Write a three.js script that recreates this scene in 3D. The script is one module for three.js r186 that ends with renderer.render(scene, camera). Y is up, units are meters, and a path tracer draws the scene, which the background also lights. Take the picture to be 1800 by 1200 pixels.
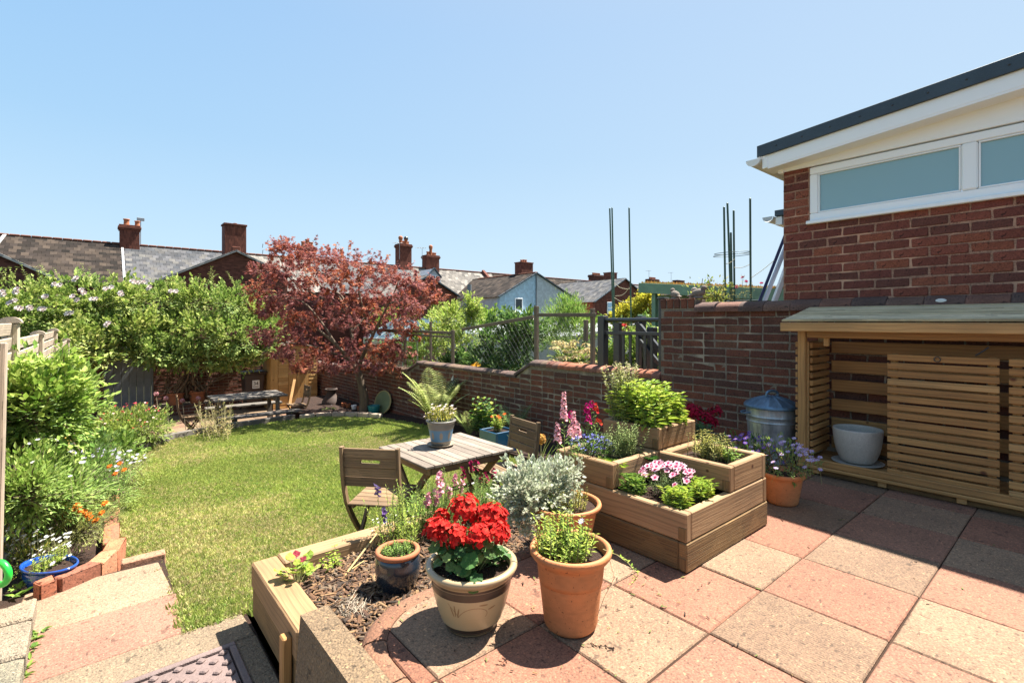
import * as THREE from 'three';
import { mergeGeometries, toCreasedNormals } from 'three/addons/utils/BufferGeometryUtils.js';

// ---------- camera, sky, sun, exposure ----------
// Garden axes: u runs down the garden along the brick wall, v runs from the photographer towards that wall.
// World: x = -u, z = -v, y up, patio at y = 0.
const scene = new THREE.Scene();
const FPX = 871, CXP = 900, HYP = 565, EYE = 1.18, SA = 0.764, CA = 0.6452;
const camera = new THREE.PerspectiveCamera(2 * Math.atan(600 / FPX) * 180 / Math.PI, 1.5, 0.05, 900);
camera.position.set(0, EYE, 0);
camera.rotation.y = Math.atan2(SA, CA);
camera.setViewOffset(1800, 1200, 0, 35, 1800, 1200);
camera.updateProjectionMatrix();
const renderer = new THREE.WebGLRenderer({ antialias: true });
renderer.toneMapping = THREE.LinearToneMapping;
renderer.toneMappingExposure = 3.6;
renderer.shadowMap.enabled = true;
const SKYK = 1 / 3.5;
{
  const w = 512, h = 256, d = new Float32Array(w * h * 4);
  const stops = [[-90, .30, .30, .28], [-4, .50, .58, .62], [0, .70, .88, 1.0], [8, .57, .80, .99], [18, .40, .66, .94], [30, .28, .55, .90], [50, .19, .40, .76], [90, .13, .27, .58]];
  for (let j = 0; j < h; j++) {
    const el = -90 + 180 * (j + .5) / h; let k = 0; while (k < stops.length - 2 && el > stops[k + 1][0]) k++;
    const a = stops[k], b = stops[k + 1], f = Math.min(1, Math.max(0, (el - a[0]) / (b[0] - a[0])));
    for (let i = 0; i < w; i++) { const o = (j * w + i) * 4; const ph = (i + .5) / w * 6.28319 - Math.PI, e = el * Math.PI / 180, cg = Math.cos(ph) * Math.cos(e) * .06 + Math.sin(e) * .885 - Math.sin(ph) * Math.cos(e) * .465, wh = .40 * (el < -4 ? 0 : 1) * Math.pow(Math.min(1, Math.max(0, (cg - .1) / .85)), 1.3); for (let c = 0; c < 3; c++) { const k = a[c + 1] + (b[c + 1] - a[c + 1]) * f; d[o + c] = (k + (1 - k) * wh) * SKYK; } d[o + 3] = 1; }
  }
  const t = new THREE.DataTexture(d, w, h, THREE.RGBAFormat, THREE.FloatType);
  t.mapping = THREE.EquirectangularReflectionMapping; t.magFilter = THREE.LinearFilter; t.minFilter = THREE.LinearFilter; t.needsUpdate = true;
  scene.background = t; scene.environment = t;
}
const sun = new THREE.DirectionalLight(new THREE.Color(1, .955, .87), 5);
sun.position.set(.06 * 40 - 5, .885 * 40, -.465 * 40 - 4); sun.target.position.set(-5, 0, -4);
sun.castShadow = true; sun.shadow.mapSize.set(4096, 4096);
Object.assign(sun.shadow.camera, { left: -30, right: 30, top: 30, bottom: -30, near: 1, far: 120 });
scene.add(sun, sun.target);

// ---------- helpers ----------
const V3 = THREE.Vector3;
function rng(seed) { let a = seed >>> 0; return () => { a = (a + 0x6D2B79F5) >>> 0; let t = a; t = Math.imul(t ^ (t >>> 15), t | 1); t ^= t + Math.imul(t ^ (t >>> 7), t | 61); return ((t ^ (t >>> 14)) >>> 0) / 4294967296; }; }
let R = rng(7);
const rr = (a, b) => a + (b - a) * R(), ri = (n) => Math.floor(R() * n), pick = (a) => a[Math.floor(R() * a.length)];
const gauss = () => (R() + R() + R() + R() - 2) * .87;
const clamp = (x, a, b) => Math.min(b, Math.max(a, x)), lerp = (a, b, f) => a + (b - a) * f;
const W = (u, v, y = 0) => new V3(-u, y, -v);
// photo pixel -> garden coordinates [u, v, y] on a plane of known height / distance
const dirOf = (px, py) => { const t = (px - CXP) / FPX; return [SA - CA * t, CA + SA * t, (HYP - py) / FPX]; };
const onY = (px, py, y) => { const d = dirOf(px, py), s = (y - EYE) / d[2]; return [d[0] * s, d[1] * s, y]; };
const onV = (px, py, v) => { const d = dirOf(px, py), s = v / d[1]; return [d[0] * s, v, EYE + d[2] * s]; };
const onU = (px, py, u) => { const d = dirOf(px, py), s = u / d[0]; return [u, d[1] * s, EYE + d[2] * s]; };
const onZ = (px, py, z) => { const d = dirOf(px, py); return [d[0] * z, d[1] * z, EYE + d[2] * z]; };
const lawnY = (u, v = 0) => (u < 2.9 ? -.36 : -.36 - .0595 * (u - 2.9)) - .07 * clamp((v - .5) / .9, 0, 1) * Math.exp(-(((u - 3.3) / 1.5) ** 2));
const onLawn = (px, py) => { const d = dirOf(px, py); let s = 5; for (let i = 0; i < 40; i++) s = lerp(s, (lawnY(d[0] * s, d[1] * s) - EYE) / d[2], .5); return [d[0] * s, d[1] * s, lawnY(d[0] * s, d[1] * s)]; };
const C = (h) => new THREE.Color(h);

const taken = new Map();
function numbered(n) { const k = taken.get(n) ?? 0; taken.set(n, k + 1); return k ? `${n}_${String(k).padStart(3, '0')}` : n; }
function flagsOn(o) { o.castShadow = true; o.receiveShadow = true; return o; }
function thing(name, label, category, base = [0, 0, 0], group) {
  const g = new THREE.Group(); g.name = numbered(name); g.position.copy(W(...base)); g.userData = { label, category };
  if (group) g.userData.group = group;
  g.base = g.position.clone(); scene.add(g); return g;
}
function structure(name, label) { const g = new THREE.Group(); g.name = numbered(name); g.userData = { label, kind: 'structure' }; g.base = new V3(); scene.add(g); return g; }
// geometry in world coordinates -> mesh under its thing (or part)
function part(name, geo, mat, parent, label) {
  if (Array.isArray(geo)) geo = geo.length === 1 ? geo[0] : merge(geo);
  geo.translate(-parent.base.x, -parent.base.y, -parent.base.z);
  const m = flagsOn(new THREE.Mesh(geo, mat)); m.name = name; m.base = parent.base; if (label) m.userData.label = label;
  parent.add(m); return m;
}
// shared geometry placed at a garden position
function put(name, geo, mat, parent, [u, v, y], ry = 0, rx = 0, rz = 0) {
  const m = flagsOn(new THREE.Mesh(geo, mat)); m.name = name; m.position.copy(W(u, v, y)).sub(parent.base); m.rotation.set(rx, ry, rz, 'YXZ'); m.base = parent.base; parent.add(m); return m;
}
function solo(name, label, category, geo, mat, group) {
  if (Array.isArray(geo)) geo = merge(geo);
  const m = flagsOn(new THREE.Mesh(geo, mat)); m.name = numbered(name); m.userData = { label, category }; if (group) m.userData.group = group; scene.add(m); return m;
}
function merge(list) {
  const any = list.some((g) => g.attributes.color);
  list = list.map((g) => { const o = g.index ? g.toNonIndexed() : g; for (const k of Object.keys(o.attributes)) if (!['position', 'normal', 'uv', 'color'].includes(k)) o.deleteAttribute(k);
    if (any && !o.attributes.color) o.setAttribute('color', new THREE.BufferAttribute(new Float32Array(o.attributes.position.count * 3).fill(1), 3)); return o; });
  return mergeGeometries(list, false);
}
function tint(geo, c) { const n = geo.attributes.position.count, a = new Float32Array(n * 3); for (let i = 0; i < n; i++) { a[3 * i] = c.r; a[3 * i + 1] = c.g; a[3 * i + 2] = c.b; } geo.setAttribute('color', new THREE.BufferAttribute(a, 3)); return geo; }
// uv in metres from position, grain (texture u) along the axis given ('x','y','z') of the geometry's own axes
function boxUV(g, grain = 'x', ou = 0, ov = 0) {
  const p = g.attributes.position, n = g.attributes.normal, uv = new Float32Array(p.count * 2);
  for (let i = 0; i < p.count; i++) {
    const q = { x: p.getX(i), y: p.getY(i), z: p.getZ(i) }, a = [Math.abs(n.getX(i)), Math.abs(n.getY(i)), Math.abs(n.getZ(i))];
    const k = 'xyz'[a.indexOf(Math.max(...a))]; const rest = ['x', 'y', 'z'].filter((s) => s !== k);
    const g1 = rest.includes(grain) ? grain : rest[0], g2 = rest.find((s) => s !== g1);
    uv[2 * i] = q[g1] + ou; uv[2 * i + 1] = q[g2] + ov;
  }
  g.setAttribute('uv', new THREE.BufferAttribute(uv, 2)); return g;
}
function flatNormals(g) { g.computeVertexNormals(); return g; }
// chamfered box, 44 triangles, centred
function cbox(w, h, d, c = .004, grain = null, jig = 0) {
  const P = [w / 2, h / 2, d / 2]; c = Math.min(c, ...P.map((x) => x * .8)); const tri = [];
  const pt = (s, ax) => [0, 1, 2].map((k) => s[k] * (k === ax ? P[k] : P[k] - c));
  const quad = (a, b, e, f) => tri.push(a, b, e, a, e, f);
  for (let ax = 0; ax < 3; ax++) { const b = (ax + 1) % 3, e = (ax + 2) % 3;
    for (const s of [-1, 1]) { const q = [[-1, -1], [1, -1], [1, 1], [-1, 1]].map(([x, y]) => { const k = []; k[ax] = s; k[b] = x; k[e] = y; return pt(k, ax); }); s > 0 ? quad(...q) : quad(q[3], q[2], q[1], q[0]); }
    for (const s1 of [-1, 1]) for (const s2 of [-1, 1]) { const k1 = [], k2 = []; k1[ax] = -1; k2[ax] = 1; k1[b] = k2[b] = s1; k1[e] = k2[e] = s2;
      const q = [pt(k1, b), pt(k2, b), pt(k2, e), pt(k1, e)]; s1 * s2 > 0 ? quad(q[3], q[2], q[1], q[0]) : quad(...q); }
  }
  for (const x of [-1, 1]) for (const y of [-1, 1]) for (const z of [-1, 1]) { const k = [x, y, z], q = [pt(k, 0), pt(k, 1), pt(k, 2)]; x * y * z > 0 ? tri.push(...q) : tri.push(q[0], q[2], q[1]); }
  if (jig) { const m = new Map(); for (const t of tri) { const k = t.map((x) => Math.sign(x)).join(); if (!m.has(k)) m.set(k, [rr(-jig, jig), rr(-jig, jig), rr(-jig, jig)]); const j = m.get(k); for (let i = 0; i < 3; i++) t[i] += j[i] / 1; } for (const t of tri) if (t.done) continue; }
  const g = new THREE.BufferGeometry(); g.setAttribute('position', new THREE.BufferAttribute(new Float32Array(tri.flat()), 3)); flatNormals(g);
  const big = ['x', 'y', 'z'][P.indexOf(Math.max(...P))];
  return boxUV(g, grain ?? big, R() * 7, R() * 7);
}
// box between garden coordinates
const gbox = (u0, u1, v0, v1, y0, y1, c = .004, grain = null, jig = 0) => cbox(Math.abs(u1 - u0), Math.abs(y1 - y0), Math.abs(v1 - v0), c, grain, jig).translate(-(u0 + u1) / 2, (y0 + y1) / 2, -(v0 + v1) / 2);
// beam between two world points with a rectangular section (wide = horizontal-ish)
function beam(a, b, w, h, c = .003, roll = 0) {
  const L = a.distanceTo(b), g = cbox(L, h, w, c, 'x'); if (roll) g.rotateX(roll);
  const x = b.clone().sub(a).normalize(), up = Math.abs(x.y) > .95 ? new V3(0, 0, 1) : new V3(0, 1, 0), z = new V3().crossVectors(x, up).normalize(), y = new V3().crossVectors(z, x);
  g.applyMatrix4(new THREE.Matrix4().makeBasis(x, y, z).setPosition(a.clone().add(b).multiplyScalar(.5))); return g;
}
const gbeam = (a, b, w, h, c, roll) => beam(W(...a), W(...b), w, h, c, roll);
function rod(pts, r, seg = 6, closed = false, n) { // tube through world points, r number or [r0, r1]
  const curve = pts.length === 2 ? new THREE.LineCurve3(pts[0], pts[1]) : new THREE.CatmullRomCurve3(pts, closed);
  const k = n ?? (pts.length === 2 ? 1 : (pts.length - 1) * 4);
  const g = new THREE.TubeGeometry(curve, k, Array.isArray(r) ? 1 : r, seg, closed);
  if (Array.isArray(r)) { const p = g.attributes.position, q = new V3(); for (let i = 0; i <= k; i++) { curve.getPointAt(i / k, q); const s = lerp(r[0], r[1], i / k); for (let j = 0; j <= seg; j++) { const o = i * (seg + 1) + j; p.setXYZ(o, q.x + (p.getX(o) - q.x) * s, q.y + (p.getY(o) - q.y) * s, q.z + (p.getZ(o) - q.z) * s); } } }
  return g;
}
const grod = (pts, r, seg, closed, n) => rod(pts.map((p) => W(...p)), r, seg, closed, n);
function lathe(profile, seg = 48) { const g = new THREE.LatheGeometry(profile.map(([r, y]) => new THREE.Vector2(Math.max(r, 1e-4), y)), seg); const uv = g.attributes.uv, R0 = Math.max(...profile.map((p) => p[0])); let L = [0]; for (let i = 1; i < profile.length; i++) L.push(L[i - 1] + Math.hypot(profile[i][0] - profile[i - 1][0], profile[i][1] - profile[i - 1][1])); const n = profile.length; for (let i = 0; i < uv.count; i++) { uv.setXY(i, uv.getX(i) * 2 * Math.PI * R0, L[i % n]); } return g; }
// prism: outline in garden plan [[u,v]...] between heights
function slabGeo(poly, y0, y1, bev = .006) {
  const s = new THREE.Shape(poly.map(([u, v]) => new THREE.Vector2(-u, v))); if (THREE.ShapeUtils.isClockWise(s.getPoints())) s.curves.reverse, s;
  const g = new THREE.ExtrudeGeometry(s, { depth: y1 - y0 - bev, bevelEnabled: bev > 0, bevelThickness: bev, bevelSize: bev, bevelOffset: -bev, bevelSegments: 1, steps: 1 });
  g.rotateX(-Math.PI / 2); g.translate(0, y0, 0); const h = g.index ? g.toNonIndexed() : g; flatNormals(h); return boxUV(h, 'x');
}
function clipConvex(poly, hull) { // Sutherland-Hodgman, hull counter-clockwise
  let out = poly;
  for (let i = 0; i < hull.length && out.length; i++) { const a = hull[i], b = hull[(i + 1) % hull.length], inp = out; out = [];
    const side = (p) => (b[0] - a[0]) * (p[1] - a[1]) - (b[1] - a[1]) * (p[0] - a[0]);
    for (let j = 0; j < inp.length; j++) { const p = inp[j], q = inp[(j + 1) % inp.length], sp = side(p), sq = side(q); if (sp >= 0) out.push(p); if (sp * sq < 0) { const f = sp / (sp - sq); out.push([lerp(p[0], q[0], f), lerp(p[1], q[1], f)]); } } }
  return out;
}
function inPoly(u, v, poly) { let c = false; for (let i = 0, j = poly.length - 1; i < poly.length; j = i++) { const [a, b] = poly[i], [d, e] = poly[j]; if ((b > v) !== (e > v) && u < (d - a) * (v - b) / (e - b) + a) c = !c; } return c; }

// ---------- textures ----------
const HASH = (() => { const r = rng(99), a = new Float32Array(65536); for (let i = 0; i < a.length; i++) a[i] = r(); return a; })();
function vnoise(x, y, per, seed = 0) { // tileable value noise, x,y in [0,1)
  x *= per; y *= per; const i = Math.floor(x), j = Math.floor(y), f = x - i, g = y - j, s = f * f * (3 - 2 * f), t = g * g * (3 - 2 * g);
  const h = (a, b) => HASH[((((a % per) + per) % per) * 157 + (((b % per) + per) % per) * 7919 + seed * 3571) & 65535];
  return lerp(lerp(h(i, j), h(i + 1, j), s), lerp(h(i, j + 1), h(i + 1, j + 1), s), t);
}
function fbm(x, y, per, oct, seed = 0) { let a = 0, w = .5, s = 0; for (let k = 0; k < oct; k++) { a += w * vnoise(x, y, per << k, seed + k); s += w; w *= .5; } return a / s; }
function tex(w, h, fn, srgb, rx = 1, ry = rx) {
  const d = new Uint8Array(w * h * 4);
  for (let j = 0; j < h; j++) for (let i = 0; i < w; i++) { const c = fn(i / w, j / h, i, j), o = (j * w + i) * 4; if (typeof c === 'number') d[o] = d[o + 1] = d[o + 2] = clamp(c * 255, 0, 255); else { d[o] = clamp(c[0] * 255, 0, 255); d[o + 1] = clamp(c[1] * 255, 0, 255); d[o + 2] = clamp(c[2] * 255, 0, 255); } d[o + 3] = 255; }
  const t = new THREE.DataTexture(d, w, h, THREE.RGBAFormat); t.wrapS = t.wrapT = THREE.RepeatWrapping; t.magFilter = THREE.LinearFilter; t.minFilter = THREE.LinearMipmapLinearFilter; t.generateMipmaps = true;
  if (srgb) t.colorSpace = THREE.SRGBColorSpace; t.repeat.set(1 / rx, 1 / ry); t.needsUpdate = true; return t;
}
const mul = (c, k) => [c[0] * k, c[1] * k, c[2] * k], mix3 = (a, b, f) => [lerp(a[0], b[0], f), lerp(a[1], b[1], f), lerp(a[2], b[2], f)];
// brick face: blotches, pits and pale lime bloom
const brickFn = (x, y) => { const n = fbm(x, y, 5, 4, 1), f = vnoise(x, y, 120, 3), p = vnoise(x, y, 64, 9); let c = mix3([.78, .74, .72], [1, 1, 1], n); c = mul(c, .82 + .3 * f); if (p > .86) c = mul(c, .62); const l = fbm(x, y, 9, 3, 20); if (l > .63) c = mix3(c, [1, 1, 1], (l - .63) * 1.6); return c; };
const T_brick = tex(512, 512, brickFn, true, .6), T_brickB = tex(512, 512, (x, y) => .5 + .5 * fbm(x, y, 30, 3, 4) - (vnoise(x, y, 64, 9) > .86 ? .35 : 0), false, .6);
const T_mortar = tex(512, 512, (x, y) => { const l = fbm(x, y, 7, 4, 6), k = .62 + .3 * vnoise(x, y, 190, 5); return mix3([k, k * .96, k * .92], [1, .98, .94], clamp((l - .52) * 5, 0, 1)); }, true, 1.1);
const T_wood = tex(1024, 512, (x, y) => { const w = y + .035 * (fbm(x, y, 3, 3, 2) - .5) ; const g = vnoise(x * 1, w * 1, 8, 1); const fine = HASH[((Math.floor(w * 180) % 180 + 180) % 180) * 31 & 65535]; const fib = vnoise(x, (w * 40) % 1, 14, 8); let k = .80 + .12 * g + .1 * fine + .07 * fib; const ring = Math.abs(Math.sin((w * 9 + .5 * fbm(x, y, 4, 2, 30)) * Math.PI * 2)); k -= .1 * Math.pow(ring, 6);
  let c = [k, k * .985, k * .96]; for (const [kx, ky, s] of [[.22, .3, .014], [.71, .66, .018], [.5, .12, .01], [.9, .42, .012]]) { const dx = (x - kx) * 2, dy = y - ky, q = Math.sqrt(dx * dx + dy * dy) / s; if (q < 2.6) c = mix3(c, [.42, .27, .16], clamp(1.25 - q * .62, 0, .85)); } return c; }, true, 1.15, .5);
const T_woodB = tex(512, 512, (x, y) => { const w = y + .03 * (fbm(x, y, 3, 3, 2) - .5); return .5 + .3 * (HASH[((Math.floor(w * 140) % 140 + 140) % 140) * 31 & 65535] - .5) + .2 * (vnoise(x, (w * 30) % 1, 20, 8) - .5); }, false, 1.15, .5);
const T_old = tex(1024, 512, (x, y) => { const w = y + .02 * (fbm(x, y, 4, 3, 2) - .5), f = HASH[((Math.floor(w * 220) % 220 + 220) % 220) * 47 & 65535]; const st = fbm(x, y, 5, 4, 14); let k = .66 + .26 * f * (.6 + .4 * vnoise(x, y, 24, 3)) + .16 * st; if (f > .9 && vnoise(x, y, 9, 40) > .45) k *= .55; return [k, k * .985, k * .965]; }, true, .9, .4);
const agg = (x, y) => { const n = fbm(x, y, 4, 3, 11), f = vnoise(x, y, 230, 2), f2 = vnoise(x, y, 150, 12), ch = vnoise(x, y, 110, 33); let c = mul([1, 1, 1], .66 + .18 * n + .3 * f); if (f2 > .74) c = mix3(c, [1.2, 1.16, 1.08], (f2 - .74) * 2.4); if (f2 < .17) c = mul(c, .62 + f2 * 2.2); if (ch > .9) c = mix3(c, [1.3, 1.26, 1.2], .8); const st = vnoise(x, y, 40, 50); if (st > .9) c = mul(c, .78); return c; };
const T_agg = tex(1024, 1024, (x, y) => mul(agg(x, y), .8), true, .95), T_aggB = tex(1024, 1024, (x, y) => .35 * vnoise(x, y, 180, 2) + .4 * vnoise(x, y, 96, 12) + .25 * fbm(x, y, 20, 2, 5), false, .95);
const T_rib = tex(1024, 1024, (x, y) => { const w = y + .004 * (fbm(x, y, 12, 2, 3) - .5), l = .5 + .5 * Math.sin(w * Math.PI * 2 * 76 + 2 * fbm(x, y, 6, 2, 9)); return mul(agg(x, y), .8 * (.9 + .1 * l * vnoise(x, y, 24, 5))); }, true, .95);
const T_ribB = tex(1024, 1024, (x, y) => { const w = y + .004 * (fbm(x, y, 12, 2, 3) - .5), l = .5 + .5 * Math.sin(w * Math.PI * 2 * 76 + 2 * fbm(x, y, 6, 2, 9)); return .55 * l * Math.pow(vnoise(x, y, 26, 8), 1.5) + .35 * vnoise(x, y, 150, 2); }, false, .95);
const T_terra = tex(512, 512, (x, y) => { const n = fbm(x, y, 4, 5, 21), l = vnoise(x * .3, y, 60, 3); let c = mul([1, 1, 1], .80 + .16 * n + .08 * l); const w = fbm(x, y, 3, 4, 70); if (w > .58) c = mix3(c, [1.1, 1.02, .96], (w - .58) * 2.4); if (vnoise(x, y, 60, 44) > .93) c = mul(c, .6); return mul(c, .92); }, true, .5);
const T_soil = tex(512, 512, (x, y) => { const n = fbm(x, y, 12, 4, 31), f = vnoise(x, y, 150, 7); return mix3([.30, .23, .18], [.62, .50, .40], n * .7 + f * .35); }, true, .7);
const T_noise = tex(512, 512, (x, y) => mul([1, 1, 1], .74 + .2 * fbm(x, y, 6, 5, 17) + .1 * vnoise(x, y, 200, 8)), true, 1);
const T_noiseB = tex(512, 512, (x, y) => .5 * vnoise(x, y, 128, 8) + .5 * fbm(x, y, 20, 3, 5), false, .5);
const T_grass = tex(1024, 1024, (x, y) => { const n = fbm(x, y, 5, 4, 41), f = vnoise(x, y, 220, 6), q = vnoise(x, y, 90, 16); return mul(mix3([.36, .38, .15], [.58, .55, .30], clamp(n * 1.5 - .3, 0, 1)), .65 + .4 * f + .2 * q); }, true, 2.2);
const T_galv = tex(512, 512, (x, y) => { const n = fbm(x, y, 9, 4, 61), s = vnoise(x, y * .2, 64, 6); return mul([.97, 1, 1.03], .62 + .34 * n + .1 * s); }, true, .5);
const T_farbrick = tex(512, 512, (x, y) => { const row = Math.floor(y * 24), xx = x * 9 + (row % 2) * .5, k = HASH[(row * 91 + Math.floor(xx) % 9 * 17) & 65535]; const my = (y * 24) % 1, mx = xx % 1; let c = mix3([.74, .66, .64], [1.05, 1, .98], k); if (my < .14 || mx < .05) c = [.95, .9, .86]; return mul(c, .8 + .2 * fbm(x, y, 6, 3, 2)); }, true, 1.95, 1.8);

// ---------- materials ----------
const std = (o) => new THREE.MeshStandardMaterial({ roughness: .85, ...o });
const phy = (o) => new THREE.MeshPhysicalMaterial({ roughness: .6, ...o });
const M = {};
M.mortar = std({ color: C('#9c9184'), map: T_mortar, roughness: .95 });
M.mortarPink = std({ color: C('#c39a84'), map: T_mortar, roughness: .95 });
const brickSet = (cols) => cols.map((c) => std({ color: C(c), map: T_brick, bumpMap: T_brickB, bumpScale: .0025, roughness: .92 }));
M.wallBricks = brickSet(['#704435', '#764736', '#663e31', '#6b4134', '#7c4936', '#623f33', '#5e3f35', '#734e3d']);
M.garageBricks = brickSet(['#8a4d3c', '#905140', '#7f4638', '#784237', '#96563f', '#86493d', '#704338']);
M.edgeBricks = brickSet(['#b5714f', '#a9694e', '#b8815f', '#a98066', '#9d6650']);
M.brickV = std({ vertexColors: true, map: T_brick, bumpMap: T_brickB, bumpScale: .0025, roughness: .92 });
M.sleeper = [C('#9b7a56'), C('#90704d'), C('#a1825f')].map((c) => std({ color: c, map: T_wood, bumpMap: T_woodB, bumpScale: .002, roughness: .8 }));
M.sleeperOld = [C('#8f7148'), C('#826640')].map((c) => std({ color: c, map: T_old, bumpMap: T_woodB, bumpScale: .003, roughness: .88 }));
M.pine = [C('#b58852'), C('#ab7d49'), C('#bd935f'), C('#a27543')].map((c) => std({ color: c, map: T_wood, bumpMap: T_woodB, bumpScale: .0012, roughness: .72 }));
M.greyWood = [C('#95887b'), C('#8a7e73'), C('#9e9285')].map((c) => std({ color: c, map: T_old, bumpMap: T_woodB, bumpScale: .0015, roughness: .85 }));
M.teak = [C('#8a7052'), C('#7e6549'), C('#957a5a')].map((c) => std({ color: c, map: T_old, bumpMap: T_woodB, bumpScale: .0012, roughness: .75 }));
M.darkWood = std({ color: C('#7b756e'), map: T_old, bumpMap: T_woodB, bumpScale: .003, roughness: .9 });
M.fence = [C('#c9b7a3'), C('#bfae9c'), C('#d2c2ad')].map((c) => std({ color: c, map: T_old, bumpMap: T_woodB, bumpScale: .0015, roughness: .85 }));
M.terra = phy({ color: C('#cf8450'), map: T_terra, bumpMap: T_noiseB, bumpScale: .0008, roughness: .72 });
M.terraDull = std({ color: C('#b8714a'), map: T_terra, roughness: .85 });
M.soil = std({ color: C('#6b5647'), map: T_soil, bumpMap: T_noiseB, bumpScale: .012, roughness: 1 });
M.black = phy({ color: C('#26282a'), roughness: .38, clearcoat: .3, clearcoatRoughness: .3 });
M.white = phy({ color: C('#f3f3f1'), roughness: .42 });
M.anth = std({ color: C('#3f4d57'), map: T_noise, roughness: .5 });
M.leaf = phy({ vertexColors: true, roughness: .95, transmission: .42, thickness: 0, specularIntensity: .5 });
M.petal = phy({ vertexColors: true, roughness: .95, transmission: .3, thickness: 0, specularIntensity: .25 });
M.stem = std({ vertexColors: true, roughness: .9 });
// ---------- ground, patio, path, lawn ----------
{ // wide ground falling gently away down the hill
  const g = new THREE.PlaneGeometry(400, 400, 80, 80).rotateX(-Math.PI / 2).translate(-90, 0, -60), p = g.attributes.position;
  for (let i = 0; i < p.count; i++) { const u = -p.getX(i), v = -p.getZ(i); p.setY(i, -1.25 - .045 * clamp(u - 14, 0, 60) - .03 * clamp(v - 8, 0, 60) - (u < 14 ? 0 : 0)); }
  g.computeVertexNormals(); boxUV(g); const m = flagsOn(new THREE.Mesh(g, std({ color: C('#7d7a55'), map: T_grass, roughness: 1 }))); m.name = 'ground'; m.userData = { kind: 'structure', label: 'ground falling away behind the gardens' }; scene.add(m);
}
{ const g = new THREE.PlaneGeometry(20, 12, 40, 4).rotateX(-Math.PI / 2).translate(-5, 0, 6.62), p = g.attributes.position; for (let i = 0; i < p.count; i++) p.setY(i, lawnY(-p.getX(i)) - .03); g.computeVertexNormals(); boxUV(g); const m = flagsOn(new THREE.Mesh(g, std({ color: C('#8f8d63'), map: T_grass, roughness: 1 }))); m.name = 'neighbouring_ground'; m.userData = { kind: 'structure', label: 'grass of the neighbouring garden behind the slatted fence' }; scene.add(m); }
const patio = structure('patio', 'patio of red and buff concrete slabs with bullnosed edging');
const GU = .495, GV = 2.2435, GS = .4585, EU = 1.85, EV = .80, CR = .28;
const patioHull = (() => { const q = [[-3, EV]]; for (let k = 0; k <= 10; k++) { const a = -Math.PI / 2 + k / 10 * Math.PI / 2; q.push([EU - CR + CR * Math.cos(a), EV + CR + CR * Math.sin(a)]); } q.push([EU, 4.78], [-3, 4.78]); return q; })();
const slabMats = {
  red: ['#a9745a', '#a36c52', '#ae7c62'].map((c) => std({ color: C(c), map: T_agg, bumpMap: T_aggB, bumpScale: .0025, roughness: .9 })),
  buff: ['#b29072', '#aa876a', '#b7977b'].map((c) => std({ color: C(c), map: T_agg, bumpMap: T_aggB, bumpScale: .0025, roughness: .9 })),
  rib: ['#b18f71', '#a88568'].map((c) => std({ color: C(c), map: T_rib, bumpMap: T_ribB, bumpScale: .004, roughness: .9 })),
};
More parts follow.
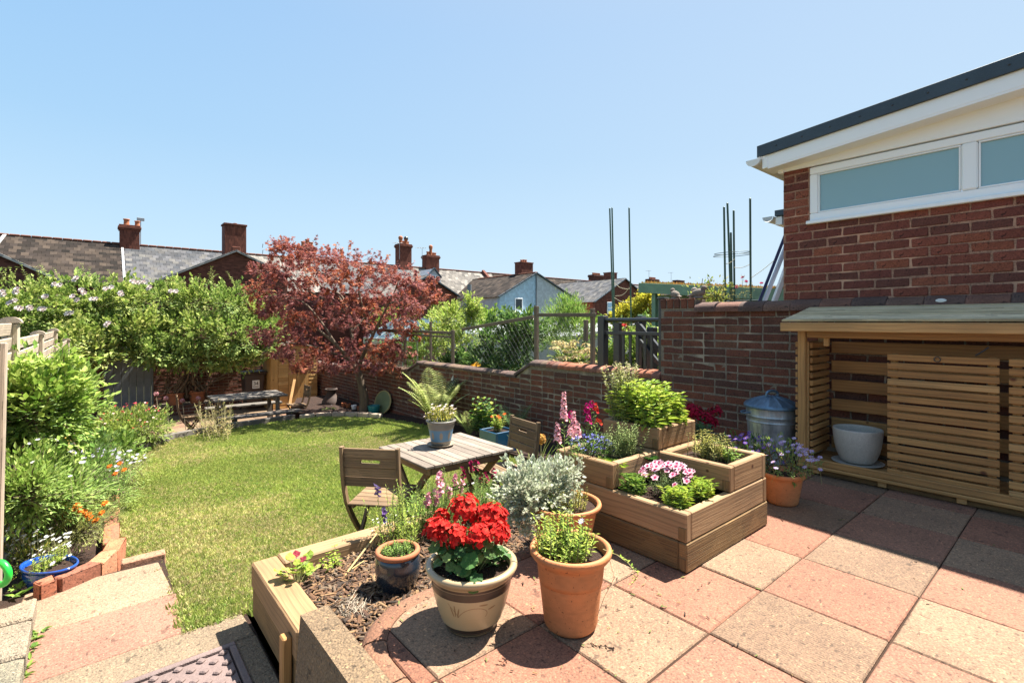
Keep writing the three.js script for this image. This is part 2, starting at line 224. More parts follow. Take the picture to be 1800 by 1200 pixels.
{
  R = rng(21); const bedding = slabGeo(patioHull.map(([u, v]) => [Math.min(u, EU - .003), Math.max(v, EV + .003)]), -.5, -.008, 0);
  part('bedding', bedding, std({ color: C('#7d6a58'), map: T_soil, roughness: 1 }), patio);
  for (let i = -7; i < 4; i++) for (let j = -4; j < 6; j++) {
    const u0 = GU + i * GS, v0 = GV + j * GS, q = .0026; let poly = [[u0 + q, v0 + q], [u0 + GS - q, v0 + q], [u0 + GS - q, v0 + GS - q], [u0 + q, v0 + GS - q]];
    poly = clipConvex(poly, patioHull); if (poly.length < 3) continue;
    const area = Math.abs(poly.reduce((s, p, k) => { const n = poly[(k + 1) % poly.length]; return s + p[0] * n[1] - p[1] * n[0]; }, 0)) / 2; if (area < .004) continue;
    poly = poly.map(([u, v]) => [u + rr(-.0025, .0025), v + rr(-.0025, .0025)]);
    const isRed = ((i + j) % 2 + 2) % 2 === 0, dy = rr(-.003, .003), g = slabGeo(poly, -.05 + dy, dy, .005), o = [R() * 5, R() * 5], uv = g.attributes.uv; for (let k = 0; k < uv.count; k++) uv.setXY(k, uv.getX(k) + o[0], uv.getY(k) + o[1]);
    part('paving_slab', g, pick(isRed ? slabMats.red : R() < .55 ? slabMats.rib : slabMats.buff), patio);
  }
  // bullnosed edging bricks: straight along v, round the corner, then along u
  const prof = (len) => { const s = new THREE.Shape(); s.moveTo(0, -.16); s.lineTo(0, -.004); s.lineTo(.05, 0); s.absarc(.05, -.05, .05, Math.PI / 2, 0, true); s.lineTo(.1, -.16); return new THREE.ExtrudeGeometry(s, { depth: len, bevelEnabled: false, curveSegments: 6 }); };
  const path = []; for (let v = 2.05; v > EV + CR; v -= .02) path.push([EU, v, 1, 0]); for (let k = 0; k <= 22; k++) { const a = -k / 22 * Math.PI / 2; path.push([EU - CR + CR * Math.cos(a), EV + CR + CR * Math.sin(a), Math.cos(a), Math.sin(a)]); } for (let u = EU - CR - .02; u > -.6; u -= .02) path.push([u, EV, 0, -1]);
  const cs = [[0, -.16], [0, -.006], [.012, 0], [.05, 0], [.075, -.007], [.094, -.026], [.1, -.05], [.1, -.16]];
  let i0 = 0; while (i0 < path.length - 4) {
    const i1 = Math.min(path.length - 1, i0 + 10 + ri(2)), pos = [], uv = []; const row = (k, e) => cs.map(([o, y]) => W(path[k][0] + path[k][2] * (o + .003), path[k][1] + path[k][3] * (o + .003), y + e));
    const e = rr(-.004, .004); let L = 0; for (let k = i0; k < i1 - (i1 === path.length - 1 ? 0 : 0); k++) { if (k + 1 > i1 - 1 + 1) break; const f0 = k === i0 ? .12 : 0, a = row(k, e), b = row(k + 1, e); if (f0) a.forEach((p, n) => p.lerp(b[n], .25));
      for (let n = 0; n < cs.length - 1; n++) { pos.push(a[n], b[n], b[n + 1], a[n], b[n + 1], a[n + 1]); const s0 = n * .04, s1 = s0 + .04; uv.push(L, s0, L + .02, s0, L + .02, s1, L, s0, L + .02, s1, L, s1); } L += .02;
      if (k === i0 || k === i1 - 1) { const c = k === i0 ? a : b; for (let n = 1; n < cs.length - 1; n++) { k === i0 ? pos.push(c[0], c[n], c[n + 1]) : pos.push(c[0], c[n + 1], c[n]); uv.push(0, 0, .1, 0, .1, .1); } } }
    const g = new THREE.BufferGeometry(); g.setAttribute('position', new THREE.BufferAttribute(new Float32Array(pos.flatMap((p) => [p.x, p.y, p.z])), 3)); g.setAttribute('uv', new THREE.BufferAttribute(new Float32Array(uv), 2)); g.computeVertexNormals();
    part('edging_brick', toCreasedNormals(g, .7), pick(M.edgeRed ??= ['#a3765a', '#9b6c51', '#a77d63'].map((c) => std({ color: C(c), map: T_agg, bumpMap: T_aggB, bumpScale: .003, roughness: .92 }))), patio); i0 = i1;
  }
}
// lower path and manhole surround
const PATHY = -.36;
const path_ = structure('path', 'lower garden path of worn concrete slabs');
{
  R = rng(5); part('bedding', gbox(-1, 2.928, -2.2, .62, PATHY - .3, PATHY - .012, 0), M.soil, path_); part('bedding', gbox(2.929, 3.94, -2.2, .35, PATHY - .3, PATHY - .012, 0), M.soil, path_);
  const S = (poly, m, y = PATHY) => part('paving_slab', slabGeo(poly.map(([u, v]) => [u + rr(-.006, .006), v + rr(-.006, .006)]), y - .05, y, .007), m, path_);
  S([[3.39, -.34], [3.93, -.30], [3.90, .32], [3.39, .345]], slabMats.buff[2], PATHY - .004); S([[2.925, -.42], [3.38, -.38], [3.38, .36], [2.925, .34]], std({ color: C('#b0806a'), map: T_agg, bumpMap: T_aggB, bumpScale: .0025, roughness: .9 }));
  const conc = std({ color: C('#a08a70'), map: T_agg, bumpMap: T_aggB, bumpScale: .006, roughness: .95 });
  S([[2.675, -.6], [2.915, -.55], [2.915, .60], [2.675, .60]], conc, PATHY + .008); S([[1.2, .52], [2.67, .52], [2.67, .605], [1.2, .605]], conc, PATHY + .006); S([[1.2, -.7], [2.67, -.7], [2.67, -.125], [1.2, -.125]], conc, PATHY + .006); S([[1.2, -.12], [2.04, -.12], [2.04, .515], [1.2, .515]], conc, PATHY + .006);
  const stone = ['#b3a087', '#ab9a83', '#a0967f'].map((c) => std({ color: C(c), map: T_agg, bumpMap: T_noiseB, bumpScale: .008, roughness: .92 }));
  const P = (a, b) => onY(a, b, -.27).slice(0, 2);
  const stones = structure('stone_step', 'pale riven stone slabs beside the lower path');
  const T = (pts, m) => part('stone_slab', slabGeo(pts, -.42, -.27, .012), m, stones);
  T([P(-120, 1120), P(-120, 1085), P(8, 1067), P(64, 1048), P(56, 1083), P(2, 1097)], stone[0]); T([P(-130, 1180), P(-120, 1124), P(2, 1101), P(55, 1087), P(44, 1148), P(2, 1160)], stone[1]); T([P(-140, 1300), P(-130, 1185), P(2, 1164), P(42, 1153), P(30, 1210), P(8, 1290)], stone[2]);
}
{ // manhole cover
  R = rng(8); const g = thing('manhole_cover', 'rusty iron manhole cover with raised square studs set in concrete', 'manhole cover', [2.35, .2, PATHY]);
  const iron = std({ color: C('#84706a'), map: T_noise, bumpMap: T_noiseB, bumpScale: .002, roughness: .7, metalness: .1 }), y = PATHY;
  part('frame', [gbox(2.64, 2.67, -.12, .515, y - .04, y + .014), gbox(2.045, 2.075, -.12, .515, y - .04, y + .014), gbox(2.077, 2.638, .487, .515, y - .04, y + .014), gbox(2.077, 2.638, -.12, -.092, y - .04, y + .014)], iron, g);
  part('plate', gbox(2.082, 2.633, -.087, .482, y - .03, y + .004), iron, g);
  const st = cbox(.03, .014, .03, .005);
  for (let i = 0; i < 13; i++) for (let j = 0; j < 13; j++) if ((i + j) % 2 === 0 && !(Math.abs(i - 6) < 2 && Math.abs(j - 6) < 2)) put('stud', st, iron, g, [2.105 + i * .0425, -.065 + j * .0435, y + .0085], Math.PI / 4);
  const lift = lathe([[.0, .0], [.045, .0], [.05, .006], [.042, .008], [.0, .002]], 20).scale(1.5, 1, 1).translate(-2.36, y + .006, -.2); part('lifting_eye', lift, iron, g);
}
// lawn
const lawnPoly = [[2.93, .36], [3.95, .33], [4.3, .17], [4.9, .14], [6.2, .2], [7.5, .3], [8.85, .47], [9.75, .95], [10.2, 1.9], [10.4, 3.1], [10.25, 3.9], [9.5, 4.25], [7.5, 4.35], [6, 4.12], [4.3, 3.95], [3.2, 3.75], [2.93, 3.5]];
{
  R = rng(31); const n = 70, pos = [], idx = [], uv = [], id = new Map();
  const at = (i, j) => { const k = i * 1000 + j; if (!id.has(k)) { id.set(k, pos.length / 3); const u = 2.85 + i * .11, v = .05 + j * .11; pos.push(-u, lawnY(u, v) - .012 + .02 * (fbm((u / 8) % 1, (v / 8) % 1, 8, 2, 3) - .5), -v); uv.push(u, v); } return id.get(k); };
  for (let i = 0; i < n; i++) for (let j = 0; j < 41; j++) { const u = 2.9 + i * .11, v = .1 + j * .11; if (!inPoly(u, v, lawnPoly)) continue; idx.push(at(i, j), at(i, j + 1), at(i + 1, j + 1), at(i, j), at(i + 1, j + 1), at(i + 1, j)); }
  const g = new THREE.BufferGeometry(); g.setAttribute('position', new THREE.BufferAttribute(new Float32Array(pos), 3)); g.setAttribute('uv', new THREE.BufferAttribute(new Float32Array(uv), 2)); g.setIndex(idx); g.computeVertexNormals();
  const m = flagsOn(new THREE.Mesh(g, std({ color: C('#c4bb88'), map: T_grass, roughness: 1, side: THREE.DoubleSide }))); m.name = 'lawn'; m.userData = { kind: 'structure', label: 'turf of the sloping lawn' }; scene.add(m);
  // grass tufts
  const bl = [], bn = []; const tr = rng(77); const tg = new THREE.BufferGeometry();
  for (let k = 0; k < 11; k++) { const a = tr() * 6.28, r = .022 * Math.sqrt(tr()), x = Math.cos(a) * r, z = Math.sin(a) * r, h = .02 + .022 * tr(), l = tr() * 6.28, le = .004 + .018 * tr(), w = .0026 + .0018 * tr(), s = tr() * 3.14; const dx = Math.cos(s) * w, dz = Math.sin(s) * w, mx = x + Math.cos(l) * le * .35, mz = z + Math.sin(l) * le * .35;
    bl.push(x - dx, 0, z - dz, x + dx, 0, z + dz, mx + dx * .8, h * .6, mz + dz * .8, x - dx, 0, z - dz, mx + dx * .8, h * .6, mz + dz * .8, mx - dx * .8, h * .6, mz - dz * .8, mx - dx * .8, h * .6, mz - dz * .8, mx + dx * .8, h * .6, mz + dz * .8, x + Math.cos(l) * le, h, z + Math.sin(l) * le); }
  tg.setAttribute('position', new THREE.BufferAttribute(new Float32Array(bl), 3)); tg.computeVertexNormals();
  const pts = []; const straw = (u, v) => fbm(((u + 20) / 5) % 1, ((v + 20) / 5) % 1, 5, 4, 71);
  while (pts.length < 150000) { const u = rr(2.93, 10.4), v = rr(.1, 4.4); const near = u < 5 ? 1 : u < 7 ? .8 : .55; if (R() > near || !inPoly(u, v, lawnPoly)) continue; pts.push([u, v]); }
  const edgeT = []; for (let k = 0; k < lawnPoly.length; k++) { const a = lawnPoly[k], b = lawnPoly[(k + 1) % lawnPoly.length], L = Math.hypot(a[0] - b[0], a[1] - b[1]); for (let s = 0; s < L * 130; s++) { const f = R(); edgeT.push([lerp(a[0], b[0], f) + gauss() * .035, lerp(a[1], b[1], f) + gauss() * .035, 1]); } }
  pts.push(...edgeT);
  const im = new THREE.InstancedMesh(tg, phy({ color: 0xffffff, roughness: .95, transmission: .3, thickness: 0, specularIntensity: .4 }), pts.length), m4 = new THREE.Matrix4(), q = new THREE.Quaternion(), up = new V3(0, 1, 0), col = new THREE.Color();
  const A = C('#98ab4c'), B = C('#b8ba66'), S2 = C('#ccbd8a'), D = C('#7c9b45');
  pts.forEach(([u, v, e], i) => { const s = straw(u, v) + clamp((6.5 - u) * .015, -.05, .04) + clamp((1 - v) * .1, 0, .08), hp = fbm(((u + 9) / 3) % 1, ((v + 9) / 3) % 1, 6, 3, 90), sz = e ? rr(.9, 1.8) : rr(.6, 1.15) * (.55 + hp); q.setFromAxisAngle(up, R() * 6.28); m4.compose(W(u, v, lawnY(u, v) - .012), q, new V3(sz, sz * rr(.8, 1.25), sz)); im.setMatrixAt(i, m4);
    if (R() < clamp((s - .42) * 2.1, .03, .62)) col.copy(S2).lerp(B, R() * .6); else col.copy(R() < .3 ? D : A).lerp(B, R() * .8); col.multiplyScalar(rr(.68, 1.15) * (.78 + .42 * hp)); im.setColorAt(i, col); });
  im.name = 'lawn_grass'; im.userData = { kind: 'stuff', label: 'short mown grass with straw coloured patches', category: 'grass' }; flagsOn(im); scene.add(im);
}
// beds
const soilBeds = structure('flower_bed', 'dark soil of the flower beds');
part('soil', slabGeo([[3.9, .36], [3.3, -.45], [10.6, -.5], [10.4, 1.6], [9.9, 1.0], [8.9, .52], [7.5, .33], [6.2, .24], [4.9, .16], [4.4, .18]], -1, -.47, 0), M.soil, soilBeds);
{ const p = soilBeds.children[0].geometry.attributes.position; for (let i = 0; i < p.count; i++) if (p.getY(i) > -.6) { const u = -p.getX(i); p.setY(i, lawnY(u) - .01); } soilBeds.children[0].geometry.computeVertexNormals(); }
part('soil', slabGeo([[2.85, 3.4], [4.3, 3.9], [6, 4.08], [7.5, 4.32], [9.5, 4.2], [11, 4.3], [11, 4.78], [2.3, 4.78], [2.3, 3.4]], -1, -.47, 0), M.soil, soilBeds);
{ const p = soilBeds.children[1].geometry.attributes.position; for (let i = 0; i < p.count; i++) if (p.getY(i) > -.6) { const u = -p.getX(i); p.setY(i, lawnY(u) + .02); } soilBeds.children[1].geometry.computeVertexNormals(); }
// far terrace
const FY = -1.1;
const terrace = structure('terrace', 'lower terrace of pale concrete paving behind the lawn');
{
  R = rng(12); part('bedding', gbox(10.35, 15.4, -1, 4.8, FY - .3, FY - .012, 0), M.soil, terrace);
  const tm = ['#a08567', '#977a5f', '#9b785e', '#a58c70'].map((c) => std({ color: C(c), map: T_agg, bumpMap: T_aggB, bumpScale: .002, roughness: .92 }));
  for (let i = 0; i < 8; i++) for (let j = 0; j < 9; j++) part('paving_slab', gbox(10.4 + i * .6 + .005, 11 + i * .6 - .005, -.7 + j * .6 + .005, -.1 + j * .6 - .005, FY - .06, FY + rr(-.004, .004), .006), pick(tm), terrace);
}
// timber edging between lawn and terrace: separate lengths along the curve
{
  R = rng(14); const g = thing('timber_edging', 'weathered grey sleepers edging the lawn before the picnic table', 'edging', [10.2, 2, -.9]);
  const pts = [[9.0, .5], [9.85, .98], [10.3, 1.9], [10.5, 3.1]]; for (let i = 0; i < 3; i++) { const a = pts[i], b = pts[i + 1], y = lawnY(a[0]) + .03; part('sleeper', gbeam([a[0], a[1], y], [b[0], b[1], lawnY(b[0]) + .03], .1, .17, .008), M.darkWood, g); }
  const h = thing('stone_edging', 'curved edging of pale stones along the bed under the maple', 'edging', [10.4, 3.8, -.8]);
  const e = [[10.5, 3.2], [10.42, 3.5], [10.3, 3.8], [10.05, 4.0], [9.75, 4.15], [9.4, 4.24], [9.05, 4.3]]; for (let i = 0; i < e.length - 1; i++) { const a = e[i], b = e[i + 1]; part('stone', gbeam([a[0], a[1], lawnY(a[0]) + .03], [lerp(a[0], b[0], .94), lerp(a[1], b[1], .94), lawnY(b[0]) + .03], .1, .13, .015), pick(M.fence), h); }
  part('bed_soil', slabGeo([[10.4, 3.5], [10.25, 3.85], [9.75, 4.17], [9.05, 4.32], [9.05, 4.77], [13, 4.77], [13, 3.9], [11.2, 3.2]], -1.3, -.74, 0), M.soil, h);
}
// left brick edging of the bed
{
  R = rng(15); const g = thing('brick_edging', 'row of worn orange bricks edging the left flower bed by the path', 'edging', [4.2, 0, PATHY]);
  const bricks = [[66, 1072, 104, 1058], [105, 1058, 178, 1026], [178, 1026, 206, 1003], [206, 1003, 220, 978], [222, 977, 272, 962], [206, 966, 208, 936], [206, 934, 206, 915], [208, 913, 208, 896], [209, 893, 211, 877], [212, 873, 216, 860], [217, 857, 222, 845], [223, 842, 230, 831]];
  part('brick', gbox(3.945, 4.03, .13, .36, -.46, -.335, .006), M.edgeBricks[3], g);
  bricks.forEach(([a, b, c, d], i) => { if (i === 4) return; const p = onLawn(a, b), q = onLawn(c, d); const y0 = Math.min(p[2], q[2]) - .08, top = i === 4 ? -.375 : lawnY((p[0] + q[0]) / 2) + (i < 4 ? .135 : .07); const L = Math.hypot(p[0] - q[0], p[1] - q[1]); const geo = cbox(L - .013, top - y0 + rr(-.008, .008), .085, .006, 'x', .004); geo.rotateY(Math.atan2(-(q[1] - p[1]) * -1, -(q[0] - p[0])) * 1); const off = .042; const nx = -(q[1] - p[1]) / L, nv = (q[0] - p[0]) / L; geo.translate(-((p[0] + q[0]) / 2 + nx * off * -1), (top + y0) / 2, -((p[1] + q[1]) / 2 + nv * off * -1)); part('brick', geo, M.edgeBricks[(i * 3 + 1) % 5], g); });
}
// raised bed beside the patio: sleepers, concrete kerb, mulch
{
  R = rng(16); const g = thing('raised_bed', 'raised mulch bed held by pale timber sleepers beside the lawn', 'raised bed', [2.4, 1.2, -.36]); const T = -.045;
  part('sleeper', gbox(2.045, 2.785, .612, .735, T - .125, T, .008), M.sleeper[0], g); part('sleeper', gbox(2.045, 2.78, .618, .73, T - .27, T - .129, .006), M.sleeperOld[0], g);
  part('sleeper', gbox(2.665, 2.795, .738, 2.1, T - .125, T + .003, .008), M.sleeper[2], g); part('sleeper', gbox(2.67, 2.79, .738, 2.1, T - .40, T - .129, .008), M.sleeperOld[1], g);
  part('post', gbox(2.10, 2.15, .575, .612, T - .33, T - .045, .005), M.pine[1], g);
  const kerb = new THREE.Shape([[.0, 0], [.115, 0], [.115, .36], [.03, .36]].map(([a, b]) => new THREE.Vector2(a, b)));
  const kg = new THREE.ExtrudeGeometry(kerb, { depth: 1.3, bevelEnabled: true, bevelSize: .012, bevelThickness: .01, bevelSegments: 2 }).rotateY(-Math.PI / 2).rotateY(Math.PI); // runs along x
  kg.computeBoundingBox(); const bb = kg.boundingBox; kg.translate(-2.04 - bb.min.x, -.36 - bb.min.y, -.73 - bb.min.z); const kk = kg.toNonIndexed ? kg : kg; flatNormals(kk); boxUV(kk); part('kerb', kk, std({ color: C('#9a8062'), map: T_agg, bumpMap: T_aggB, bumpScale: .01, roughness: .95 }), g);
  part('fill', slabGeo([[1.2, .73], [2.66, .73], [2.66, 2.105], [1.2, 2.105]].filter(Boolean), -.5, T - .085, 0), M.soil, g);
  // bark mulch
  const chip = cbox(.034, .005, .011, .002), N = 9500, mats = ['#6d4e36', '#7f5e41', '#543b2b', '#9b7b58', '#423327', '#8a6949', '#7a6753', '#5d4634'].map(C);
  const im = new THREE.InstancedMesh(chip, std({ color: 0xffffff, map: T_old, roughness: .9 }), N), m4 = new THREE.Matrix4(), q = new THREE.Quaternion(); let k = 0;
  while (k < N) { const u = rr(1.2, 2.66), v = rr(.735, 2.1); const outside = u > EU + .1 || v < EV - .1 || Math.hypot(Math.max(0, u - (EU - CR)), Math.max(0, EV + CR - v)) > CR + .1 && u > EU - CR && v < EV + CR; if (!outside) continue; q.setFromEuler(new THREE.Euler(gauss() * .4, R() * 6.28, gauss() * .45)); const s = rr(.35, 1.25); m4.compose(W(u, v, T - .078 + rr(0, .028) + .022 * fbm((u * .7) % 1, (v * .7) % 1, 6, 2, 1)), q, new V3(s * rr(.7, 1.6), s, s * rr(.7, 1.5))); im.setMatrixAt(k, m4); im.setColorAt(k, pick(mats)); k++; }
  im.name = 'bark_mulch'; im.userData = { kind: 'stuff', label: 'loose brown bark mulch in the raised bed', category: 'mulch' }; flagsOn(im); scene.add(im);
}

{ // dry leaf bits and twigs on the slabs
  R = rng(17); const bit = cbox(.013, .002, .005, .0008), N = 240, im = new THREE.InstancedMesh(bit, std({ color: 0xffffff, roughness: .95 }), N), m4 = new THREE.Matrix4(), q = new THREE.Quaternion(), cs = ['#4c3a2a', '#6b5238', '#8a7048', '#3a2e24', '#5d6a34'].map(C);
  for (let k = 0; k < N; k++) { let u, v; if (k < 120) { u = rr(1.0, 1.9); v = rr(.85, 2.1); } else { u = rr(-.6, 1.85); v = rr(1, 4.1); if (R() < .6) { const j = Math.round((v - GV) / GS); v = GV + j * GS + gauss() * .012; } } const s = rr(.3, 1.2); q.setFromEuler(new THREE.Euler(gauss() * .15, R() * 6.28, gauss() * .15)); m4.compose(W(u, v, .004), q, new V3(s * rr(.5, 2), 1, s)); im.setMatrixAt(k, m4); im.setColorAt(k, pick(cs)); }
  im.name = 'leaf_litter'; im.userData = { kind: 'stuff', label: 'scattered dry leaf bits on the patio slabs', category: 'litter' }; flagsOn(im); scene.add(im);
}
// ---------- brickwork ----------
const brickGeos = {};
function brickGeo(len, H, dep) { const k = `${len.toFixed(3)}_${H}_${dep}`; if (!brickGeos[k]) { brickGeos[k] = []; for (let i = 0; i < 4; i++) brickGeos[k].push(cbox(len, H, dep, .005, 'x', .0022)); } return pick(brickGeos[k]); }
// face: 'v' = plane of constant v (runs along u), 'u' = plane of constant u (runs along v)
function brickFace(parent, { face, at, s0, s1, y0, top, mats, L = .235, course = .0775, joint = .011, skip = () => false, max = 300, flemish = 0, seed = 3, proud = .004, tintJ = .12 }) {
  R = rng(seed); const list = [], H = +(course - joint).toFixed(4), dep = .04;
  for (let r = 0; y0 + (r + 1) * course < 6; r++) {
    const y = y0 + r * course; let s = s0 - (r % 2 ? L / 2 : 0) ; let any = false;
    while (s < s1 - .03) { let len = L; if (flemish && R() < flemish) len = L / 2; let a = Math.max(s, s0), b = Math.min(s + len, s1); s += len; const w = b - a; if (w < .04) continue; const c = (a + b) / 2, yc = y + course / 2;
      if (yc + course * .4 > top(c)) continue; any = true; if (skip(c, yc, w)) continue;
      const wq = w > L * .9 ? L - joint : w > L * .4 ? L / 2 - joint : L / 4 - joint; list.push({ c, y: yc, w: Math.abs(w - joint), d: 0 }); }
    if (!any && r > 3) break;
  }
  const pos = (b, o) => face === 'v' ? [b.c, at + dep / 2 - proud + o, b.y] : [at + dep / 2 - proud + o, b.c, b.y];
  for (const b of list) { const p = pos(b, 0); b.d = Math.hypot(p[0], p[1], p[2] - EYE) * (b.w < .1 ? 1.15 : 1); }
  list.sort((a, b) => a.d - b.d); const rest = [];
  list.forEach((b, i) => {
    const o = rr(-.0025, .002), ry = (face === 'v' ? 0 : Math.PI / 2) + gauss() * .004, rz = gauss() * .006, q = Math.round(b.w * 50) / 50, g = brickGeo(q, H, dep), m = pick(mats);
    if (i < max) { const n = put('brick', g, m, parent, pos(b, o), ry, 0, rz); n.scale.x = b.w / q; }
    else { const h = g.clone(); h.scale(b.w / q, 1, 1); h.rotateZ(rz); h.rotateY(ry); h.translate(...W(...pos(b, o)).toArray()); rest.push(tint(h, m.color.clone().multiplyScalar(rr(.92, 1.06)))); }
  });
  if (rest.length) { const s = part('brickwork', merge(rest), M.brickV, parent); s.userData.kind = 'stuff'; }
}
const WV = 4.78;
const copingGeo = (len, r) => { const s = new THREE.Shape(); s.moveTo(-.125, -.02); s.lineTo(-.125, .0); s.absellipse(0, 0, .125, r, Math.PI, 0, true); s.lineTo(.125, -.02); const g = new THREE.ExtrudeGeometry(s, { depth: len - .012, bevelEnabled: true, bevelSize: .004, bevelThickness: .006, bevelSegments: 1, curveSegments: 8 }).rotateY(Math.PI / 2).toNonIndexed(); flatNormals(g); return boxUV(toCreasedNormals(g, .5), 'x'); };
{ // tall wall running on under the garage
  const w = thing('brick_wall', 'tall old red brick wall with rounded coping behind the log store', 'wall', [1.5, WV, 0]);
  part('core', gbox(-1.6, 3.112, WV, WV + .2, -.4, 1.30, .002), M.mortar, w); part('core', gbox(2.7, 3.112, WV + .002, WV + .2, 1.302, 1.412, .002), M.mortar, w);
  brickFace(w, { face: 'v', at: WV, s0: -1.5, s1: 3.12, y0: -.3275, top: (u) => u > 2.7 ? 1.34 : 1.305, mats: M.wallBricks, flemish: .22, seed: 44, skip: (u, y) => u < 1.45 && y < .1 || u < -.3 || u < 2.3 && y < 0 });
  R = rng(4); const sold = cbox(.07, .1, .06, .005, 'y', .002); for (let k = 0; k < 5; k++) put('soldier_brick', sold, pick(M.wallBricks), w, [2.75 + k * .083, WV + .022, 1.372], gauss() * .02);
  const cg = [copingGeo(.23, .075), copingGeo(.23, .07)], cm = brickSet(['#6a5148', '#74594c', '#5e4a42', '#7d5748']); for (let k = 0; k < 17; k++) put('coping_brick', cg[k % 2], cm[(k * 3) % 4], w, [2.695 - k * .232, WV + .085, 1.30 + rr(-.004, .004)], gauss() * .01);
  part('lime_patch', new THREE.SphereGeometry(.035, 10, 8).scale(1, .55, .4).translate(-.745, 1.33, -WV + .025), std({ color: C('#d9d5cc'), roughness: .9 }), w);
}
// low boundary wall stepping down the garden
const steps = [[3.125, 5.25, .555], [5.56, 8.45, .365], [8.85, 11.6, .185], [12.05, 15.2, .01]];
const lowTop = (u) => { for (let i = 0; i < 4; i++) { if (u <= steps[i][1]) return u >= steps[i][0] ? steps[i][2] : lerp(steps[i - 1][2], steps[i][2], (u - steps[i - 1][1]) / (steps[i][0] - steps[i - 1][1])); } return 0; };
{
  const w = thing('boundary_wall', 'low brick boundary wall stepping down the garden behind the table', 'wall', [7, WV, -.5]);
  const sh = new THREE.Shape(); sh.moveTo(-3.118, -1.4); sh.lineTo(-15.2, -1.4); sh.lineTo(-15.2, steps[3][2]); for (let i = 3; i >= 0; i--) { sh.lineTo(-steps[i][1] * (i === 3 ? 1 : 1), steps[i][2]); sh.lineTo(-steps[i][0], steps[i][2]); } 
  const cg = new THREE.ExtrudeGeometry(sh, { depth: .2, bevelEnabled: false }).translate(0, 0, -WV - .2); part('core', boxUV(cg.toNonIndexed(), 'x'), M.mortar, w);
  brickFace(w, { face: 'v', at: WV, s0: 3.128, s1: 14.9, y0: -1.2, top: (u) => lowTop(u) - .005, mats: M.wallBricks, flemish: .22, seed: 45, skip: (u, y) => y < lawnY(u) - .1 });
  R = rng(6); const cm = brickSet(['#a5664a', '#96604a', '#8a5c4c', '#a9745a', '#7d5a4b']), old = brickSet(['#6b554c', '#75604f', '#5f4d46']);
  const cop = copingGeo(.112, .055); for (let u = 3.17; u < 5.22; u += .112) put('coping_brick', cop, pick(u < 4.9 ? cm : old), w, [u + .05, WV + .1, .572 + rr(-.005, .005)], gauss() * .02);
  const cop2 = copingGeo(.225, .045); for (const [a, b, y] of steps.slice(1)) for (let u = a; u < Math.min(b, 14.4) - .1; u += .227) put('coping_brick', cop2, pick(old), w, [u + .22, WV + .1, y + .012 + rr(-.005, .005)], gauss() * .02);
  for (let i = 0; i < 3; i++) { const a = [steps[i][1] - .03, WV + .1, steps[i][2] + .03], b = [steps[i + 1][0] + .03, WV + .1, steps[i + 1][2] + .03]; const g = copingGeo(Math.hypot(a[0] - b[0], a[2] - b[2]), .04); put('ramp_coping', g, pick(old), w, b, 0, 0, 0).rotation.z = Math.atan2(a[2] - b[2], b[0] - a[0]) ; }
}
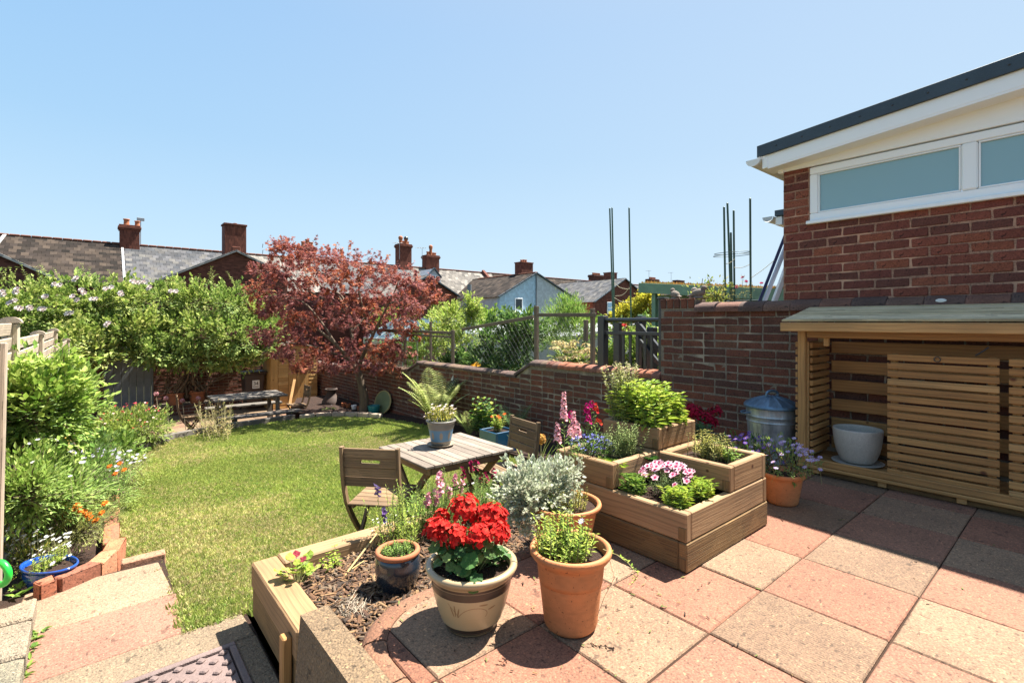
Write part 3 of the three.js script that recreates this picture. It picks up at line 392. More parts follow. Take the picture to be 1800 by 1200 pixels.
// ---------- garage ----------
{
  const GVV = 4.835, g = thing('garage', 'brick garage with white gable boards and a frosted strip window', 'building', [.5, GVV, 1.36]);
  part('wall', gbox(-1.8, 1.865, GVV + .004, GVV + .25, 1.3, 2.04, .002), M.mortarPink, g); part('wall', gbox(1.647, 1.865, GVV + .004, GVV + .25, 2.0405, 2.56, .002), M.mortarPink, g); part('back_wall', gbox(-1.8, 1.6, 7.2, 7.4, -.3, 2.56, 0), M.mortarPink, g); part('side_wall', gbox(1.62, 1.862, GVV + .252, 7.4, -.3, 2.56, .002), M.mortarPink, g);
  brickFace(g, { face: 'v', at: GVV, s0: -1.0, s1: 1.866, y0: 1.372, top: () => 2.58, mats: M.garageBricks, course: .0755, L: .228, joint: .0125, proud: .002, seed: 47, skip: (u, y) => y > 2.05 });
  brickFace(g, { face: 'v', at: GVV, s0: 1.65, s1: 1.866, y0: 2.0515, top: () => 2.58, mats: M.garageBricks, course: .0755, L: .228, joint: .0125, proud: .002, seed: 49 });
  brickFace(g, { face: 'u', at: 1.828, s0: GVV + .045, s1: 7.3, y0: 1.221, top: () => 2.5, mats: M.garageBricks, course: .0755, L: .228, seed: 48, max: 0 }); // side face, out of sight
  // window
  const wy0 = 2.055, wy1 = 2.535, wu0 = -1.0, wu1 = 1.645, fv = GVV - .004, bar = .062;
  const win = part('window', gbox(wu0, wu1, fv, fv + .06, wy1 - bar, wy1, .006), M.white, g); // head of the frame
  const wp = (n, geo, m) => part(n, geo, m, win);
  wp('frame_bottom', gbox(wu0, wu1, fv, fv + .06, wy0 + .012, wy0 + .012 + bar, .006), M.white); wp('frame_side', gbox(wu1 - bar, wu1, fv + .001, fv + .06, wy0 + .076, wy1 - bar - .002, .006), M.white);
  wp('mullion', gbox(.555, .645, fv - .006, fv + .06, wy0 + .076, wy1 - bar - .002, .01), M.white); wp('mullion', gbox(-.53, -.44, fv - .006, fv + .06, wy0 + .076, wy1 - bar - .002, .01), M.white);
  wp('window_sill', gbox(wu0, wu1 + .02, fv - .035, fv + .05, wy0 - .02, wy0 + .01, .005), M.white);
  const glass = phy({ color: C('#7fa3a8'), roughness: .3, clearcoat: 1, clearcoatRoughness: .22, ior: 1.6, specularIntensity: 1 });
  const bead = (a, b) => { const y0 = wy0 + .076, y1 = wy1 - bar - .002; wp('bead', gbox(a, b, fv + .006, fv + .03, y1 - .012, y1, .003), M.white); wp('bead', gbox(a, b, fv + .006, fv + .03, y0, y0 + .012, .003), M.white); wp('bead', gbox(a, a + .012, fv + .006, fv + .03, y0 + .013, y1 - .013, .003), M.white); wp('bead', gbox(b - .012, b, fv + .006, fv + .03, y0 + .013, y1 - .013, .003), M.white); wp('pane', gbox(a + .002, b - .002, fv + .024, fv + .03, y0 + .002, y1 - .002, 0), glass); };
  bead(.647, wu1 - bar - .002); bead(-.438, .553);
  // gable boards
  const sl = .093, yAt = (u) => 2.78 + (1.99 - u) * sl; const quadPlate = (u0, u1, lo, hi, v0, v1) => { const s = new THREE.Shape(); s.moveTo(-u0, lo(u0)); s.lineTo(-u1, lo(u1)); s.lineTo(-u1, hi(u1)); s.lineTo(-u0, hi(u0)); const e = new THREE.ExtrudeGeometry(s, { depth: Math.abs(v1 - v0), bevelEnabled: true, bevelSize: .003, bevelThickness: .003, bevelSegments: 1 }).translate(0, 0, -v1); return boxUV(e.toNonIndexed(), 'x'); };
  part('gable_board', quadPlate(1.86, -1.6, () => 2.548, (u) => yAt(u) - .15, GVV - .012, GVV + .05), M.white, g);
  part('barge_board', quadPlate(1.93, -1.6, (u) => yAt(u) - .205, (u) => yAt(u) - .098, 4.665, 4.69), M.white, g);
  part('barge_board_end', quadPlate(1.975, 1.933, (u) => yAt(u) - .21, (u) => yAt(u) - .098, 4.66, 4.9), M.white, g); part('soffit', quadPlate(1.93, -1.6, (u) => yAt(u) - .222, (u) => yAt(u) - .207, 4.667, GVV - .014), M.white, g);
  part('box_end', gbox(1.855, 1.90, GVV - .03, GVV + .2, 2.535, 2.66, .005), M.white, g); part('eaves_board', gbox(1.905, 1.93, 4.91, 7.4, 2.56, 2.69, .004), M.white, g); part('eaves_soffit', gbox(1.868, 1.93, GVV + .21, 7.4, 2.545, 2.556, .002), M.white, g);
  const roof = part('roof', quadPlate(2.02, -1.7, (u) => yAt(u) - .09, (u) => yAt(u) + .0, 4.655, 7.5), M.anth, g);
  part('verge_trim', quadPlate(1.935, -1.6, (u) => yAt(u) - .096, (u) => yAt(u) + .004, 4.642, 4.651), M.anth, roof); part('verge_trim_end', quadPlate(2.015, 1.937, (u) => yAt(u) - .096, (u) => yAt(u) + .004, 4.642, 4.651), M.anth, roof);
  for (let k = 0; k < 9; k++) { const u = 1.85 - k * .21; part('screw', new THREE.SphereGeometry(.008, 8, 6).scale(1, 1, .5).translate(-u, yAt(u) - .045, -4.638), M.black, roof); }
  part('ridge_roll', rod([W(1.15, 4.72, yAt(1.15) + .012), W(.2, 5.6, yAt(.2) + .012)], .02, 8), phy({ color: C('#8d959a'), metalness: .9, roughness: .25 }), roof);
  const gut = new THREE.CylinderGeometry(.06, .06, 2.75, 14, 1, true, Math.PI, Math.PI).rotateX(Math.PI / 2); const gutter = part('gutter', gut.rotateZ(Math.PI / 2).rotateZ(0).translate(-2.045, 2.665, -6.0), std({ color: C('#dcdbd6'), roughness: .45, side: THREE.DoubleSide }), g);
  part('gutter_end', new THREE.CircleGeometry(.062, 16, Math.PI, Math.PI).scale(1.05, 1, 1).translate(-2.045, 2.665, -4.622), std({ color: C('#e2e0da'), roughness: .45, side: THREE.DoubleSide }), gutter);
  // rear wing whose gutter end pokes out beyond the corner
  const wg = thing('rear_outbuilding', 'white gutter end and dark eaves of the outbuilding behind the garage corner', 'building', [2.7, 7.2, -.3]);
  part('wall', gbox(1.9, 2.77, 7.25, 9.2, -1.2, 2.55, .004), M.mortarPink, wg); part('roof', gbox(1.9, 2.86, 7.12, 9.3, 2.62, 2.7, .004), M.anth, wg);
  part('eaves_board', gbox(2.775, 2.86, 7.15, 9.2, 2.5, 2.615, .004), M.white, wg); part('gutter', new THREE.CylinderGeometry(.07, .05, 2, 14, 1, true, Math.PI, Math.PI).rotateX(Math.PI / 2).rotateZ(Math.PI / 2).translate(-2.94, 2.62, -8.1), std({ color: C('#dcdbd6'), roughness: .45, side: THREE.DoubleSide }), wg); part('gutter_end', new THREE.CircleGeometry(.068, 16, Math.PI, Math.PI).translate(-2.94, 2.62, -7.09), std({ color: C('#c9c8c4'), roughness: .45, side: THREE.DoubleSide }), wg);
}
{ // white plastic lengths leaning behind the wall
  const t = thing('plastic_trim', 'white plastic trim lengths leaning against the garage corner above the wall', 'trim', [2.3, 5.6, 1]);
  const a = onV(1338, 545, 5.55), b = onV(1398, 392, 5.75), a2 = onV(1356, 545, 5.5), b2 = onV(1412, 392, 5.7); part('channel', gbeam(a, b, .06, .035, .004), phy({ color: C('#b9bfd0'), roughness: .4 }), t); part('board', gbeam(a2, b2, .07, .045, .004), M.white, t); part('dark_edge', gbeam([a[0] + .045, a[1] - .02, a[2]], [b[0] + .045, b[1] - .02, b[2]], .02, .03, .003), std({ color: C('#38406a'), roughness: .5 }), t);
}
// ---------- log store ----------
{
  R = rng(61); const g = thing('log_store', 'open pine log store with slatted doors standing against the brick wall', 'log store', [.6, 4.5, 0]);
  const P = () => pick(M.pine), fv = 4.24, bv = 4.735, uL = 1.53, uR = -.75;
  // plinth
  part('bearer', gbox(uR, uL - .02, fv + .03, fv + .10, .004, .05, .004), M.sleeperOld[1], g); part('bearer', gbox(uR, uL - .02, bv - .1, bv - .02, .004, .05, .004), M.sleeperOld[1], g);
  for (let k = 0; k < 6; k++) part('spacer', gbox(uL - .1 - k * .42 - .05, uL - .1 - k * .42, fv + .005, fv + .028, .012, .05, .004), P(), g);
  part('front_rail', gbox(uR, uL, fv - .02, fv + .02, .052, .075, .004), P(), g); part('front_rail', gbox(uR, uL, fv - .012, fv + .018, .077, .125, .004), M.pine[1], g);
  for (let k = 0; k < 6; k++) part('floor_board', gbox(uR, uL - .03, fv + .022 + k * .078, fv + .022 + k * .078 + .072, .078, .096, .003), P(), g);
  // posts
  part('post', gbox(uL - .055, uL, fv, fv + .045, .1265, 1.115, .004), M.pine[0], g); part('post', gbox(uL - .06, uL - .008, fv + .05, fv + .082, .1, 1.02, .004), M.pine[2], g); part('post', gbox(uL - .05, uL, bv - .05, bv, .1, 1.22, .004), P(), g);
  for (let k = 0; k < 15; k++) part('side_slat', gbox(uL - .012 + .012, uL + .018, fv + .005, bv - .002, .145 + k * .0595, .187 + k * .0595, .003), P(), g);
  for (let k = 0; k < 15; k++) part('side_slat', gbox(uL - .085, uL - .063, fv + .06, bv - .05, .14 + k * .0595, .182 + k * .0595, .003), P(), g);
  for (let k = 0; k < 6; k++) part('back_board', gbox(uR, uL - .09, bv - .022, bv - .004, .13 + k * .158, .225 + k * .158, .003), P(), g);
  part('top_plate', gbox(uR, uL - .06, fv + .006, fv + .044, 1.055, 1.112, .004), M.pine[3], g); part('bracket', gbox(uL - .2, uL - .165, fv + .05, fv + .085, .99, 1.1, .004), P(), g); part('rear_plate', gbox(uR, uL - .05, bv - .062, bv - .024, 1.09, 1.15, .004), M.pine[1], g);
  // roof: lapped boards
  const f0 = 4.13, f1 = 4.775, y0 = 1.128, y1 = 1.245, roof = part('fascia', gbox(uR, uL + .085, f0 - .005, f0 + .02, 1.105, 1.172, .004), M.pine[2], g);
  for (let k = 0; k < 9; k++) { const p = (f) => [f0 + .02 + (f1 - f0 - .03) * f, y0 + .056 + (y1 - y0) * f]; const [v0, ya] = p(k / 9 + .004), [v1, yb] = p((k + .74) / 9); const geo = cbox(uL + .085 - uR, .016, Math.hypot(v1 - v0, yb - ya), .003, 'x'); geo.rotateX(Math.atan2(yb - ya, v1 - v0) + gauss() * .02); geo.translate(-(uL + .085 + uR) / 2, (ya + yb) / 2 + rr(-.002, .002), -(v0 + v1) / 2); part('roof_slat', geo, pick(M.roofWood ??= [C('#dfcda6'), C('#cdbb94'), C('#e6d6b4')].map((c) => std({ color: c, map: T_old, bumpMap: T_woodB, bumpScale: .002, roughness: .85 }))), g); }
  for (let k = 0; k < 4; k++) { const u = lerp(uL - .03, uR + .05, k / 3); part('rafter', gbeam([u, f0 + .03, y0 + .022], [u, f1 - .02, y1 + .022], .035, .045), M.pine[1], g); }
  // sliding slatted doors
  const door = (u0, u1, dv) => { const d = part('door', [gbox(u1 - .055, u1 - .015, dv + .022, dv + .05, .1, .955, .003), gbox(u0 + .015, u0 + .055, dv + .022, dv + .05, .1, .955, .003)], M.pine[1], g); for (let k = 0; k < 15; k++) part('slat', gbox(u0, u1, dv, dv + .02, .107 + k * .0572, .15 + k * .0572, .003), P(), d); return d; };
  const d1 = door(.392, .958, 4.262); door(-.22, .352, 4.262);
  const ring = new THREE.TorusGeometry(.016, .003, 6, 16).translate(-.685, .93, -4.252); part('ring_pull', ring, M.black, d1); part('latch', grod([[.5, 4.258, .965], [.47, 4.25, .99], [.44, 4.262, 1.02]], .005, 5), M.black, d1);
  // pot inside
  const p = thing('white_pot', 'large white ceramic pot inside the log store', 'plant pot', [1.19, 4.47, .105]); const gl = phy({ color: C('#c9c1b6'), map: T_noise, roughness: .5 });
  part('bowl', lathe([[0, 0], [.09, 0], [.108, .006], [.128, .035], [.146, .08], [.158, .13], [.165, .18], [.169, .225], [.17, .25], [.167, .258], [.161, .256], [.158, .24], [.15, .16], [.12, .06], [.0, .03]], 44).scale(.95, 1, .95).translate(-1.19, .107, -4.47), gl, p);
  solo('saucer', 'white saucer under the large white pot in the log store', 'saucer', lathe([[0, 0], [.13, 0], [.165, .008], [.17, .014], [.16, .012], [.12, .005], [0, .005]], 40).translate(-1.19, .0985, -4.47), gl);
}
// ---------- tiered planter ----------
const lp = (name, geo, mat, parent, label) => { if (Array.isArray(geo)) geo = merge(geo); const m = flagsOn(new THREE.Mesh(geo, mat)); m.name = name; if (label) m.userData.label = label; parent.add(m); return m; };
const facing = (fu, fv) => Math.atan2(fv, -fu);
{
  R = rng(71); const g = thing('tiered_planter', 'tiered timber planter of four stepped square boxes on the patio', 'planter', [1.675, 2.55, 0]);
  const u0 = 1.238, u1 = 2.112, v0 = 2.113, v1 = 2.988, um = 1.676, vm = 2.55, t = .045, H = .1385;
  const box = (a0, a1, b0, b1, y, h, flip, old) => { const mats = old ? M.sleeperOld : M.sleeper, P = () => pick(mats); const q = flip ? t : 0, w = flip ? 0 : t;
    part('board', gbox(a0 + w, a1 - w, b0, b0 + t, y, y + h, .006), P(), g); part('board', gbox(a0 + w, a1 - w, b1 - t, b1, y, y + h, .006), P(), g); part('board', gbox(a0, a0 + t, b0 + q, b1 - q, y + .001, y + h + .001, .006), P(), g); part('board', gbox(a1 - t, a1, b0 + q, b1 - q, y + .001, y + h + .001, .006), P(), g); };
  box(u0, u1, v0, v1, .002, H - .002, false, true); box(u0 + .004, u1 - .004, v0 + .004, v1 - .004, H + .002, H - .002, true, false);
  const y2 = 2 * H + .003, b2 = .134;
  const half = (a0, a1, b0, b1, y, h) => box(a0, a1, b0, b1, y, h, true, false);
  half(u0 + .008, um - .001, vm + .002, v1 - .008, y2, b2); half(um + .003, u1 - .008, v0 + .008, vm - .002, y2, b2); half(um + .003, u1 - .008, vm + .002, v1 - .008, y2, b2); half(um + .006, u1 - .011, vm + .006, v1 - .011, y2 + b2 + .003, .126);
  for (const [a, b, top] of [[u0 + .047, v0 + .048, .27], [u0 + .05, v1 - .1, .4], [um + .05, v0 + .056, .4], [um + .05, vm + .06, .53]]) part('corner_post', gbox(a, a + .045, b, b + .045, .01, top - .02, .003), M.sleeperOld[1], g);
  for (const [a, b, y] of [[u0 + .003, v0 + .003, .15], [u0 - .001, v0 - .001, .01], [u0 + .008, vm + .002, .283], [um + .003, v0 + .008, .283], [um + .006, vm + .006, .42]]) part('corner_block', gbox(a + .002, a + .044, b - .0025, b + .03, y, y + .06, .003), M.sleeperOld[1], g);
  const so = (a0, a1, b0, b1, y) => part('soil', gbox(a0 + t + .002, a1 - t - .002, b0 + t + .002, b1 - t - .002, y - .1, y, 0), M.soil, g);
  so(u0, u1, v0, v1, 2 * H - .045); so(u0 + .01, um, vm, v1 - .01, .375); so(um, u1 - .01, v0 + .01, vm, .375); so(um, u1 - .01, vm, v1 - .01, .5);
}
// ---------- pots ----------
const soilDisc = (r, y, [u, v]) => { const g = new THREE.CircleGeometry(r, 28, 0, 6.2832).rotateX(-Math.PI / 2).translate(-u, y, -v); return boxUV(g); };
function pot(name, label, pos, profile, mat, soilY, soilR, seg = 56) {
  const fine = [profile[0]]; for (let i = 1; i < profile.length; i++) { const a = profile[i - 1], c = profile[i], k = Math.max(1, Math.ceil(Math.hypot(c[0] - a[0], c[1] - a[1]) / .02)); for (let q = 1; q <= k; q++) fine.push([lerp(a[0], c[0], q / k), lerp(a[1], c[1], q / k)]); } profile = fine; let LL = 0; const ls = [0]; for (let i = 1; i < profile.length; i++) { LL += Math.hypot(profile[i][0] - profile[i - 1][0], profile[i][1] - profile[i - 1][1]); ls.push(LL); }
  const g = thing(name, label, 'plant pot', pos), b = part('body', lathe(profile, seg).translate(-pos[0], pos[2], -pos[1]), mat, g); part('soil', soilDisc(soilR, pos[2] + soilY, pos), M.soil, g); g.bodyMesh = b; g.ls = ls.map((x) => x / LL); return g;
}
const PT = { front: [1.61, 1.42, .003], cream: [1.612, 1.115, .003], rear: [1.80, 1.84, .003], dark: [2.03, 1.02, -.10], daisy: [1.33, 3.43, .003], daisy2: [1.55, 3.4, .003], geran: [2.0, 3.5, .003] };
{ const a = onY(1003, 1097, 0), b = onY(829, 1093, 0), c = onZ(992, 968, 2.55), d = onY(699, 1034, -.1); PT.front = [a[0], a[1], .003]; PT.cream = [b[0], b[1], .003]; PT.rear = [c[0], c[1], .003]; PT.dark = [d[0], d[1], -.1]; }
pot('terracotta_pot', 'tall terracotta pot of straggly green herbs standing alone on the slabs', PT.front, [[0, .004], [.092, 0], [.1, .008], [.104, .02], [.128, .235], [.133, .258], [.148, .268], [.158, .282], [.16, .292], [.157, .301], [.148, .305], [.138, .298], [.134, .28], [.124, .18], [0, .17]], M.terra, .262, .132);
pot('terracotta_pot', 'wide terracotta pot of silver leaved plant against the timber planter', PT.rear, [[0, .004], [.115, 0], [.122, .01], [.165, .215], [.17, .226], [.185, .232], [.19, .243], [.187, .253], [.178, .256], [.168, .25], [.16, .21], [0, .18]], M.terra, .226, .163);
{ // cream pot with brown bands and brushed leaves
  const prof = [[0, .004], [.098, 0], [.104, .008], [.107, .014], [.115, .03], [.118, .034], [.138, .09], [.152, .145], [.157, .18], [.156, .196], [.163, .205], [.175, .216], [.181, .227], [.178, .237], [.168, .241], [.157, .238], [.15, .228], [.146, .205], [0, .19]];
  let L = 0; const ls = [0]; for (let i = 1; i < prof.length; i++) { L += Math.hypot(prof[i][0] - prof[i - 1][0], prof[i][1] - prof[i - 1][1]); ls.push(L); }
  const cv = document.createElement('canvas'); cv.width = 1024; cv.height = 512; const x = cv.getContext('2d'), Y = (i) => 512 * (1 - ls[i] / L);
  x.fillStyle = '#b29c74'; x.fillRect(0, 0, 1024, 512); R = rng(9); for (let k = 0; k < 260; k++) { x.fillStyle = `rgba(${R() < .5 ? '120,98,70' : '190,172,140'},.08)`; x.fillRect(R() * 1024, R() * 512, 40 + R() * 300, 1 + R() * 3); }
  x.fillStyle = '#35291f'; x.fillRect(0, Y(5), 1024, Y(2) - Y(5)); x.fillRect(0, Y(9), 1024, (Y(7) * .62 + Y(8) * .38) - Y(9)); x.fillStyle = '#86745a'; x.fillRect(0, Y(3) - 1, 1024, 2); x.fillRect(0, (Y(9) + Y(8)) / 2, 1024, 2); x.fillRect(0, Y(9) - 2, 1024, 2); x.fillStyle = '#a08a69'; x.fillRect(0, 0, 1024, Y(10));
  const cx = 1024 * Math.atan2(PT.cream[0], PT.cream[1]) / (2 * Math.PI), y0 = Y(6), y1 = Y(7) - 6, h = y0 - y1; x.strokeStyle = 'rgba(112,80,44,.75)'; x.lineWidth = 2;
  for (const o of [0, 340, 680]) { const c = (cx + o) % 1024; x.beginPath(); x.moveTo(c - 60, y1 + h * .95); x.quadraticCurveTo(c - 20, y1 + h * .1, c + 40, y1 + h * .35); x.quadraticCurveTo(c + 80, y1 + h * .6, c + 60, y1 + h * .95); x.stroke(); x.beginPath(); x.moveTo(c - 100, y1 + h * .1); x.lineTo(c - 55, y1 + h * .9); x.stroke();
    x.fillStyle = 'rgba(120,88,50,.7)'; for (const [dx, dy, a, l] of [[-78, .95, -1.9, 40], [-70, .95, -1.6, 46], [-62, .95, -1.3, 38], [70, .5, -.2, 34], [30, .12, .05, 36]]) { x.save(); x.translate(c + dx, y1 + h * dy); x.rotate(a); x.beginPath(); x.ellipse(l / 2, 0, l / 2, 3.2, 0, 0, 7); x.fill(); x.restore(); } }
  const tx = new THREE.CanvasTexture(cv); tx.colorSpace = THREE.SRGBColorSpace; tx.wrapS = THREE.RepeatWrapping;
  const p = pot('glazed_pot', 'cream glazed pot with brown bands holding scarlet geraniums', PT.cream, prof, phy({ map: tx, roughness: .42, clearcoat: .5, clearcoatRoughness: .25 }), .212, .147);
  const g = p.bodyMesh.geometry, uv = g.attributes.uv, n = p.ls.length; for (let i = 0; i < uv.count; i++) uv.setXY(i, Math.floor(i / n) / 56, p.ls[i % n]);
}
{ const gl = phy({ color: C('#26303c'), map: T_noise, roughness: .22, clearcoat: .8, clearcoatRoughness: .12 }); const p = pot('glazed_pot', 'small dark blue glazed pot with brown rim in the mulch bed', PT.dark, [[0, 0], [.07, 0], [.078, .008], [.1, .06], [.108, .11], [.102, .155], [.095, .172], [.09, .165], [.085, .12], [0, .1]], gl, .155, .085); part('rim', new THREE.TorusGeometry(.094, .013, 10, 40).rotateX(Math.PI / 2).translate(-PT.dark[0], PT.dark[2] + .18, -PT.dark[1]), M.terraDull, p); }
pot('terracotta_pot', 'terracotta pot of purple daisies beside the log store', PT.daisy, [[0, .004], [.085, 0], [.092, .01], [.12, .17], [.132, .176], [.135, .2], [.127, .204], [.115, .19], [0, .15]], M.terra, .18, .115);
pot('plastic_pot', 'black plastic pot of violet flowers between the daisies and dustbin', PT.daisy2, [[0, .004], [.085, 0], [.11, .17], [.12, .175], [.12, .195], [.11, .198], [.1, .18], [0, .15]], M.black, .17, .1);
pot('terracotta_pot', 'terracotta pot of crimson geraniums behind the tiered planter', PT.geran, [[0, .004], [.12, 0], [.13, .01], [.16, .27], [.175, .277], [.178, .31], [.17, .315], [.155, .29], [0, .25]], M.terraDull, .28, .15);
const BLUE = (() => { const a = onY(86, 1030, -.40); return [a[0], a[1], -.42]; })();
{ // blue oval planter
  const g = thing('oval_planter', 'bright blue glazed oval planter on the soil behind the brick edging', 'plant pot', BLUE); g.rotation.y = .62;
  const gl = phy({ color: C('#1c4fa8'), map: T_noise, roughness: .16, clearcoat: 1, clearcoatRoughness: .06 });
  lp('body', lathe([[0, 0], [.095, 0], [.105, .008], [.14, .06], [.152, .1], [.15, .125], [.148, .135], [.16, .142], [.165, .15], [.16, .158], [.15, .156], [.143, .14], [.13, .07], [0, .05]], 56).scale(1.08, 1, .66), gl, g); const s = new THREE.CircleGeometry(.14, 28).rotateX(-Math.PI / 2).scale(1.08, 1, .66).translate(0, .13, 0); lp('soil', boxUV(s), M.soil, g);
}
// ---------- dustbin ----------
{
  const pos = onV(1357, 800, 4.4); pos[2] = .003; const g = thing('dustbin', 'galvanised steel dustbin with ribbed lid standing against the brick wall', 'dustbin', pos); R = rng(81);
  const galv = phy({ color: C('#bcc1c2'), map: T_galv, metalness: .6, roughness: .4 }), old = phy({ color: C('#7c95a8'), map: T_galv, metalness: .7, roughness: .5 });
  const prof = [[.165, 0], [.168, .012], [.166, .02], [.175, .12], [.176, .13], [.192, .33], [.198, .335], [.198, .345], [.193, .35], [.197, .375], [.203, .38], [.203, .39], [.198, .395], [.2, .455], [.206, .46], [.2, .463]];
  const b = lathe(prof, 96), p = b.attributes.position; for (let i = 0; i < p.count; i++) { const y = p.getY(i), r = Math.hypot(p.getX(i), p.getZ(i)), a = Math.atan2(p.getX(i), p.getZ(i)); if (y > .1 && y < .332) { const k = 1 + .012 * Math.sign(Math.sin(a * 16)) * (y > .12 && y < .33 ? 1 : 0); p.setX(i, p.getX(i) * k); p.setZ(i, p.getZ(i) * k); } } b.computeVertexNormals(); lp('body', b, galv, g); lp('base', new THREE.CircleGeometry(.165, 32).rotateX(-Math.PI / 2).translate(0, .02, 0), galv, g);
  const lid = lathe([[.214, .452], [.217, .458], [.217, .474], [.205, .482], [.13, .52], [.05, .543], [0, .546]], 72), q = lid.attributes.position; for (let i = 0; i < q.count; i++) { const y = q.getY(i), a = Math.atan2(q.getX(i), q.getZ(i)); if (y > .48 && y < .545) q.setY(i, y + .007 * Math.pow(Math.abs(Math.cos(a * 6)), 6)); } lid.computeVertexNormals();
  const l = lp('lid', lid, old, g); lp('lid_handle', rod([new V3(-.05, .53, .02), new V3(-.045, .575, .02), new V3(0, .592, .01), new V3(.045, .575, 0), new V3(.05, .53, 0)], .011, 8), old, l);
  for (const s of [-1, 1]) lp('side_handle', rod([new V3(s * .19, .41, -.05), new V3(s * .235, .405, -.045), new V3(s * .24, .4, 0), new V3(s * .235, .405, .045), new V3(s * .19, .41, .05)], .006, 6), old, g); g.rotation.y = .75;
}
// ---------- bistro table and folding chairs ----------
function foldingChair(label, pos, turn, mats, group, h = .82) {
  const g = thing('folding_chair', label, 'chair', pos, group); g.rotation.y = turn; const P = () => pick(mats);
  const w = .19; for (const s of [-1, 1]) { lp('stile', rodBar([[-.235, h], [-.215, .62], [-.175, .46], [-.10, .33], [.17, .0]], s * w, .032, .022), P(), g); lp('leg', rodBar([[.16, .42], [.02, .22], [-.19, .0]], s * (w - .03), .03, .02), P(), g); }
  const bx = (y) => -.235 + (h - y) * .11; for (let k = 0; k < 4; k++) { const y = h - .04 - k * .064; let geo;
    if (k === 1) { const s = new THREE.Shape([[-.19, -.0295], [.19, -.0295], [.19, .0295], [-.19, .0295]].map((q) => new THREE.Vector2(...q))); const ho = new THREE.Path(); ho.absarc(-.055, .008, .013, Math.PI / 2, Math.PI * 1.5); ho.absarc(.055, .008, .013, -Math.PI / 2, Math.PI / 2); s.holes.push(ho); geo = boxUV(new THREE.ExtrudeGeometry(s, { depth: .013, bevelEnabled: true, bevelSize: .002, bevelThickness: .002, bevelSegments: 1, curveSegments: 5 }).toNonIndexed(), 'x').translate(0, 0, -.006).rotateY(Math.PI / 2); } else geo = cbox(.014, .06, .4, .003, 'z');
    lp('back_slat', geo.translate(bx(y) + .006, y, 0), P(), g); }
  for (let k = 0; k < 6; k++) lp('seat_slat', cbox(.058, .015, .35, .003, 'z').rotateZ(.06).translate(-.155 + k * .062, .428 + k * .004, 0), P(), g);
  lp('seat_rail', cbox(.33, .03, .018, .003).translate(.0, .41, .15), P(), g); lp('seat_rail', cbox(.33, .03, .018, .003).translate(.0, .41, -.15), P(), g); lp('stretcher', cbox(.02, .03, .36, .003, 'z').translate(.12, .07, 0), P(), g); lp('stretcher', cbox(.02, .03, .32, .003, 'z').translate(-.14, .06, 0), P(), g);
  return g;
}
// flat bar bent through points in the x/y plane, at z, height h across, thickness t
function rodBar(pts, z, h, t) { const c = new THREE.CatmullRomCurve3(pts.map(([x, y]) => new V3(x, y, z))), s = new THREE.Shape([[-h / 2, -t / 2], [h / 2, -t / 2], [h / 2, t / 2], [-h / 2, t / 2]].map((q) => new THREE.Vector2(...q))); const n = 10, pos = [], fr = []; for (let i = 0; i <= n; i++) { const p = c.getPointAt(i / n), d = c.getTangentAt(i / n); const nx = -d.y, ny = d.x; fr.push([[-h / 2, -t / 2], [h / 2, -t / 2], [h / 2, t / 2], [-h / 2, t / 2]].map(([a, b]) => new V3(p.x + nx * a, p.y + ny * a, p.z + b))); }
  const quad = (a, b, e, f) => pos.push(a, b, e, a, e, f); for (let i = 0; i < n; i++) for (let k = 0; k < 4; k++) quad(fr[i][k], fr[i][(k + 1) % 4], fr[i + 1][(k + 1) % 4], fr[i + 1][k]); quad(fr[0][3], fr[0][2], fr[0][1], fr[0][0]); quad(...fr[n]);
  const g = new THREE.BufferGeometry(); g.setAttribute('position', new THREE.BufferAttribute(new Float32Array(pos.flatMap((p) => [p.x, p.y, p.z])), 3)); g.computeVertexNormals(); return boxUV(g, 'y'); }
const TAB = { u0: 2.885, u1: 3.605, v0: 1.685, v1: 2.455, y: .21, g: -.452 };
{
  R = rng(91); const { u0, u1, v0, v1, y, g: gy } = TAB, g = thing('bistro_table', 'square weathered slatted wooden table on the lawn with a potted plant', 'table', [(u0 + u1) / 2, (v0 + v1) / 2, gy]);
  const n = 11, w = (v1 - v0) / n; for (let k = 0; k < n; k++) part('table_slat', gbox(u0 + rr(-.003, .003), u1 + rr(-.003, .003), v0 + k * w + .002, v0 + (k + 1) * w - .002, y - .02 + rr(-.001, .001), y + rr(-.0015, .0015), .003), pick(M.greyWood), g);
  for (const v of [v0 + .03, v1 - .05]) part('apron', gbox(u0 + .02, u1 - .02, v, v + .022, y - .068, y - .022, .003), pick(M.teak), g); for (const u of [u0 + .012, u1 - .034]) part('apron', gbox(u, u + .022, v0 + .054, v1 - .052, y - .068, y - .023, .003), pick(M.teak), g);
  for (const [v, d] of [[v0 + .075, 1], [v1 - .1, -1]]) { part('leg', gbeam([u0 + .06, v, y - .04], [u1 - .04, v, gy], .024, .05), pick(M.teak), g); part('leg', gbeam([u1 - .06, v + .028 * d, y - .04], [u0 + .04, v + .028 * d, gy], .024, .05), pick(M.teak), g); }
  part('stretcher', gbeam([(u0 + u1) / 2, v0 + .08, (y + gy) / 2], [(u0 + u1) / 2, v1 - .08, (y + gy) / 2], .02, .03), M.teak[0], g);
  foldingChair('folding chair standing on the mulch bed side of the slatted table', [3.18, 1.53, -.45], facing(.66, .75), M.teak, 'folding chairs at the slatted table');
  foldingChair('folding chair pushed up to the far side of the slatted table by the wall', [3.12, 2.52, -.45], facing(.12, -1), M.teak, 'folding chairs at the slatted table');
}
const TP = onY(775, 783, TAB.y); 
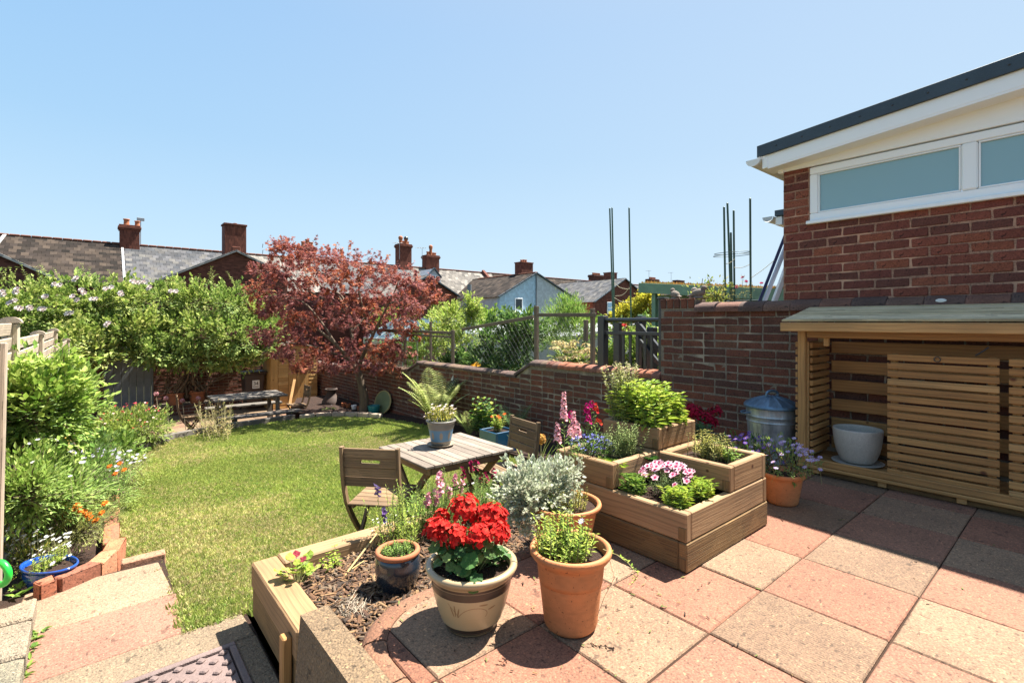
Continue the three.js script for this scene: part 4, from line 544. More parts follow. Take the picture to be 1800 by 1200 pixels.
{ // pot on the table
  const prof = [[0, .004], [.07, 0], [.076, .008], [.078, .024], [.08, .03], [.096, .12], [.098, .13], [.102, .134], [.1, .14], [.104, .144], [.102, .15], [.106, .156], [.104, .163], [.108, .17], [.116, .178], [.116, .187], [.108, .19], [.1, .18], [0, .16]];
  let L = 0; const ls = [0]; for (let i = 1; i < prof.length; i++) { L += Math.hypot(prof[i][0] - prof[i - 1][0], prof[i][1] - prof[i - 1][1]); ls.push(L); }
  const cv = document.createElement('canvas'); cv.width = 512; cv.height = 256; const x = cv.getContext('2d'), Y = (i) => 256 * (1 - ls[i] / L); x.fillStyle = '#6a665f'; x.fillRect(0, 0, 512, 256); x.fillStyle = '#46718e'; x.fillRect(0, Y(5), 512, Y(4) - Y(5)); x.fillStyle = '#80705a'; x.fillRect(0, Y(4), 512, 6);
  x.strokeStyle = '#8a7358'; x.lineWidth = 3; for (let k = 0; k < 8; k++) { const c = k * 64 + 20, m = (Y(5) + Y(4)) / 2; for (const [a, b] of [[10, 16], [6, 10], [3, 5]]) { x.beginPath(); x.ellipse(c, m, a, b, 0, 0, 7); x.stroke(); } for (const q of [-1, 1]) { x.beginPath(); x.ellipse(c, m + q * 12, 6, 6, 0, 0, 7); x.stroke(); } }
  const tx = new THREE.CanvasTexture(cv); tx.colorSpace = THREE.SRGBColorSpace; tx.wrapS = THREE.RepeatWrapping; const base = [TP[0], TP[1], TAB.y + .014];
  const p = pot('patterned_pot', 'blue patterned stoneware pot on the slatted table', base, prof, phy({ map: tx, roughness: .5, clearcoat: .3, clearcoatRoughness: .3 }), .172, .1, 48); const uv = p.bodyMesh.geometry.attributes.uv, n = p.ls.length; for (let i = 0; i < uv.count; i++) uv.setXY(i, Math.floor(i / n) / 48, p.ls[i % n]);
  solo('saucer', 'round stoneware saucer under the patterned pot on the table', 'saucer', lathe([[0, 0], [.09, 0], [.104, .008], [.106, .014], [.1, .012], [.085, .005], [0, .005]], 36).translate(-TP[0], TAB.y + .006, -TP[1]), std({ color: C('#9a8d79'), map: T_noise, roughness: .6 }));
}
const SQ = [4.93, 3.93, -.52];
{ const g = thing('square_pot', 'square blue glazed pot of orange flowers on the ground behind the table', 'plant pot', SQ); const gl = phy({ color: C('#28597c'), map: T_noise, roughness: .25, clearcoat: .7, clearcoatRoughness: .12 });
  for (const [a, b, c, d] of [[-.17, .17, -.17, -.15], [-.17, .17, .15, .17], [-.17, -.15, -.149, .149], [.15, .17, -.149, .149]]) part('side', gbox(SQ[0] + a, SQ[0] + b, SQ[1] + c, SQ[1] + d, SQ[2], SQ[2] + .33, .006), gl, g); part('soil', gbox(SQ[0] - .149, SQ[0] + .149, SQ[1] - .149, SQ[1] + .149, SQ[2] + .2, SQ[2] + .3, 0), M.soil, g); }
// ---------- picnic corner ----------
{
  R = rng(95); const board = () => M.darkWood; const t = thing('picnic_table', 'long grey weathered picnic table on the lower terrace', 'table', [11.45, 2.45, FY]); const y = FY + .75;
  for (let k = 0; k < 5; k++) part('top_board', gbox(11.0 + k * .18 + .004, 11.0 + (k + 1) * .18 - .004, 1.78, 3.12, y - .035, y + rr(-.002, .002), .005), board(), t);
  for (const v of [1.95, 2.95]) { for (const u of [11.1, 11.75]) part('leg', gbox(u, u + .07, v - .035, v + .035, FY, y - .036, .005), M.greyWood[1], t); part('cross_rail', gbox(11.04, 11.86, v - .06, v - .037, y - .13, y - .037, .004), M.greyWood[0], t); }
  const bench = (u, lab) => { const b = thing('picnic_bench', lab, 'bench', [u, 2.5, FY]); for (let k = 0; k < 2; k++) part('seat_board', gbox(u - .14 + k * .142, u - .002 + k * .142, 1.8, 3.3, FY + .41, FY + .45, .006), board(), b); for (const v of [2.05, 3.05]) for (const s of [-.1, .06]) part('leg', gbox(u + s, u + s + .05, v, v + .06, FY, FY + .409, .004), M.darkWood, b); };
  bench(10.78, 'grey wooden bench on the lawn side of the picnic table'); bench(12.2, 'grey wooden bench on the vine side of the picnic table');
  foldingChair('varnished folding chair at the flower bed end of the picnic table', [11.45, 1.45, FY], facing(-.1, 1), M.teak, 'folding chairs at the picnic table', .85);
  foldingChair('varnished folding chair at the maple end of the picnic table', [11.5, 3.45, FY], facing(0, -1), M.teak, 'folding chairs at the picnic table', .85);
}
// ---------- foliage kit ----------
class LB {
  constructor() { this.p = []; this.c = []; }
  tri(a, b, c, k) { this.p.push(a[0], a[1], a[2], b[0], b[1], b[2], c[0], c[1], c[2]); this.c.push(k[0], k[1], k[2], k[0], k[1], k[2], k[0], k[1], k[2]); }
  get n() { return this.p.length / 9; }
  geo() { for (let i = 0; i < this.c.length; i += 3) { const r = this.c[i], gg = this.c[i + 1], b = this.c[i + 2]; if (gg > r && b < gg * .62) { this.c[i] = r * 1.22; this.c[i + 1] = gg * 1.0; this.c[i + 2] = b * 1.2; } } const g = new THREE.BufferGeometry(); g.setAttribute('position', new THREE.BufferAttribute(new Float32Array(this.p), 3)); g.setAttribute('color', new THREE.BufferAttribute(new Float32Array(this.c), 3)); g.computeVertexNormals(); return g; }
}
const add = (a, b, s = 1) => [a[0] + b[0] * s, a[1] + b[1] * s, a[2] + b[2] * s], sub = (a, b) => [a[0] - b[0], a[1] - b[1], a[2] - b[2]], dot = (a, b) => a[0] * b[0] + a[1] * b[1] + a[2] * b[2];
const cross = (a, b) => [a[1] * b[2] - a[2] * b[1], a[2] * b[0] - a[0] * b[2], a[0] * b[1] - a[1] * b[0]], norm = (a) => { const l = Math.hypot(a[0], a[1], a[2]) || 1; return [a[0] / l, a[1] / l, a[2] / l]; };
const rdir = () => { const z = rr(-1, 1), a = R() * 6.2832, s = Math.sqrt(1 - z * z); return [s * Math.cos(a), z, s * Math.sin(a)]; };
const pal = (...h) => h.map((x) => { const c = C(x); return [c.r, c.g, c.b]; });
const shade = (p, j = .2) => { const a = pick(p), b = pick(p), f = R(), k = 1 + (R() * 2 - 1) * j; return [lerp(a[0], b[0], f) * k, lerp(a[1], b[1], f) * k, lerp(a[2], b[2], f) * k]; };
const g3 = (u, v, y) => [-u, y, -v];
function leaf(lb, p, d, n, len, wid, col, fold = .18) { // two folded triangles
  const s = norm(cross(d, n)), m = add(p, d, len * .45), t = add(p, d, len), f = add(m, n, wid * fold); lb.tri(p, add(f, s, wid / 2), t, col); lb.tri(p, t, add(f, s, -wid / 2), col);
}
function ovate(lb, p, d, n, len, wid, col) { // four faces, cupped, drooping tip
  const s = norm(cross(d, n)), q = norm(cross(s, d)), a = add(p, d, len * .3), b = add(p, d, len * .68), t = add(add(p, d, len), q, -len * .14), f = wid * .16; const a1 = add(add(a, s, wid * .5), q, f), a2 = add(add(a, s, -wid * .5), q, f), b1 = add(add(b, s, wid * .4), q, f * .8), b2 = add(add(b, s, -wid * .4), q, f * .8);
  lb.tri(p, a1, t, col); lb.tri(a1, b1, t, col); lb.tri(p, t, a2, col); lb.tri(a2, t, b2, col);
}
function palm(lb, p, d, n, len, col, k = 5) { const s = norm(cross(d, n)); for (let i = 0; i < k; i++) { const a = (i / (k - 1) - .5) * 2.5, e = norm(add(add([0, 0, 0], d, Math.cos(a)), s, Math.sin(a))), L = len * (1 - .35 * Math.abs(i / (k - 1) - .5) * 2); leaf(lb, p, add(e, n, -.15), n, L, L * .3, col, .1); } }
function round(lb, p, n, r, col, k = 8, ruff = .18) { const a = norm(cross(n, [.3, .2, .9])), b = cross(n, a), off = R() * 6; const P = (i) => { const t = off + i / k * 6.2832, q = r * (i % 2 ? 1 : .86), h = (i % 2 ? ruff : -ruff * .4) * r; return add(add(add(p, a, Math.cos(t) * q), b, Math.sin(t) * q), n, h); }; for (let i = 0; i < k; i++) lb.tri(p, P(i), P((i + 1) % k), col); }
function stick(lb, a, b, r, col, r2 = r * .7) { const d = norm(sub(b, a)), s = norm(cross(d, Math.abs(d[1]) > .9 ? [1, 0, 0] : [0, 1, 0])), t = cross(d, s); const P = (o, q, i) => add(add(o, s, Math.cos(i * 2.0944) * q), t, Math.sin(i * 2.0944) * q); for (let i = 0; i < 3; i++) { const x = P(a, r, i), y = P(a, r, i + 1), z = P(b, r2, i), w = P(b, r2, i + 1); lb.tri(x, y, w, col); lb.tri(x, w, z, col); } }
function petals(lb, p, n, r, col, k = 5, cup = .25, wid = .8) { const a = norm(cross(n, [.31, .2, .88])), b = cross(n, a), off = R() * 6; for (let i = 0; i < k; i++) { const t = off + i / k * 6.2832, d = norm(add(add(add([0, 0, 0], a, Math.cos(t)), b, Math.sin(t)), n, cup)); leaf(lb, p, d, n, r, r * wid * 6.2832 / k * .75, Array.isArray(col[0]) ? shade(col, .15) : col, .12); } }
const LEAFD = (lb, p, out, o) => { const up = o.up ?? .35, j = o.jit ?? .8, d = norm([out[0] + gauss() * j, out[1] + up + gauss() * j * .7, out[2] + gauss() * j]); let n = norm([gauss() * .5, 1, gauss() * .5 ]); if (Math.abs(dot(n, d)) > .9) n = norm([1, .3, .2]); const L = o.len * rr(.65, 1.25), col = shade(o.cols, .22); if (o.kind === 'ovate') ovate(lb, p, d, n, L, L * o.wid, col); else if (o.kind === 'palm') palm(lb, p, d, n, L, col, o.lobes ?? 5); else leaf(lb, p, d, n, L, L * o.wid, col); };
// leafy mass: clumps over an ellipsoid, twigs from the base; o: c [u,v,y], r [ru,rv,ry], clumps, n (leaves in a clump), cr, len, wid, cols
function mass(lb, st, o) {
  const C0 = g3(...o.c), shell = o.shell ?? .45;
  for (let k = 0; k < o.clumps; k++) {
    let d = rdir(); if (o.dome && d[1] < -.15) d[1] = -d[1] * .6; const lump = 1 + (o.lump ?? .22) * (vnoise(.5 + .5 * d[0] * .99, .5 + .5 * d[2] * .99, 5, o.seed ?? 1) * 2 - 1) + gauss() * (o.stray ?? .06), f = lump * Math.pow(lerp(shell ** 2, 1, R()), .5);
    const c = [C0[0] + d[0] * o.r[0] * f, C0[1] + d[1] * o.r[2] * f, C0[2] + d[2] * o.r[1] * f]; if (o.floor !== undefined && c[1] < o.floor) continue;
    const out = norm([d[0] / o.r[0], d[1] / o.r[2], d[2] / o.r[1]]), cr = o.cr * rr(.6, 1.3), cdir = norm([out[0] + gauss() * .5, out[1] + .3 + gauss() * .4, out[2] + gauss() * .5]);
    if (st && R() < (o.twig ?? .5)) stick(st, add(c, cdir, -cr * 2.2), add(c, cdir, cr * .6), o.tr ?? .004, o.tc ?? [.09, .065, .04]);
    for (let i = 0; i < o.n; i++) { const s = rr(-1, 1), p = add([c[0] + gauss() * cr * .55, c[1] + gauss() * cr * .5, c[2] + gauss() * cr * .55], cdir, s * cr); LEAFD(lb, p, out, o); }
  }
}
// upright sprig with paired leaves
function sprig(lb, st, base, tip, o) { const d = sub(tip, base), n = o.pairs ?? 8, dn = norm(d); stick(st, base, tip, o.sr ?? .0025, o.sc ?? [.12, .17, .05], (o.sr ?? .0025) * .5); for (let i = 0; i < n; i++) { const f = (o.from ?? .2) + (1 - (o.from ?? .2)) * (i + .5) / n, p = add(base, d, f), a = i * 2.4 + R(), k = 1 - .35 * f; for (const s of [0, Math.PI]) { const e = norm([Math.cos(a + s) + dn[0] * .6, (o.up ?? .35) + gauss() * .2, Math.sin(a + s) + dn[2] * .6]); const L = o.len * k * rr(.75, 1.2); (o.kind === 'ovate' ? ovate : leaf)(lb, p, e, [0, 1, 0.01], L, L * o.wid, shade(o.cols, .2)); } } }
// plant assembled from builders: parts are foliage, stems, flowers
function plant(name, label, category, base, fn, group, names = ['foliage', 'stems', 'flowers']) {
  const g = thing(name, label, category, base, group), lb = new LB(), st = new LB(), fl = new LB(); fn(lb, st, fl);
  if (lb.n) part(names[0], lb.geo(), M.leaf, g); if (st.n) part(names[1], st.geo(), M.stem, g); if (fl.n) part(names[2], fl.geo(), M.petal, g); return g;
}
const GREEN = pal('#4f7a25', '#6d9433', '#5d8a2c', '#85a640'), DEEP = pal('#2f5a1e', '#3f6c26', '#517d30'), LIME = pal('#7fa62e', '#98b83c', '#6b9427', '#a9bf4c'), OLIVE = pal('#7b8a3c', '#97a04c', '#6d7c34', '#aeb060'), SILVER = pal('#adb596', '#c4c8ae', '#929d7c', '#d4d6c2'), YEL = pal('#a6a743', '#bdb650', '#8d9a3a');
const BROWN = [.10, .07, .045], STRAW = pal('#b19a63', '#9c8450', '#c4ae78');

// ---------- pots on the patio ----------
function geranium(base, heads, leafC, leafR, red, leafCols, nl = 60) { return (lb, st, fl) => {
  for (let k = 0; k < nl; k++) { const a = R() * 6.28, q = leafR * Math.sqrt(R()), p = [leafC[0] + Math.cos(a) * q, leafC[1] + rr(-.06, .07) - q * .2, leafC[2] + Math.sin(a) * q]; round(lb, p, norm([Math.cos(a) * .5 + gauss() * .4, 1, Math.sin(a) * .5 + gauss() * .4]), rr(.018, .038), shade(leafCols, .2), 10); stick(st, [leafC[0] + Math.cos(a) * q * .3, base[2] + .0, leafC[2] + Math.sin(a) * q * .3], p, .002, [.1, .15, .05]); }
  for (const [h, r] of heads) { stick(st, [leafC[0] + (h[0] - leafC[0]) * .3, base[2], leafC[2] + (h[2] - leafC[2]) * .3], h, .003, [.14, .2, .06]); const n = Math.round(95 * (r / .06) ** 2); for (let k = 0; k < n; k++) { let d = rdir(); d[1] = Math.abs(d[1]) * (R() < .8 ? 1 : -.6); const p = add(h, d, r * rr(.62, 1.08)); stick(st, h, p, .0012, [.14, .18, .06]); petals(fl, p, norm([d[0] + gauss() * .3, d[1] + .2, d[2] + gauss() * .3]), rr(.0125, .018), red, 5, .3, 1.15); } }
}; }
{
  R = rng(101); const Z = (px, py, z) => g3(...onZ(px, py, z));
  const cp = PT.cream; plant('scarlet_geranium', 'scarlet geranium in full flower in the cream glazed pot', 'flowering plant', [cp[0], cp[1], .2], geranium([cp[0], cp[1], .2], [[Z(816, 898, 1.98), .062], [Z(772, 938, 1.93), .062], [Z(798, 945, 1.88), .05], [Z(866, 912, 1.96), .06], [Z(842, 945, 1.88), .055], [Z(872, 940, 1.9), .05], [Z(776, 908, 2.0), .03]], g3(cp[0], cp[1], .285), .15, pal('#c21a17', '#d42a22', '#a81214', '#dd4a3a'), pal('#3c6a2a', '#547d35', '#2f5a24', '#6f8f45'), 110));
  const fp = PT.front; plant('potted_herb', 'straggly green herb with a trailing stem in the tall terracotta pot', 'potted herb', [fp[0], fp[1], .26], (lb, st, fl) => {
    for (let k = 0; k < 95; k++) { const a = R() * 6.28, q = .105 * Math.sqrt(R()), b = g3(fp[0] + Math.cos(a) * q + .02, fp[1] + Math.sin(a) * q - .02, .26); const t = add(b, [gauss() * .05, rr(.05, .17), gauss() * .05]); sprig(lb, st, b, t, { pairs: 7, len: .03, wid: .36, cols: LIME, from: .1 }); }
    for (let k = 0; k < 5; k++) { const b = g3(fp[0] + gauss() * .04, fp[1] + gauss() * .04, .28), t = add(b, [gauss() * .03, rr(.14, .2), gauss() * .03]); sprig(lb, st, b, t, { pairs: 9, len: .02, wid: .3, cols: LIME }); }
    const tr = [Z(1060, 965, 1.9), Z(1085, 975, 1.9), Z(1105, 990, 1.88), Z(1122, 1010, 1.86), Z(1110, 1028, 1.84)]; for (let i = 0; i < 4; i++) sprig(lb, st, tr[i], tr[i + 1], { pairs: i === 0 ? 1 : 4, len: .022, wid: .45, cols: LIME, sr: .0016, sc: [.25, .2, .08] });
    const tw = [Z(1065, 960, 1.9), Z(1080, 1015, 1.86), Z(1062, 1050, 1.84), Z(1050, 1082, 1.83)]; for (let i = 0; i < 3; i++) stick(st, tw[i], tw[i + 1], .0013, [.25, .17, .08]); petals(fl, Z(1022, 916, 1.94), [0, .8, .6], .016, pal('#cfc8d8', '#bcb4cc'), 9, .1); stick(st, Z(1022, 917, 1.94), Z(1012, 950, 1.94), .0015, [.15, .2, .06]); });
  const rp = PT.rear; plant('silver_bush', 'bushy silver grey leaved plant spilling from the wide terracotta pot', 'potted plant', [rp[0], rp[1], .23], (lb, st, fl) => {
    const o = { cols: SILVER, len: .02, wid: .75, kind: 'ovate', up: .5, jit: .7, tr: .0018, tc: [.4, .4, .33], twig: .8 };
    const at = (px, py, z) => { const q = onZ(px, py, z); return q; };
    mass(lb, st, { ...o, c: at(948, 855, 2.62), r: [.21, .19, .13], clumps: 190, n: 22, cr: .034, shell: .3, lump: .3, seed: 3 }); mass(lb, st, { ...o, c: at(912, 872, 2.5), r: [.15, .13, .13], clumps: 120, n: 22, cr: .03, shell: .3, seed: 4 }); mass(lb, st, { ...o, c: at(995, 835, 2.6), r: [.09, .09, .08], clumps: 36, n: 17, cr: .032, shell: .2, seed: 5 }); mass(lb, st, { ...o, c: at(925, 905, 2.42), r: [.07, .06, .09], clumps: 26, n: 16, cr: .03, shell: .2, seed: 6 }); });
  plant('yellow_herb', 'thin yellow green seedlings at the rim of the wide terracotta pot', 'potted herb', [rp[0] - .08, rp[1] - .04, .23], (lb, st, fl) => { for (let k = 0; k < 26; k++) { const b = g3(rp[0] - rr(.04, .12), rp[1] + rr(-.11, .05), .23), t = add(b, [gauss() * .02, rr(.05, .13), gauss() * .02]); sprig(lb, st, b, t, { pairs: 8, len: .018, wid: .25, cols: YEL }); } for (let k = 0; k < 10; k++) { const b = g3(rp[0] + rr(-.06, .06), rp[1] - rr(.08, .13), .22); sprig(lb, st, b, add(b, [gauss() * .03, rr(.04, .09), gauss() * .03]), { pairs: 7, len: .022, wid: .4, cols: LIME }); } });
  const dp = PT.dark; plant('potted_herb', 'low cushion of small green leaves in the dark blue pot', 'potted herb', [dp[0], dp[1], dp[2] + .16], (lb, st) => { for (let k = 0; k < 60; k++) { const a = R() * 6.28, q = .07 * Math.sqrt(R()), b = g3(dp[0] + Math.cos(a) * q, dp[1] + Math.sin(a) * q, dp[2] + .155); sprig(lb, st, b, add(b, [gauss() * .03, rr(.03, .075), gauss() * .03]), { pairs: 5, len: .018, wid: .5, cols: GREEN }); } });
  const gp = PT.geran; plant('crimson_geranium', 'crimson geranium against the brick wall behind the tiered planter', 'flowering plant', [gp[0], gp[1], .28], geranium([gp[0], gp[1], .28], [[Z(1222, 728, 4.0), .07], [Z(1238, 738, 3.95), .07], [Z(1258, 725, 4.05), .055], [Z(1250, 745, 3.95), .06], [Z(1215, 718, 4.05), .04]], g3(gp[0], gp[1], .38), .16, pal('#9c1030', '#b01838', '#86102a'), pal('#24451c', '#345a26'), 70));
  for (const [nm, lab, p, cols, n] of [['purple_daisy', 'mound of pale purple daisies in the pot beside the log store', PT.daisy, pal('#b9a3cf', '#cfc0dc', '#a58cc4'), 60], ['violet_flower', 'dark violet flowers in the black pot by the dustbin', PT.daisy2, pal('#5c3f94', '#6d4fa6'), 46]]) plant(nm, lab, 'flowering plant', [p[0], p[1], .18], (lb, st, fl) => {
    mass(lb, st, { c: [p[0], p[1], .26], r: [.21, .19, .12], clumps: 70, n: 12, cr: .04, len: .03, wid: .3, cols: nm[0] === 'p' ? pal('#5b7d33', '#6f8f3c', '#7f9c48') : DEEP, shell: .3, floor: .12 });
    for (let k = 0; k < n; k++) { const a = R() * 6.28, q = .23 * Math.sqrt(R()), t = g3(p[0] + Math.cos(a) * q, p[1] + Math.sin(a) * q, .41 - q * q * 2.6 + rr(-.04, .03)); stick(st, add(t, [gauss() * .02, -.09, gauss() * .02]), t, .0012, [.15, .2, .07]); petals(fl, t, norm([gauss() * .4, 1, .5 + gauss() * .4]), .017, cols, 8, .1); petals(fl, add(t, [0, .002, .001]), [0, 1, .2], .005, pal('#c9a52c'), 5, .1); } });
}
// ---------- in the tiered planter ----------
{
  R = rng(111); const Z = (px, py, z) => g3(...onZ(px, py, z));
  plant('pink_dianthus', 'cushion of pink and white dianthus in the lowest planter box', 'flowering plant', [1.45, 2.35, .235], (lb, st, fl) => { for (let k = 0; k < 70; k++) { const b = g3(1.50 + gauss() * .07, 2.38 + gauss() * .07, .235), t = add(b, [gauss() * .05, rr(.05, .12), gauss() * .05]); sprig(lb, st, b, t, { pairs: 6, len: .03, wid: .2, cols: pal('#5d7f3c', '#7c9a55', '#4b6d30') }); }
    for (let k = 0; k < 66; k++) { const a = R() * 6.28, q = Math.sqrt(R()), t = g3(1.50 + Math.cos(a) * q * .155, 2.38 + Math.sin(a) * q * .14, .40 - q * q * .05 + rr(-.015, .02)); stick(st, add(t, [gauss() * .02, -.08, gauss() * .02]), t, .0013, [.14, .2, .08]); const nn = norm([gauss() * .5, 1, .6 + gauss() * .4]); petals(fl, t, nn, rr(.017, .022), pal('#e0b4c0', '#d793a8', '#edd2d6'), 5, .15, 1.15); petals(fl, add(t, nn, .003), nn, .009, pal('#9c2a55', '#b23c62'), 5, .1, 1.1); } });
  for (const [lab, u, v, r, cols] of [['bright green leafy clump in the front corner of the lowest planter box', 1.345, 2.215, .05, LIME], ['bright green leafy clump beside the pink dianthus by the stepped side box', 1.34, 2.42, .065, LIME], ['green leafy clump behind the front board left of the dianthus', 1.60, 2.2, .05, GREEN]]) plant('leafy_clump', lab, 'bedding plant', [u, v, .235], (lb, st) => { for (let k = 0; k < 30; k++) { const b = g3(u + gauss() * r * .6, v + gauss() * r * .6, .235), t = add(b, [gauss() * r, rr(.06, .13), gauss() * r]); sprig(lb, st, b, t, { pairs: 7, len: .05, wid: .36, cols, kind: 'ovate', up: .5 }); } });
  plant('straggly_herb', 'straggly yellowing herb in the right hand planter box beside the log store', 'herb', [1.45, 2.77, .375], (lb, st) => { for (let k = 0; k < 80; k++) { const b = g3(1.46 + gauss() * .09, 2.77 + gauss() * .09, .375), t = add(b, [gauss() * .04, rr(.06, .17), gauss() * .05]); sprig(lb, st, b, t, { pairs: 7, len: .032, wid: .3, cols: R() < .5 ? YEL : OLIVE }); } for (let k = 0; k < 14; k++) { const b = g3(1.36 + gauss() * .04, 2.8 + gauss() * .07, .375); sprig(lb, st, b, add(b, [gauss() * .05, rr(.05, .1), gauss() * .05]), { pairs: 4, len: .035, wid: .5, cols: GREEN, kind: 'ovate', up: -.1 }); } });
  plant('leafy_mint', 'lush bright green mint filling the highest planter box', 'herb', [1.9, 2.77, .5], (lb, st) => { for (let k = 0; k < 120; k++) { const b = g3(1.88 + rr(-.17, .17), 2.76 + rr(-.17, .17), .5), t = add(b, [gauss() * .05, rr(.12, .3), gauss() * .06]); sprig(lb, st, b, t, { pairs: 8, len: .075, wid: .4, cols: LIME, kind: 'ovate', up: .3, sr: .003 }); } for (let k = 0; k < 26; k++) { const b = g3(1.76 + gauss() * .05, rr(2.57, 2.95), .54), t = add(b, [gauss() * .07, rr(-.02, .06), rr(.02, .08)]); sprig(lb, st, b, t, { pairs: 4, len: .06, wid: .42, cols: LIME, kind: 'ovate', up: -.2 }); } });
  plant('feathery_herb', 'pale feathery flowering herb rising at the lawn side of the highest box', 'herb', [2.02, 2.7, .5], (lb, st, fl) => { for (let k = 0; k < 80; k++) { const b = g3(2.0 + gauss() * .06, 2.68 + gauss() * .09, .5), t = add(b, [gauss() * .09 - .03, rr(.2, .42), gauss() * .09]); sprig(lb, st, b, t, { pairs: 14, len: .036, wid: .3, cols: pal('#8fa44a', '#a9b562', '#7c9440') }); for (let i = 0; i < 5; i++) petals(fl, add(t, [gauss() * .008, -i * .008, gauss() * .008]), norm([gauss(), 1, gauss()]), .007, pal('#b5b98a', '#c9c69c'), 4, .3); } });
  const snap = (lab, spikes, cols, fo) => plant('snapdragon', lab, 'flowering plant', [1.95, 2.35, .375], (lb, st, fl) => { for (const [px, py, z, h] of spikes) { const t = Z(px, py, z), b = [t[0] + .01, .375, t[2]]; sprig(lb, st, b, add(t, [0, -h, 0]), { pairs: 10, len: .04, wid: .22, cols: fo, up: .5 }); stick(st, add(t, [0, -h, 0]), t, .002, [.2, .22, .1]); const n = Math.round(h / .006); for (let i = 0; i < n; i++) { const f = i / n, a = i * 2.4, q = .014 * (1 - f * .55), p = add(t, [Math.cos(a) * q, -h * (1 - f), Math.sin(a) * q]); petals(fl, p, norm([Math.cos(a), .5, Math.sin(a)]), .017 * (1 - f * .45), cols, 4, .5, 1.1); } } });
  snap('pale pink snapdragons rising from the planter box by the lawn', [[991, 688, 2.86, .16], [1008, 722, 2.82, .13], [1003, 748, 2.76, .06], [980, 742, 2.82, .11], [1015, 740, 2.78, .08]], pal('#e3a3aa', '#ebbcbe', '#d88f9c'), GREEN); snap('magenta snapdragons behind the pink ones in the planter box', [[1032, 708, 2.98, .07], [1040, 704, 3.0, .05], [1034, 730, 2.95, .04], [1003, 722, 2.95, .05]], pal('#b01462', '#c02478', '#8f1048'), GREEN); snap('small red snapdragon next to the feathery herb in the planter box', [[1046, 706, 3.0, .06], [1052, 735, 2.92, .03]], pal('#b81f1c', '#a01a20', '#c4502c'), GREEN);
  plant('blue_lobelia', 'blue lobelia cushion under the pink snapdragons', 'flowering plant', [1.93, 2.25, .375], (lb, st, fl) => { mass(lb, st, { c: [1.93, 2.27, .41], r: [.16, .12, .11], clumps: 110, n: 14, cr: .028, len: .022, wid: .25, cols: pal('#4c7030', '#688a44', '#39602a'), shell: .1, floor: .37 }); for (let k = 0; k < 130; k++) { const d = rdir(), p = g3(1.93 + d[0] * .15, 2.25 + d[2] * .11, .44 + Math.abs(d[1]) * .07); petals(fl, p, norm([d[0], 1, .6]), .0085, pal('#5a5fb0', '#7f80c4', '#4848a0', '#a09fd0'), 5, .1); } });
  plant('grey_green_herb', 'pale green lavender like clump beside the lobelia', 'herb', [1.78, 2.37, .375], (lb, st) => { for (let k = 0; k < 90; k++) { const b = g3(1.79 + gauss() * .06, 2.38 + gauss() * .07, .375), t = add(b, [gauss() * .07, rr(.08, .22), gauss() * .05]); sprig(lb, st, b, t, { pairs: 9, len: .03, wid: .25, cols: pal('#7c9a4e', '#93ac62', '#67883e') }); } });
  for (const [lab, u, v] of [['low bright green rosettes in the front of the planter box by the lawn', 1.76, 2.21], ['dark leafy seedlings in the corner of the box under the mint', 1.73, 2.45]]) plant('rosette_plant', lab, 'bedding plant', [u, v, .375], (lb, st) => { for (let c = 0; c < 3; c++) { const x = u + (c - 1) * .05, y = v + gauss() * .02; for (let k = 0; k < 34; k++) { const a = k * 2.4, e = rr(.1, .8); ovate(lb, g3(x, y, .378), norm([Math.cos(a), e, Math.sin(a)]), [0, 1, .01], rr(.04, .07), .024, shade(u > 1.74 ? LIME : DEEP, .2)); } } });
}
